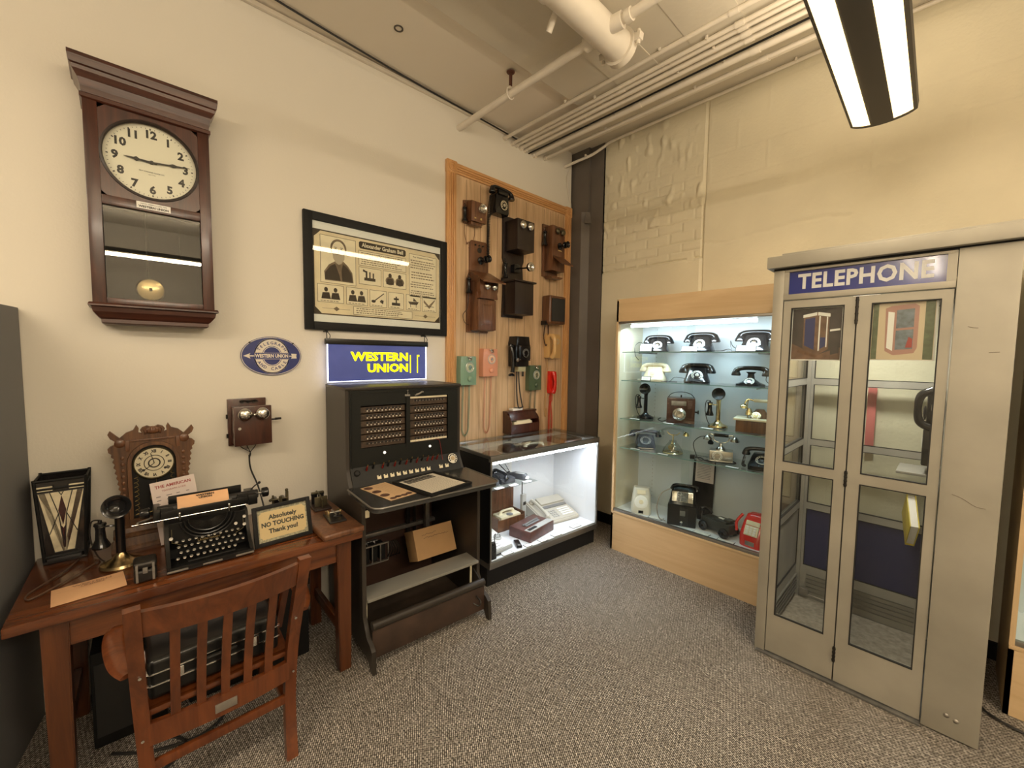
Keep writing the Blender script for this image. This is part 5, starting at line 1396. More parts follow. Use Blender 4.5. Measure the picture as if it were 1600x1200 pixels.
# beige handset style phone
mbg = mat('beige phone plastic', (.62, .38, .15), .28, coat=.35)
t = thing('wall_telephone', 'beige wall phone with its handset hung upright, next to the column', 'telephone', wall_at(3.16, 1.66), 90)
MB().prism([(-.08, .01), (.085, .0), (.10, .06), (.10, .18), (.07, .245), (-.06, .25), (-.085, .20)], -.075, 0, bev=.014).build('body', mbg, t)
m = MB(); m.tube([(-.075, -.10, .225), (-.075, -.13, .19), (-.075, -.135, .12), (-.075, -.13, .05), (-.075, -.10, .015)], lambda q: .020+.007*abs(2*q-1), 14, 5); m.build('handset', mbg, t)
m = MB().mat(1).lathe([(.03, 0), (.026, .005), (0, .006)], T(.035, -.075, .17) @ RX(90), 20).mat(0).lathe([(.012, .005), (0, .008)], T(.035, -.075, .17) @ RX(90), 16); m.build('dial', [mbg, mat('pale dial ring', (.55, .42, .25), .3)], t)
m = MB().coil([(-.06, -.03, 0), (-.062, -.025, -.25), (-.075, -.02, -.50), (-.06, -.02, -.58), (-.045, -.02, -.5)], .0072, .0021, .0125).build('coiled_cord', mbg, t)
# red handset
mrd = mat('bright red plastic', (.62, .02, .012), .25, coat=.4)
t = thing('wall_telephone', 'slim bright red wall phone, lowest beside the oak edge near the column', 'telephone', wall_at(3.17, 1.31), 90)
m = MB().at(T(0, 0, 0)).prism([(-.030, 0), (.035, 0), (.045, .05), (.048, .11), (.045, .17), (.035, .225), (-.035, .225), (-.048, .17), (-.050, .11), (-.042, .05)], -.045, 0, bev=.010).build('cradle', mrd, t)
m = MB().tube([(0, -.055, .215), (0, -.07, .17), (0, -.078, .11), (0, -.07, .05), (0, -.05, .01)], lambda q: .024+.006*math.cos(q*2*PI), 14, 5, flat=.8).build('handset', mrd, t)
MB().box(.026, .036, -.048, -.044, .15, .18, .001).build('label_strip', m_black, t)
m = MB().coil([(-.01, -.03, 0), (-.02, -.025, -.06), (.0, -.02, -.12), (.02, -.02, -.25), (.02, -.02, -.36)], .009, .0026, .013).coil([(0, -.03, 0), (.015, -.02, -.08), (-.015, -.018, -.14), (-.02, -.02, -.38)], .009, .0026, .013).build('coiled_cord', mrd, t)
# ------------------------------------------------------------------ lofted shapes shared by the desk telephones
def loft(m, rings, seg=28, p=3.0, M=None):
    """rings = (cx, cy, z, hx, hy[, power]) stacked superellipses, closed at both ends"""
    vs, fs = [], []
    for q in rings:
        cx, cy, z, hx, hy = q[:5]; pw = q[5] if len(q) > 5 else p
        for k in range(seg):
            a = 2*PI*k/seg; c, s_ = math.cos(a), math.sin(a)
            vs.append((cx+hx*math.copysign(abs(c)**(2/pw), c), cy+hy*math.copysign(abs(s_)**(2/pw), s_), z))
    for i in range(len(rings)-1):
        for k in range(seg):
            k2 = (k+1) % seg; fs.append((i*seg+k, i*seg+k2, (i+1)*seg+k2, (i+1)*seg+k))
    n = len(rings)-1
    fs += [tuple(reversed(range(seg))), tuple(n*seg+k for k in range(seg))]
    m.raw(vs, fs, True, M); return m
m_plate = mat('dial number plate', (.55, .53, .48), .35)
def cradle_phone(label, loc, rz, body, plate=None, s=1.0, cord=None, group=None, name='desk_telephone', centre=None, keypad=False):
    t = thing(name, label, 'telephone', loc, rz, group)
    m = loft(MB(), [(0, 0, 0, .088*s, .082*s), (0, 0, .012*s, .090*s, .084*s), (0, .004*s, .04*s, .080*s, .070*s), (0, .014*s, .075*s, .068*s, .050*s), (0, .020*s, .100*s, .064*s, .038*s), (0, .022*s, .112*s, .054*s, .028*s)], p=3.4)
    m.build('body', body, t)
    m = MB(); M = T(0, -.044*s, .052*s) @ RX(58)
    rotary(m, M @ T(0, 0, .004*s), .038*s); m.build('dial', [body, plate or m_plate, centre or m_chrome], t)
    m = MB()
    for sx in (-1, 1):
        m.tube([(sx*.045*s, .022*s, .095*s), (sx*.055*s, .022*s, .112*s), (sx*.058*s, .010*s, .128*s)], .006*s, 8, 3).tube([(sx*.055*s, .022*s, .112*s), (sx*.058*s, .038*s, .128*s)], .006*s, 8, 2)
    m.build('cradle_horns', body, t)
    m = MB(); handset(m, (-.090*s, .020*s, .078*s), (.090*s, .020*s, .078*s), .027*s, (0, 0, .050*s)); m.build('handset', body, t)
    if cord: MB().tube([tuple(v) for v in cord], .0024, 6, 6).build('cord', m_rubber if body is not m_ivory else m_ivory, t)
    return t
def placard(loc, w=.075, h=.045, rz=0, label='white description card', lean=18, group='description cards'):
    t = thing('description_card', label, 'card', loc, rz, group)
    t.rotation_euler = (R(-lean), 0, R(rz))
    m = MB().box(-w/2-.004, w/2+.004, .001, .006, 0, h+.004, .001).build('holder', m_blackm, t)
    m = MB().box(-w/2, w/2, -.0005, .001, .004, h).mat(1)
    for k in range(3): m.quad(-w*.32, w*.30, h*.72-k*h*.2, h*.75-k*h*.2, -.0008)
    m.build('card', [m_white, mat('card print', (.35, .35, .36), .6) if 'card print' not in bpy.data.materials else bpy.data.materials['card print']], t)
    return t
def flat_card(loc, w, d, rz, label, group):
    t = thing('description_card', label, 'card', loc, rz, group)
    MB().box(-w/2-.004, w/2+.004, -d/2-.004, d/2+.004, 0, .0015).build('backing', m_blackm, t)
    MB().box(-w/2, w/2, -d/2, d/2, .0015, .0025).build('card', m_white, t)
    return t

# ------------------------------------------------------------------ glass counter
CT = thing('display_counter', 'black glass-topped display counter lit from inside, under the telephone board', 'display counter', (-2.195, 1.885, 0), 86)
W, Dp, H = 1.20, .558, .975
m_case2 = mat('black laminate', (.010, .010, .011), .4, spec=.3); m_rail = mat('grey anodised rail', (.30, .29, .27), .35, .85)
MB().box(.0, W, .03, Dp-.02, 0, .135).build('plinth', m_case2, CT)
MB().box(0, W, 0, Dp, .135, .178, .002).box(.012, W-.012, .012, Dp-.01, .178, .186).build('deck', m_rail, CT)
MB().box(.014, W-.014, .014, Dp-.012, .186, .192).build('deck_lining', m_dwhite, CT)
MB().box(0, .016, .0, Dp, .178, .955).build('side_panel', m_case2, CT)
MB().box(.016, .019, .01, Dp, .19, .90).build('side_lining', m_dwhite, CT)
MB().box(W-.012, W-.006, .0, Dp, .178, .945).build('side_lining', m_dwhite, CT); MB().box(W-.006, W, .0, Dp, .178, .955).build('side_panel', m_case2, CT)
MB().box(.016, W-.012, Dp-.014, Dp-.006, .186, .93).build('back_lining', m_dwhite, CT)
MB().box(.60, .622, Dp-.026, Dp-.014, .19, .93).build('sliding_door_stile', m_rail, CT)
m = MB()
for x in (0, W-.014): m.box(x, x+.014, -.004, .012, .178, .94, .002)
m.box(-.002, W+.002, -.006, .02, .925, .968, .003).box(-.002, .014, .0, Dp, .945, .968, .003).box(W-.014, W+.002, .0, Dp, .945, .968, .003).box(0, W, Dp-.014, Dp, .945, .968, .003).box(-.002, W+.002, -.006, .012, .158, .186, .003)
m.build('metal_trim', m_rail, CT)
MB().box(-.002, W+.002, -.006, Dp, .968, .975).build('glass_top', glass('counter top glass', (.90, .93, .92), .06), CT)
MB().box(.014, W-.014, .002, .005, .186, .925).build('front_glass', m_glass, CT)
MB().box(.03, W-.03, .024, .036, .906, .922).build('light_tube', m_led, CT)
area('counter_light', (W/2, .05, .895), W-.06, .03, 10, (.84, .88, 1.0), (R(18), 0, 0), CT)
MB().box(.02, W-.016, .06, Dp-.02, .886, .892).build('upper_shelf', m_dwhite, CT)
MB().box(.02, .58, .13, .45, .655, .660).build('glass_shelf', m_shelfglass, CT)
m = MB()
for x in (.03, .57):
    m.box(x-.004, x+.004, .43, Dp-.05, .640, .655)
m.build('shelf_bracket', m_blackm, CT)
M86 = Matrix.Translation((-2.195, 1.885, 0)) @ RZ(86)
def cp(x, y, z): v = M86 @ Vector((x, y, z)); return tuple(v)
DZ = .1925
# printed sheet on the back
t = thing('printed_sheet', 'large printed white sheet fixed at the back of the counter', 'paper', cp(.50, Dp-.043, .50), 86)
MB().box(-.15, .13, .012, .015, .0, .42).build('sheet', m_white, t)
m = MB()
for c_, x0 in enumerate((-.13, .0)):
    for k in range(18):
        m.quad(x0, x0+.09+random.uniform(0, .02), .38-.019*k, .384-.019*k, .0115)
m.build('printing', mat('pale print', (.50, .52, .58), .6), t)
# things on the glass shelf
m_dgrey = mat('dark grey plastic', (.045, .047, .052), .35); m_lgrey = mat('light grey plastic', (.42, .42, .40), .4); m_fax = mat('warm grey plastic', (.52, .49, .42), .4); m_mgrey = mat('mid grey', (.18, .18, .18), .4)
def bag_phone(label, x, y, rz, hs=1):
    t = thing('car_telephone', label, 'telephone', cp(x, y, .661), 86+rz)
    MB().box(-.070, .070, -.10, .10, 0, .045, .008).build('transceiver', m_dgrey, t)
    m = MB()
    for k in range(6): m.box(-.07, .07, .02+.012*k, .026+.012*k, .045, .050)
    m.build('cooling_fin', m_dgrey, t)
    m = MB(); handset(m, (-.02, -.10, .050), (-.02, .07, .055), .018, (0, 0, .030)); m.build('handset', m_bake, t)
    m = MB().coil([(-.02, -.10, .05), (-.06, -.12, .02), (-.066, -.06, .055), (-.05, 0, .055)], .007, .003, .011).build('coiled_cord', m_rubber, t)
    return t
bag_phone('dark grey car telephone on the counter glass shelf, nearer its black side panel', .165, .30, 4)
bag_phone('second dark grey car telephone on the counter glass shelf beside the mobile', .335, .30, -3)
t = thing('mobile_telephone', 'grey brick mobile telephone with raised antenna on the counter glass shelf', 'telephone', cp(.49, .28, .661), 106)
m = loft(MB(), [(0, 0, 0, .032, .09, 6), (0, 0, .03, .032, .09, 6), (0, -.02, .045, .028, .06, 5)]); m.build('body', m_dgrey, t)
MB().box(-.02, .02, -.07, .01, .045, .049, .002).build('keypad', m_lgrey, t)
m = MB().cyl((.02, .085, .03), (.05, .20, .15), .003, seg=8).cyl((-.015, .085, .03), (-.06, .16, .12), .004, seg=8).build('antenna', m_bake, t)
MB().lathe([(.022, 0), (.022, .012), (.01, .02), (0, .021)], T(0, -.085, .01), 16).build('earpiece', m_white, t)
for x, y, l in ((.20, .155, 'first'), (.34, .150, 'second'), (.49, .155, 'third')):
    flat_card(cp(x, y, .661), .075, .04, 86, 'small white card at the front edge of the counter glass shelf', 'cards on the counter glass shelf')
# things on the deck
t = thing('key_telephone', 'light grey desk unit with printed panel and clear dial in the counter corner', 'telephone', cp(.175, .205, DZ), 92)
m = MB(); v = [(-.10, -.13, 0), (.10, -.13, 0), (.10, .13, 0), (-.10, .13, 0), (-.10, -.13, .025), (.10, -.13, .025), (.10, .13, .0857), (-.10, .13, .0857)]
q = m.faces(v, [(3, 2, 1, 0), (4, 5, 6, 7), (0, 1, 5, 4), (1, 2, 6, 5), (2, 3, 7, 6), (3, 0, 4, 7)]); bmesh.ops.bevel(m.bm, geom=m.bm.edges[:], offset=.005, segments=2, affect='EDGES')
m.build('housing', m_lgrey, t)
Mw = T(0, 0, .0562) @ RX(13.1)
m = MB().at(Mw).box(-.09, .09, -.122, .122, 0, .002).mat(1)
for k in range(9): m.box(-.08, .01, -.12+.026*k, -.116+.026*k, .002, .0025)
m.build('printed_panel', [m_white, m_mgrey], t)
m = MB().at(Mw @ T(.045, -.01, .004)); m.lathe([(.034, 0), (.034, .006), (.02, .012), (0, .012)], seg=24).mat(1)
for k in range(8): a = R(45*k); m.lathe([(.006, 0), (.006, .012), (0, .014)], T(.022*math.cos(a), .022*math.sin(a), .006), 10)
m.build('dial', [m_lgrey, m_chrome], t)
m = MB().tube([(-.085, -.13, .04), (-.10, -.145, .012), (-.05, -.15, .010)], .006, 8, 4).build('cord', m_rubber, t)
t = thing('wooden_telephone_box', 'open brown wooden case holding a cream dial telephone inside the counter', 'telephone', cp(.50, .445, DZ), 86)
m = MB().box(-.15, .15, -.085, .085, 0, .012).box(-.15, -.14, -.085, .085, 0, .12).box(.14, .15, -.085, .085, 0, .12).box(-.14, .14, .075, .085, 0, .12).box(-.14, .14, -.085, -.075, 0, .10)
m.build('case', m_walnut, t)
m = MB().at(T(0, .080, .122) @ RX(0)).box(-.15, .15, -.006, .006, 0, .19, .002).build('lid', m_walnut, t)
m = MB().box(-.10, .12, -.07, .06, .05, .115, .012); m.build('cream_body', m_ivory, t)
m = MB(); handset(m, (-.06, .0, .112), (.08, .0, .112), .015, (0, 0, .030)); m.build('handset', m_ivory, t)
m = MB().lathe([(.03, 0), (.03, .004), (0, .005)], T(.01, -.045, .115), 20).build('dial', m_mgrey, t)
t = thing('answering_machine', 'wood grained answering machine with grey control strip on the counter deck', 'answering machine', cp(.585, .195, DZ), 98)
MB().box(-.17, .17, -.11, .11, 0, .085, .006).build('housing', mat('dark wood grain vinyl', (.10, .035, .028), .35, var=(25, .35)), t)
MB().box(-.165, .165, -.105, -.045, .085, .089, .001).build('control_strip', m_lgrey, t)
m = MB().box(-.10, .09, -.02, .03, .085, .093, .006).tube([(-.10, 0, .095), (-.02, .005, .10), (.09, .01, .096)], .008, 8, 3).build('cassette_door', m_mgrey, t)
m = MB()
for k in range(5): m.box(-.15+.022*k, -.135+.022*k, -.09, -.06, .089, .094, .001)
m.build('button', m_bake, t)
t = thing('fax_machine', 'warm grey fax machine with side handset on the counter deck', 'fax machine', cp(.975, .348, DZ), 81)
m = MB(); v = [(-.20, -.16, 0), (.20, -.16, 0), (.20, .16, 0), (-.20, .16, 0), (-.20, -.16, .035), (.20, -.16, .035), (.20, .16, .13), (-.20, .16, .13)]
m.faces(v, [(3, 2, 1, 0), (4, 5, 6, 7), (0, 1, 5, 4), (1, 2, 6, 5), (2, 3, 7, 6), (3, 0, 4, 7)]); bmesh.ops.bevel(m.bm, geom=m.bm.edges[:], offset=.010, segments=3, affect='EDGES'); m.build('housing', m_fax, t)
Mw = T(0, 0, .0835) @ RX(16.5)
MB().at(Mw).box(-.09, .19, .05, .15, 0, .02, .006).build('paper_cover', m_fax, t)
MB().at(Mw).box(-.09, .18, .0, .035, 0, .006, .002).build('display_strip', m_mgrey, t)
m = MB().at(Mw)
for i in range(4):
    for j in range(3): m.box(-.075+.026*j, -.057+.026*j, -.13+.026*i, -.115+.026*i, 0, .005, .001)
m.build('keypad', m_lgrey, t)
m = MB().at(Mw)
for j in range(4): m.box(.03, .16, -.13+.028*j, -.112+.028*j, .0, .004, .001)
m.build('memory_buttons', m_white, t)
m = MB().at(Mw); handset(m, (-.15, -.13, .006), (-.15, .12, .006), .022, (0, 0, .034)); m.build('handset', m_fax, t)
t = thing('cordless_telephone', 'slim grey cordless telephone standing upright with black antenna in the counter', 'telephone', cp(.695, .435, DZ), 96)
MB().box(-.035, .035, -.035, .05, 0, .03, .006).build('charger', m_lgrey, t)
MB().box(-.028, .028, -.016, .016, .02, .25, .010).mat(0).build('handset_body', m_lgrey, t)
MB().box(-.02, .02, -.0175, -.015, .15, .18, .002).build('display', m_bake, t)
MB().cyl((-.018, .0, .245), (-.018, .0, .36), .005, seg=10).build('antenna', m_bake, t)
t = thing('remote_control', 'small black remote on the counter deck before the wood grained machine', 'remote', cp(.345, .095, DZ), 60)
MB().box(-.022, .022, -.06, .06, 0, .018, .006).build('body', m_bake, t)
m = MB().lathe([(.012, 0), (.012, .004), (0, .004)], T(0, -.045, .018), 16).build('speaker', m_mgrey, t)
t = thing('flip_telephone', 'black mobile telephone standing tight in the counter corner', 'telephone', cp(.056, .040, DZ), 86)
loft(MB(), [(0, 0, 0, .028, .02, 4), (0, 0, .09, .026, .018, 4), (0, 0, .12, .020, .014, 3)]).build('body', m_bake, t)
MB().cyl((.015, .0, .11), (.02, 0, .18), .0035, seg=8).build('antenna', m_rubber, t)
for x, y, w_ in ((.19, .038, .09), (.40, .040, .05), (.56, .034, .07), (.72, .040, .08), (.98, .06, .10)):
    flat_card(cp(x, y, DZ), w_, .045, 86, 'small white card lying along the counter front edge', 'cards on the counter deck')
# things under the glass top
UZ = .8925
t = thing('leather_pouch', 'rumpled brown leather pouch under the counter glass top', 'pouch', cp(.215, .30, UZ+.001), 90)
m = MB()
def pf(u, v):
    a = 2*PI*u; r = .105*(1+.10*math.sin(5*a)+.05*math.sin(9*a+1)); return (r*(1-v)*math.cos(a), .75*r*(1-v)*math.sin(a), .028*math.sin(PI*min(1, v*1.3)/2)+.003*(1+math.sin(8*a))*v*(1-v))
m.grid(pf, 36, 6); m.build('leather', mat('brown leather', (.075, .04, .028), .5, var=(20, .3)), t)
for lb, x, y, rz, body in (('black flat telephone under the counter glass top beside the leather pouch', .44, .32, 14, m_bake), ('black flat telephone with cream handset under the middle of the glass top', .66, .29, -12, m_bake)):
    t = thing('desk_telephone', lb, 'telephone', cp(x, y, UZ), 86+rz)
    loft(MB(), [(0, 0, 0, .09, .10, 3), (0, .01, .035, .085, .085, 3), (0, .02, .048, .06, .05, 3)]).build('body', body, t)
    m = MB(); handset(m, (-.08, -.03, .028), (.08, -.03, .028), .017, (0, 0, .022)); m.build('handset', m_ivory if 'cream' in lb else body, t)
t = thing('paper_booklet', 'pale booklet lying under the glass top next to the brown box', 'booklet', cp(.865, .24, UZ), 96)
MB().box(-.08, .08, -.11, .11, 0, .008, .002).build('cover', m_lgrey, t); MB().box(-.07, .07, -.10, .10, .008, .0095).build('sheet', m_ivory, t)
t = thing('wooden_box', 'flat dark brown box under the glass top at the column end', 'box', cp(1.07, .30, UZ), 84)
MB().box(-.11, .11, -.12, .12, 0, .045, .004).build('body', m_walnut, t); MB().box(-.05, .05, -.06, .06, .045, .052, .002).build('label_plate', m_lgrey, t)
# roll-front wooden phone box standing on the glass
t = thing('wooden_telephone_box', 'dark brown curved-side box with cream phone standing on the glass counter top', 'telephone', (-2.660, 2.71, .9755), 88.5)
w = .175
sp = [(0, 0), (0, .085), (.008, .125), (.028, .155), (.050, .170), (.060, .185), (.116, .185), (.116, 0)]
m = MB()
for s in (-1, 1):
    xa, xb = s*w-.006, s*w+.006; n = len(sp)
    q = m.faces([(xa, y, z) for y, z in sp]+[(xb, y, z) for y, z in sp], [tuple(range(n)), tuple(reversed(range(n, 2*n)))]+[(i, i+n, (i+1) % n+n, (i+1) % n) for i in range(n)])
m.box(-w, w, 0, .010, 0, .085).box(-w, w, .106, .116, 0, .185).box(-w, w, .0, .11, 0, .008)
m.build('case', m_mah, t)
MB().box(-w-.010, w+.010, .045, .116, .185, .205, .006).build('top_moulding', m_mah, t)
MB().at(T(0, .042, .165) @ RX(-25)).box(-w+.006, w-.006, -.006, .004, -.05, .025, .002).build('rolled_cover', m_mah, t)
m = loft(MB(), [(0, .055, .06, .12, .040, 4), (0, .055, .10, .115, .036, 4), (0, .060, .118, .08, .025, 4)]); m.build('cream_body', m_ivory, t)
m = MB(); handset(m, (-.07, .045, .112), (.07, .045, .112), .014, (0, 0, .026)); m.build('handset', m_ivory, t)
t = thing('paper_pad', 'white pad on top of the dark brown phone box', 'paper', (-2.742, 2.655, 1.181), 88)
MB().box(-.06, .06, -.030, .030, 0, .020, .003).build('pad', m_white, t); MB().box(-.015, .035, -.02, .02, .022, .025, .001).build('clip', m_mgrey, t)
# ------------------------------------------------------------------ tall maple showcase
def showcase(label, loc, w, H=2.178, lit=True, front=3.09, Dc=.42):
    t = thing('showcase', label, 'showcase', loc, 0)
    MB().box(0, w, 0, .02, 0, .325).build('kick_panel', m_maple, t)
    MB().box(0, w, -.004, .02, .325, .345, .004).build('base_moulding', m_maple, t)
    MB().box(0, w, 0, .02, H-.195, H-.008).box(0, w, .02, Dc, H-.028, H-.008).build('header', m_maple, t)
    for x in (0, w-.018): MB().box(x, x+.018, 0, Dc, 0, H-.02).build('side_panel', wood_mz, t)
    MB().box(.018, w-.018, Dc-.012, Dc-.004, .33, H-.02).build('back_lining', m_caseback, t)
    MB().box(.018, .021, .03, Dc-.012, .36, H-.1).build('side_lining', m_caseside, t); MB().box(w-.021, w-.018, .03, Dc-.012, .36, H-.1).build('side_lining', m_caseside, t)
    MB().box(.018, w-.018, .01, Dc-.012, .345, .357).build('deck', m_dwhite, t)
    MB().box(.018, w-.018, .004, .030, .345, .368, .002).build('sliding_track', m_rail, t); MB().box(.018, w-.018, .004, .030, H-.215, H-.195, .002).build('sliding_track', m_rail, t)
    m = MB()
    for x in (.16, w-.20):
        for k in range(45): m.box(x, x+.004, Dc-.0135, Dc-.0125, .42+.035*k, .43+.035*k)
    m.build('shelf_standard', m_rail, t)
    MB().box(.02, w*.5+.03, .018, .022, .368, H-.2).build('sliding_glass', m_glass, t)
    MB().box(w*.5-.03, w-.02, .010, .014, .368, H-.2).build('sliding_glass', m_glass, t)
    m_edge_ = mat('glass edge', (.25, .42, .40), .2) if 'glass edge' not in bpy.data.materials else bpy.data.materials['glass edge']
    for z in (1.73, 1.487, 1.157, .903):
        s_ = MB().box(.03, w-.03, .055, Dc-.03, z-.006, z).build('glass_shelf', m_shelfglass, t)
        MB().box(.03, w-.03, .0535, .055, z-.006, z).build('shelf_edge', m_edge_, s_)
        for x in (.16, w-.20): MB().box(x, x+.006, .10, Dc-.012, z-.016, z-.006).build('bracket', m_rail, s_)
    return t
wood_mz = wood('maple upright', (.60, .42, .23), (.68, .50, .29), 'Z', .5, .45, .1)
m_caseback = mat('pale case lining', (.62, .68, .72), .6); m_caseside = mat('cream side lining', (.62, .58, .44), .4)
CW = 1.262
SH = showcase('tall maple showcase of old telephones against the back wall', (-1.97, 3.09, 0), CW)
MB().cyl((.115, .05, 1.945), (1.06, .05, 1.945), .013, seg=12).build('light_tube', m_led, SH)
area('case_light', (CW/2, .075, 1.925), CW-.1, .04, 12.5, (.74, .89, 1.0), (R(16), 0, 0), SH)
YB = 3.32
def sp_(x, z, y=YB): return (x, y, z)
cradle_phone('black ribbed cradle telephone behind a card, top shelf beside the case wall', sp_(-1.705, 1.731), 20, m_bake, cord=[(-.09, .02, .02), (-.14, .0, .08), (-.17, -.10, .05), (-.16, -.145, -.03), (-.13, -.145, -.07)])
placard(sp_(-1.755, 1.732, 3.20), .095, .065, 8, 'white card in a black holder before the first telephone of the top shelf')
cradle_phone('black telephone with white dial in the middle of the top shelf', sp_(-1.35, 1.731), 10, m_bake, m_white, 1.08, cord=[(.08, .0, .01), (.16, -.06, .01), (.22, -.14, .02), (.25, -.18, .005), (.28, -.16, .005), (.20, -.10, .005)])
placard(sp_(-1.385, 1.732, 3.19), .115, .04, 6, 'long white card before the middle telephone of the top shelf')
cradle_phone('black telephone with silver dial on the top shelf nearest the booth', sp_(-.965, 1.731), 5, m_bake, m_plate, 1.12, cord=[(-.09, .02, .01), (-.14, -.02, .04), (-.15, -.06, .08), (-.13, -.1, .0)])
placard(sp_(-.985, 1.732, 3.18), .12, .045, 4, 'white card before the top shelf telephone nearest the booth')
cradle_phone('ivory white rotary telephone on the second shelf', sp_(-1.73, 1.488), 12, m_ivory, m_white, 1.05, cord=[(-.09, .02, .01), (-.13, -.04, .006), (-.08, -.09, .006), (.02, -.10, .006)], centre=m_ivory)
placard(sp_(-1.745, 1.489, 3.20), .075, .035, 5, 'small white card before the ivory telephone')
cradle_phone('glossy black rotary telephone in the middle of the second shelf', sp_(-1.37, 1.488), 22, m_bake, m_plate, 1.08, cord=[(-.09, .02, .03), (-.16, -.02, .04), (-.20, -.06, .008), (-.26, -.08, .006), (-.14, -.10, .006)])
# oval base phone with pedestal
t = thing('desk_telephone', 'black pedestal telephone with round base on the second shelf nearest the booth', 'telephone', sp_(-.985, 1.488), 8)
m = loft(MB(), [(0, 0, 0, .095, .075, 2.1), (0, 0, .012, .095, .075, 2.1), (0, 0, .025, .06, .05, 2), (0, .01, .05, .026, .024, 2), (0, .012, .085, .020, .018, 2), (0, .012, .10, .035, .022, 2.4)]); m.build('body', m_bake, t)
m = MB(); rotary(m, T(0, -.045, .030) @ RX(48), .032); m.build('dial', [m_bake, m_plate, m_chrome], t)
m = MB(); handset(m, (-.098, .012, .078), (.098, .012, .078), .024, (0, 0, .050)); m.build('handset', m_bake, t)
m = MB().tube([(.10, 0, .08), (.10, -.02, .04), (.13, -.03, .008), (.06, -.06, .006)], .0024, 6, 5).build('cord', m_rubber, t)
# third shelf
candlestick('black candlestick telephone on the third shelf', sp_(-1.79, 1.158, 3.30), 12, m_bake, m_bake, 1.02)
t = thing('field_telephone', 'brown wooden box telephone with nickel horn and carrying strap on the third shelf', 'telephone', sp_(-1.485, 1.158, 3.31), 24)
MB().box(-.105, .105, -.075, .075, 0, .205, .006).build('box', m_mah, t)
MB().box(-.07, .04, -.078, -.074, .145, .18, .001).build('name_plate', m_steel, t)
MB().lathe([(.05, 0), (.05, .006), (.040, .012), (.040, .024), (.032, .030), (.018, .012), (0, .010)], T(-.01, -.075, .075) @ RX(90), 28).build('transmitter', m_nickel, t)
m = MB().tube([(-.10, 0, .20), (-.07, 0, .235), (0, 0, .25), (.07, 0, .235), (.10, 0, .20)], .006, 8, 4, flat=.5).build('strap', m_rubber, t)
MB().cyl((.105, 0, .09), (.135, 0, .09), .006).cyl((.13, 0, .075), (.13, 0, .105), .005).build('crank', m_darkmetal, t)
MB().cyl((0, 0, .205), (0, 0, .225), .005, seg=8).tube([(-.10, -.03, .02), (-.14, -.06, .008), (-.17, -.04, .02), (-.15, -.02, .03)], .004, 6, 4).build('switch_and_lead', m_darkmetal, t)
candlestick('polished brass candlestick telephone with black mouthpiece on the third shelf', sp_(-1.19, 1.158, 3.30), 15, m_brass, m_brass, 1.02, m_bake)
t = thing('ornate_telephone', 'gilt ornate telephone on a carved box, third shelf nearest the booth', 'telephone', sp_(-.93, 1.158, 3.30), 10)
MB().box(-.12, .12, -.07, .07, 0, .085, .003).build('carved_box', m_oldwood, t)
MB().box(-.135, .135, -.085, .085, .085, .10, .004).build('box_top', m_ivory, t)
m = loft(MB(), [(.02, .02, .10, .06, .04, 3), (.02, .02, .13, .05, .032, 2.6), (.02, .02, .165, .026, .02, 2)]); m.build('gilt_body', m_oldwood, t)
m = MB(); rotary(m, T(.0, -.03, .12) @ RX(50), .030); m.build('dial', [m_brass, m_white, m_brass], t)
m = MB().tube([(-.055, .01, .10), (-.06, .01, .20), (-.05, .01, .235)], .004, 8, 3).tube([(.09, .01, .16), (.09, .01, .22)], .005, 8, 2).build('cradle_arms', m_brass, t)
m = MB().cyl((-.02, .01, .225), (.11, .01, .225), .012).mat(0); m.build('grip', m_ivory, t)
m = MB().tube([(-.02, .01, .225), (-.06, .005, .23), (-.075, -.01, .20)], .006, 8, 4).lathe([(0, -.01), (.020, -.008), (.027, .0), (.024, .012), (.012, .022), (0, .024)], T(-.078, -.015, .175), 18).lathe([(0, -.03), (.024, -.026), (.020, 0), (.010, .02), (0, .022)], T(-.045, -.02, .15), 18).build('mouth_horn', m_brass, t)
for x, lb in ((-1.80, 'black candlestick'), (-1.50, 'wooden box telephone'), (-1.20, 'brass candlestick')):
    flat_card(sp_(x-.02, 1.158, 3.175), .085, .03, 0, 'white card lying before the '+lb+' on the third shelf', 'cards on the showcase shelves')
# fourth shelf
t = thing('desk_telephone', 'black wedge telephone with large dial on the fourth shelf, near the case wall', 'telephone', sp_(-1.79, .904, 3.315), 32)
m = loft(MB(), [(0, 0, 0, .085, .10, 4), (0, 0, .02, .085, .10, 4), (0, .03, .07, .075, .065, 3.4), (0, .05, .10, .07, .040, 3)]); m.build('body', m_bake, t)
m = MB(); rotary(m, T(0, -.045, .060) @ RX(38), .045); m.build('dial', [m_bake, mat('grey dial numbers', (.34, .34, .34), .4), m_chrome], t)
m = MB(); handset(m, (-.11, .055, .09), (.11, .055, .09), .022, (0, 0, .040)); m.build('handset', mat('smoky blue black plastic', (.03, .035, .055), .15, coat=.5), t)
m = MB().box(-.06, .06, -.105, -.10, .004, .012, .001).build('chrome_strip', m_chrome, t)
t = thing('novelty_telephone', 'transparent telephone with gilt fittings on the fourth shelf', 'telephone', sp_(-1.53, .904, 3.29), 10)
m_clear = glass('clear plastic', (.86, .88, .86), .10, .03)
MB().lathe([(.078, .004), (.078, .012), (.070, .035), (.045, .07), (.028, .09), (.030, .10), (0, .102)], seg=32).build('clear_body', m_clear, t)
MB().lathe([(.080, 0), (.082, .004), (.078, .008), (.05, .008), (.05, 0), (.08, 0)], seg=36).build('gilt_ring', m_brass, t)
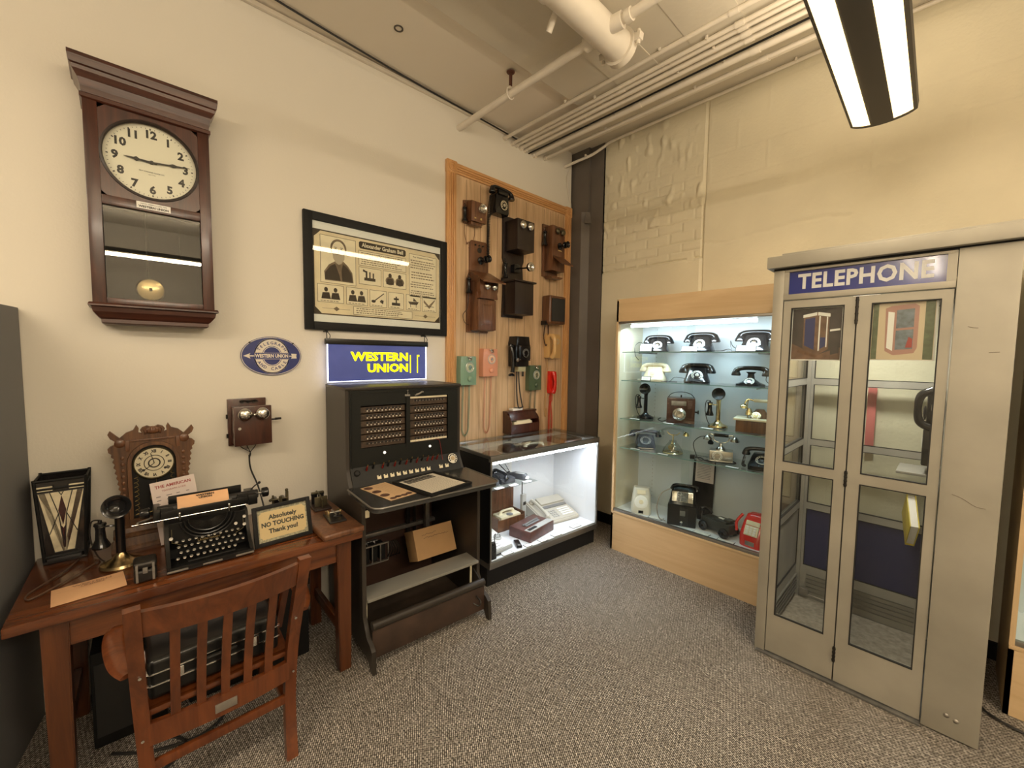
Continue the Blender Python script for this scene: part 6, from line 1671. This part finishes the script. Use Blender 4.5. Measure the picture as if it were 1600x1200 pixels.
m = MB().cyl((0, 0, .01), (0, 0, .15), .005).tube([(-.05, 0, .17), (-.03, 0, .15), (0, 0, .145), (.03, 0, .15), (.05, 0, .17)], .004, 8, 4).lathe([(.028, 0), (.028, .006), (0, .007)], T(0, -.03, .05) @ RX(50), 20); m.build('gilt_stem', m_brass, t)
m = MB().tube([(-.095, 0, .175), (-.05, 0, .195), (0, 0, .20), (.05, 0, .195), (.095, 0, .175)], .008, 10, 5).lathe([(0, 0), (.03, 0), (.026, .02), (.01, .035), (0, .035)], T(-.10, 0, .14), 20); m.build('clear_handset', m_clear, t)
m = MB().lathe([(0, 0), (.024, 0), (.020, .018), (.008, .03), (0, .03)], T(.10, 0, .15), 20).tube([(.0, 0, .04), (.01, 0, .06), (-.01, 0, .08), (.0, 0, .10)], .004, 6, 4).build('gilt_earpiece', m_brass, t)
t = thing('french_telephone', 'silver French style telephone with black grip on the fourth shelf', 'telephone', sp_(-1.16, .904, 3.30), 18)
MB().box(-.075, .085, -.055, .055, .008, .085, .006).build('silver_body', m_nickel, t)
MB().box(-.085, .095, -.065, .065, 0, .010, .002).build('foot_plate', m_nickel, t)
m = MB(); rotary(m, T(-.02, -.055, .048) @ RX(90), .036); m.build('dial', [m_nickel, m_white, m_nickel], t)
MB().lathe([(.042, .083), (.040, .092), (.026, .105), (.014, .118), (.012, .135), (.020, .142), (0, .145)], seg=28).build('dome', m_nickel, t)
m = MB().tube([(-.055, 0, .185), (-.05, 0, .16), (-.025, 0, .143), (.025, 0, .143), (.05, 0, .16), (.055, 0, .185)], .0045, 8, 4)
m.build('cradle', m_nickel, t)
MB().cyl((-.05, 0, .195), (.05, 0, .195), .012, seg=14).build('grip', m_bake, t)
m = MB()
for s in (-1, 1): m.lathe([(0, 0), (.032, .0), (.034, .006), (.026, .020), (.012, .036), (0, .04)], T(s*.092, 0, .155), 24)
for s in (-1, 1): m.tube([(s*.05, 0, .195), (s*.075, 0, .20), (s*.09, 0, .19)], .007, 8, 3)
m.build('handset_cups', m_nickel, t)
m = MB().lathe([(0, 0), (.018, .005), (.022, .02), (.010, .035), (0, .035)], T(-.07, -.02, .12), 16).build('mouthpiece', m_bake, t)
m = MB().tube([(-.10, 0, .18), (-.15, -.01, .17), (-.19, -.02, .12), (-.17, -.05, .05), (-.14, -.08, .01), (-.08, -.07, .012)], .003, 6, 6).tube([(.085, -.02, .01), (.10, -.06, .006), (.0, -.085, .006), (-.10, -.07, .006), (-.13, -.03, .012), (-.19, -.03, .012)], .005, 6, 5).box(-.21, -.175, -.05, -.02, 0, .03, .004).build('cord', m_rubber, t)
t = thing('desk_telephone', 'square black telephone with coiled cord on the fourth shelf nearest the booth', 'telephone', sp_(-.875, .904, 3.30), 10)
m = loft(MB(), [(0, 0, 0, .085, .10, 6), (0, 0, .03, .085, .10, 6), (0, .03, .08, .07, .06, 5), (0, .04, .10, .06, .04, 5)]); m.build('body', m_bake, t)
m = MB(); rotary(m, T(0, -.045, .062) @ RX(35), .040); m.build('dial', [m_bake, m_plate, m_chrome], t)
m = MB(); handset(m, (-.11, .045, .085), (.11, .045, .085), .021, (0, 0, .045)); m.build('handset', m_bake, t)
m = MB().coil([(-.11, .03, .09), (-.118, 0, .04), (-.118, -.03, .014), (-.10, -.05, .014)], .008, .003, .011).build('coiled_cord', m_rubber, t)
for x, lb in ((-1.80, 'black wedge telephone'), (-1.55, 'transparent telephone'), (-1.03, 'silver French telephone')):
    flat_card(sp_(x, .904, 3.163), .085, .024, 0, 'white card lying before the '+lb+' on the fourth shelf', 'cards on the showcase shelves')
# deck
FZ = .3575
t = thing('desk_telephone', 'boxy off-white dial telephone at the bottom of the showcase', 'telephone', (-1.765, 3.235, FZ), 28)
m = loft(MB(), [(0, 0, 0, .085, .09, 5), (0, 0, .05, .085, .09, 5), (0, .03, .15, .075, .055, 4), (0, .04, .20, .065, .035, 4)]); m.build('body', mat('off white plastic', (.66, .64, .56), .3, coat=.3), t)
m = MB(); rotary(m, T(0, -.055, .095) @ RX(62), .050, 1, 1, 0); m.build('dial', [m_ivory, m_white, m_chrome], t)
MB().at(T(0, -.018, .17) @ RX(62)).box(-.035, .035, -.018, .018, 0, .006, .002).build('label_window', m_ivory, t); MB().box(-.02, .02, -.091, -.088, .01, .035, .001).build('outlet', m_bake, t)
t = thing('pay_telephone', 'black steel coin telephone with push buttons on the showcase floor', 'telephone', (-1.41, 3.245, FZ), 20)
MB().box(-.105, .105, -.08, .08, 0, .165, .006).build('coin_vault', m_black, t)
m = loft(MB(), [(0, .01, .165, .095, .07, 6), (0, .015, .19, .095, .065, 6), (0, .03, .265, .085, .05, 5), (0, .04, .285, .07, .035, 5)]); m.build('upper_housing', m_black, t)
Mw = T(0, -.045, .225) @ RX(68)
MB().at(Mw).box(-.078, .078, -.040, .040, 0, .006, .004).build('face_plate', m_chrome, t)
m = MB().at(Mw).box(-.042, .042, -.038, .038, .006, .008).mat(1)
for i in range(3):
    for j in range(4): m.box(-.032+.024*i, -.014+.024*i, -.034+.018*j, -.021+.018*j, .008, .013, .001)
m.build('keypad', [m_bake, m_mgrey], t)
m = MB(); handset(m, (-.075, .04, .262), (.10, .05, .262), .020, (0, 0, .034)); m.build('handset', m_bake, t)
MB().box(-.012, .026, -.0825, -.079, .085, .125, .001).build('coin_return', m_mgrey, t); MB().lathe([(.009, 0), (.009, .008), (.004, .012), (0, .012)], T(.0, -.08, .035) @ RX(90), 16).cyl((0, -.09, .035), (.0, -.092, .012), .004, seg=8).build('lock', m_chrome, t)
m = MB().tube([(-.075, .03, .27), (-.16, -.0, .22), (-.19, -.03, .12), (-.17, -.05, .03), (-.12, -.05, .012)], .0045, 8, 6).build('armoured_cord', m_steel, t)
t = thing('notice_board', 'black board with a printed sheet leaning behind the coin telephone', 'board', (-1.325, 3.425, FZ), 8)
t.rotation_euler = (R(-5), 0, R(4))
MB().box(-.095, .075, 0, .008, 0, .525, .002).build('backing', m_blackm, t)
m = MB().box(-.075, .068, -.002, 0, .31, .515).mat(1)
for k in range(13): m.quad(-.062, .052-random.uniform(0, .02), .495-.013*k, .4985-.013*k, -.0024)
m.build('sheet', [mat('pinkish sheet', (.62, .54, .50), .6), m_mgrey], t)
t = thing('field_telephone', 'olive black military field telephone on small wheels on the showcase floor', 'telephone', (-1.125, 3.262, FZ), -18)
m_olive = mat('olive black paint', (.035, .036, .028), .45)
MB().box(-.13, .11, -.05, .05, .03, .105, .008).build('body', m_olive, t)
MB().box(-.03, .08, -.045, .045, .105, .12, .004).box(.05, .10, -.03, .03, .12, .135, .003).build('lid', m_olive, t)
m = MB(); 
for x, y in ((-.10, -.062), (.075, -.062), (-.10, .062), (.075, .062)):
    MB().lathe([(.012, -.012), (.034, -.012), (.038, -.006), (.038, .006), (.034, .012), (.012, .012), (.012, -.012)], T(x, y, .039) @ RX(90), 24).lathe([(.014, -.013), (.010, -.016), (0, -.016)], T(x, y*1.0, .039) @ RX(-90 if y > 0 else 90) @ T(0, 0, 0), 14).build('wheel', m_bake, t)
m = MB(); m.tube([(-.15, -.02, .06), (-.16, 0, .12), (-.13, 0, .155), (-.09, 0, .15), (-.08, 0, .13)], .013, 10, 4).lathe([(0, 0), (.026, 0), (.028, .01), (.014, .022), (0, .022)], T(-.145, -.01, .14) @ RY(-60), 18); m.build('handset', m_bake, t)
MB().box(-.01, .03, -.01, .012, .12, .124, .001).build('label_plate', m_white, t)
t = thing('push_button_telephone', 'bright red push-button telephone on the showcase floor beside the booth', 'telephone', (-.885, 3.25, FZ), -6)
m = loft(MB(), [(0, 0, 0, .085, .085, 3.6), (0, 0, .07, .088, .085, 3.4), (0, .02, .15, .08, .06, 3), (0, .035, .205, .065, .038, 3), (0, .04, .215, .05, .03, 3)]); m.build('body', mrd, t)
Mw = T(.0, -.052, .125) @ RX(62)
m = MB().at(Mw).box(-.045, .045, -.05, .02, .0, .012, .004).mat(1)
for i in range(3):
    for j in range(4): m.box(-.034+.024*i, -.016+.024*i, -.044+.0155*j, -.032+.0155*j, .012, .017, .001)
m.build('keypad', [m_ivory, m_white], t)
MB().at(Mw).box(-.045, .045, .024, .055, .0, .010, .002).build('coin_card', m_ivory, t)
m = MB().tube([(-.085, 0, .20), (-.115, -.03, .14), (-.105, -.045, .08)], .010, 10, 4).build('handset', mrd, t)
MB().box(-.03, .03, -.0885, -.084, .015, .045, .003).build('return_cup', m_steel, t)
for x, y, rz in ((-1.60, 3.18, 8), (-1.22, 3.158, -6), (-1.045, 3.150, 0)):
    flat_card((x, y, FZ+.0005), .11, .05, rz, 'white card lying flat on the showcase floor', 'cards on the showcase floor')
# second showcase beyond the booth
SH2 = showcase('maple showcase cut by the picture edge, standing past the phone booth', (.27, 3.02, 0), 1.3)
area('case_light', (.65, .075, 1.925), 1.1, .04, 5, (.86, .93, 1.0), (R(16), 0, 0), SH2)
t = thing('silver_instrument', 'small silver instrument on the floor of the far showcase', 'instrument', (.40, 3.12, FZ), 0)
MB().lathe([(.05, 0), (.05, .01), (.035, .02), (.03, .05), (.045, .055), (0, .06)], seg=24).build('body', m_chrome, t)
t = tag(MB().tube([(.20, 2.98, .01), (.24, 2.93, .012), (.36, 2.90, .012), (.6, 2.93, .012), (.9, 2.96, .012)], .006, 6, 5).build('power_cable', m_rubber), 'black cable on the carpet by the far showcase', 'cable')
# ------------------------------------------------------------------ telephone booth
BT = thing('telephone_booth', 'full-height metal telephone booth with folding glass doors and a blue sign', 'phone booth', (-.69, 2.63, 0), 0)
BW, BD, RX0 = .87, .82, .69      # width, depth, x of the seam between doorway and solid panel
P = m_boothp
m = MB().box(0, .050, 0, .05, .0, 2.165, .003).build('front_post', P, BT)
m = MB().box(.050, RX0, .0, .045, 2.0, 2.03, .002).box(.050, RX0, .0, .045, 2.148, 2.165, .002).box(.050, .072, .0, .045, 2.03, 2.148).box(.66, RX0, .0, .045, 2.03, 2.148)
m.build('header', P, BT)
m = MB().box(RX0+.002, BW, -.002, .03, .008, 2.165, .003).box(BW-.03, BW, .03, BD, .008, 2.165, .003).box(RX0+.002, RX0+.03, .03, BD, .008, 2.165)
m.build('equipment_panel', P, BT)
m_scr = mat('scratch mark', (.16, .13, .10), .7)
for pts in ([(.735, -.0022, 1.83), (.75, -.0024, 1.825), (.765, -.0022, 1.823)], [(.73, -.0022, 1.10), (.76, -.0023, 1.09), (.80, -.0023, 1.065), (.83, -.0022, 1.062)], [(.80, -.0022, 1.72), (.83, -.0023, 1.722)]):
    MB().tube(pts, .0012, 5, 4).build('scratch', m_scr, BT)
for x, z in ((.77, .10), (.80, .092)): MB().lathe([(.010, 0), (.007, .003), (0, .004)], T(x, -.002, z) @ RX(90), 12).build('bolt', m_steel, BT)
m_bsign = mat('sign blue glass', (.010, .022, .19), .18, coat=.5); m_sgrey = mat('sign letters', (.62, .63, .62), .4)
m = MB().box(.072, .66, .012, .02, 2.03, 2.148).mat(1).text('TELEPHONE', .106, .366, 2.089, .0112, .0006, .0034, sx=.84, spacing=1.07)
m.build('sign_panel', [m_bsign, m_sgrey], BT)
m = MB().box(-.028, BW+.030, -.035, BD+.02, 2.172, 2.235, .005).box(.02, BW+.01, .05, BD-.05, 2.235, 2.262, .004); m.build('roof', P, BT)
m = MB().box(.0, BW, .0, BD, 2.160, 2.173); m.build('roof_gasket', m_blackm, BT)
MB().box(.012, BW-.012, .012, BD-.012, 0.002, .028).box(.012, RX0, -.018, .03, .0, .012, .002).build('base_plate', mat('worn grey sill', (.17, .17, .165), .45, .6, var=(14, .3)), BT)
MB().box(.03, RX0-.01, .05, BD-.04, .028, .034).build('floor_plate', mat('booth floor', (.30, .27, .22), .7, var=(40, .25)), BT)
m_seal = mat('black gasket', (.012, .012, .012), .6)
def frame_panel(m, x0, x1, z0, z1, holes, y0, y1, M=_I):
    """flat plate between x0..x1, z0..z1 with rectangular openings stacked vertically (same x span)"""
    hx0, hx1 = holes[0][0], holes[0][1]
    m.box(x0, hx0, y0, y1, z0, z1, 0, M).box(hx1, x1, y0, y1, z0, z1, 0, M)
    zz = z0
    for (_, _, a, b) in sorted(holes, key=lambda h: h[2]):
        m.box(hx0, hx1, y0, y1, zz, a, 0, M); zz = b
    m.box(hx0, hx1, y0, y1, zz, z1, 0, M)
def gasket(m, h, y, M=_I, w=.005):
    x0, x1, z0, z1 = h
    for a, b, c, d in ((x0, x0+w, z0, z1), (x1-w, x1, z0, z1), (x0+w, x1-w, z0, z0+w), (x0+w, x1-w, z1-w, z1)): m.box(a, b, y-.0015, y+.012, c, d, 0, M)
def door_leaf(label_hinge, x0, x1, hx0, hx1):
    holes = [(hx0, hx1, .240, 1.070), (hx0, hx1, 1.120, 1.957)]
    m = MB(); frame_panel(m, x0, x1, .018, 1.995, holes, .006, .032)
    d = m.build('folding_door', P, BT)
    m = MB()
    for h in holes: gasket(m, h, .006)
    m.build('glazing_gasket', m_seal, d)
    for h in holes: MB().box(h[0], h[1], .017, .021, h[2], h[3]).build('door_glass', m_dglass, d)
    return d
d1 = door_leaf('', .0535, .360, .088, .315)
d2 = door_leaf('', .366, .687, .417, .652)
for z0, z1 in ((1.86, 1.99), (1.045, 1.125), (.12, .20)):
    m = MB().cyl((.363, .002, z0), (.363, .002, z1), .006, seg=12)
    for k in range(4): m.cyl((.363, .002, z0+(z1-z0)*(k+.5)/4-.003), (.363, .002, z0+(z1-z0)*(k+.5)/4+.003), .0075, seg=12)
    m.build('hinge', m_darkmetal, d2)
MB().box(.356, .370, .012, .028, .018, 1.995).build('rubber_strip', m_seal, BT)
# pictures taped to the inside of the glass
m_pcream = mat('picture cream', (.62, .50, .34), .6); m_pdark = mat('picture dark', (.045, .033, .030), .5, var=(30, .5)); m_pbr = mat('picture brown', (.16, .085, .05), .5, var=(25, .4)); m_ppink = mat('picture pink', (.42, .22, .18), .6); m_pgrey = mat('picture grey blue', (.14, .17, .20), .5, var=(40, .4)); m_pgreen = mat('picture green', (.10, .12, .06), .6, var=(50, .3)); m_pblue = mat('picture blue', (.02, .03, .13), .5)
def poly(m, pts, y): m.raw([(x, y, z) for x, z in pts], [tuple(range(len(pts)))])
t = thing('taped_picture', 'dark photograph of lit telephone booths taped inside the narrower door leaf glass', 'picture', (-.69, 2.63, 0), 0)
t.location = (-.6005, 2.6525, 1.677)
MB().box(0, .222, 0, .0012, 0, .276).build('sheet', m_white, t)
m = MB(); m.mat(0).quad(.006, .216, .006, .272, -.0004)
m.mat(1); poly(m, [(.006, .006), (.216, .006), (.216, .07), (.12, .03), (.006, .09)], -.0007)
m.mat(1); poly(m, [(.055, .065), (.115, .025), (.165, .06), (.165, .245), (.115, .25), (.055, .235)], -.0009)
m.mat(2); poly(m, [(.052, .225), (.112, .235), (.112, .252), (.052, .240)], -.0012); poly(m, [(.116, .235), (.168, .225), (.168, .242), (.116, .252)], -.0012)
m.mat(4); poly(m, [(.062, .08), (.105, .055), (.105, .225), (.062, .218)], -.0012)
m.mat(2); poly(m, [(.122, .05), (.128, .052), (.128, .23), (.122, .232)], -.0012); poly(m, [(.154, .07), (.159, .07), (.159, .225), (.154, .227)], -.0012)
m.mat(4); poly(m, [(.13, .06), (.152, .075), (.152, .12), (.13, .12)], -.0012)
m.mat(3); poly(m, [(.03, .045), (.11, .015), (.12, .025), (.04, .06)], -.001)
m.mat(5); poly(m, [(.17, .15), (.212, .155), (.212, .165), (.17, .16)], -.0012)
m.mat(0); poly(m, [(.175, .03), (.21, .04), (.21, .13), (.175, .125)], -.001)
m.build('photograph', [m_pdark, m_pbr, m_white, m_oldwood, m_pblue, m_white], t)
t = thing('taped_picture', 'cream drawing of a pink telephone booth taped inside the wider door leaf glass', 'picture', (-.272, 2.6525, 1.682), 0)
MB().box(0, .225, 0, .0012, 0, .274).build('sheet', m_white, t)
m = MB().mat(0).quad(.004, .218, .004, .270, -.0004).mat(1).quad(.006, .026, .006, .27, -.0007).quad(.185, .216, .006, .27, -.0007)
m.mat(2); poly(m, [(.055, .045), (.085, .025), (.155, .035), (.165, .06), (.165, .25), (.15, .262), (.07, .255), (.05, .245)], -.0009)
m.mat(3); poly(m, [(.090, .05), (.150, .055), (.150, .145), (.090, .14)], -.0012); poly(m, [(.090, .150), (.150, .155), (.150, .240), (.090, .235)], -.0012)
m.mat(4); poly(m, [(.060, .06), (.082, .045), (.082, .225), (.060, .23)], -.0012)
m.mat(3); poly(m, [(.105, .17), (.135, .17), (.140, .20), (.12, .210), (.100, .20)], -.0014)
m.mat(5); poly(m, [(.125, .06), (.148, .06), (.148, .10), (.135, .11)], -.0014)
m.build('drawing', [m_pcream, m_pgreen, m_ppink, m_pgrey, m_white, mat('picture red', (.35, .04, .03), .6)], t)
# back and side walls of glass, blue panel and louvres
G = m_grille
def glazed_wall(name, M, w, blue):
    rails = [(.05, .255), (.655, .70), (1.10, 1.14), (1.515, 1.555), (2.0, 2.16)]
    m = MB().at(M)
    m.box(0, .035, 0, .03, .03, 2.16).box(w-.035, w, 0, .03, .03, 2.16)
    for a, b in rails: m.box(.035, w-.035, .0, .03, a if a > .06 else .03, b)
    o = m.build(name, G, BT)
    m = MB().at(M)
    for k in range(5):
        z = .075+.028*k
        m.raw([(.06, -.001, z), (w-.06, -.001, z), (w-.06, -.016, z+.014), (.06, -.016, z+.014)], [(0, 1, 2, 3)]).box(.06, w-.06, -.002, .0, z-.006, z)
    m.build('louvre', G, o)
    MB().at(M).box(.035, w-.035, .008, .022, .255, .655).build('lower_panel', m_bpanel if blue else G, o)
    gl = [(.70, 1.10), (1.14, 1.515), (1.555, 2.0)]
    m = MB().at(M)
    for a, b in gl: gasket(m, (.035, w-.035, a, b), .001, _I, .004)
    gasket(m, (.035, w-.035, .255, .655), .001, _I, .004)
    m.build('gasket', m_seal, o)
    for a, b in gl: MB().at(M).box(.035, w-.035, .013, .017, a, b).build('glass', m_dglass, o)
    return o
m_bpanel = mat('navy panel', (.016, .022, .085), .55)
glazed_wall('back_wall', T(.03, BD-.03, 0), RX0-.03, True)
M2 = T(.0, BD, 0) @ RZ(-90)
glazed_wall('side_wall', T(.03, .05, 0) @ RZ(90), BD-.05, False)
MB().box(.03, .05, BD-.05, BD, .03, 2.16).build('corner_post', G, BT)
MB().box(.05, RX0-.01, .05, BD-.04, 2.05, 2.06).build('inner_ceiling', G, BT)
MB().lathe([(.06, 0), (.055, -.018), (0, -.022)], T(.35, .42, 2.05), 24).build('dome_light', mat('dome lamp', (1, .95, .85), .4, emit=(1, .90, .72), estr=2.5), BT)
area('booth_light', (.35, .42, 2.02), .12, .12, 9.0, (1, .93, .80), (0, 0, 0), BT)
m = MB().box(.02, .10, -.012, .01, .055, .115, .002).cyl((.10, -.004, .072), (.32, -.006, .056), .004, seg=8)
# conduit and outlet on the back wall foot
m = MB().box(.06, .11, BD-.07, BD-.05, .06, .10, .003).cyl((.11, BD-.06, .065), (.30, BD-.06, .062), .004, seg=8).build('outlet_conduit', m_steel, BT)
# coin phone, shelf and directory inside
t = thing('pay_telephone', 'black wall pay telephone inside the booth, on its solid side', 'telephone', (-.004, 3.30, 1.12), 90)
t.rotation_euler = (0, 0, R(-90)); t.location = (-.002, 3.20, 1.12)
MB().box(-.09, .09, -.075, 0, 0, .20, .01).box(-.085, .085, -.070, 0, .20, .42, .02).build('housing', m_bake, t)
m = MB(); rotary(m, T(.02, -.071, .28) @ RX(90), .036); m.build('dial', [m_bake, m_plate, m_chrome], t)
m = MB().tube([(.115, -.045, .41), (.118, -.09, .38), (.118, -.10, .31), (.118, -.09, .24), (.115, -.045, .21)], lambda q: .015+.008*abs(2*q-1), 12, 5).build('handset', m_bake, t)
m = MB().box(.09, .12, -.05, -.01, .30, .335, .004).build('hook', m_chrome, t)
m = MB().box(-.03, .04, -.078, -.075, .09, .14, .001).build('card', m_white, t)
t = thing('booth_shelf', 'small grey metal shelf below the pay telephone in the booth', 'shelf', (-.002, 3.24, 1.03), -90)
MB().box(-.13, .13, -.17, 0, .03, .045, .004).prism([(-.12, .03), (-.11, .03), (-.11, .0)], -.10, 0).build('tray', G, t)
t = thing('telephone_directory', 'yellow directory hanging open below the booth shelf', 'book', (-.10, 3.12, .80), 0)
t.rotation_euler = (R(0), R(38), R(-80))
MB().box(-.10, .10, -.015, .015, -.06, .10, .002).build('pages', m_white, t)
m = MB().box(-.105, .105, -.019, -.015, -.065, .105, .001).box(-.105, .105, .015, .019, -.065, .105, .001).box(-.105, .105, -.019, .019, -.068, -.062, .001); m.build('cover', mat('yellow cover', (.62, .50, .06), .45), t)
# red ribbon hanging on the wall behind the booth
t = MB()
def rb(u, v): return (-.022+.044*u, .004*math.sin(6*v+u), -.44*v)
t.grid(rb, 3, 20)
t = tag(t.build('red_ribbon', mat('faded red ribbon', (.62, .16, .15), .7)), 'faded red ribbon hanging on the wall seen through the booth glass', 'ribbon', None, (-.33, 3.515, 1.52))
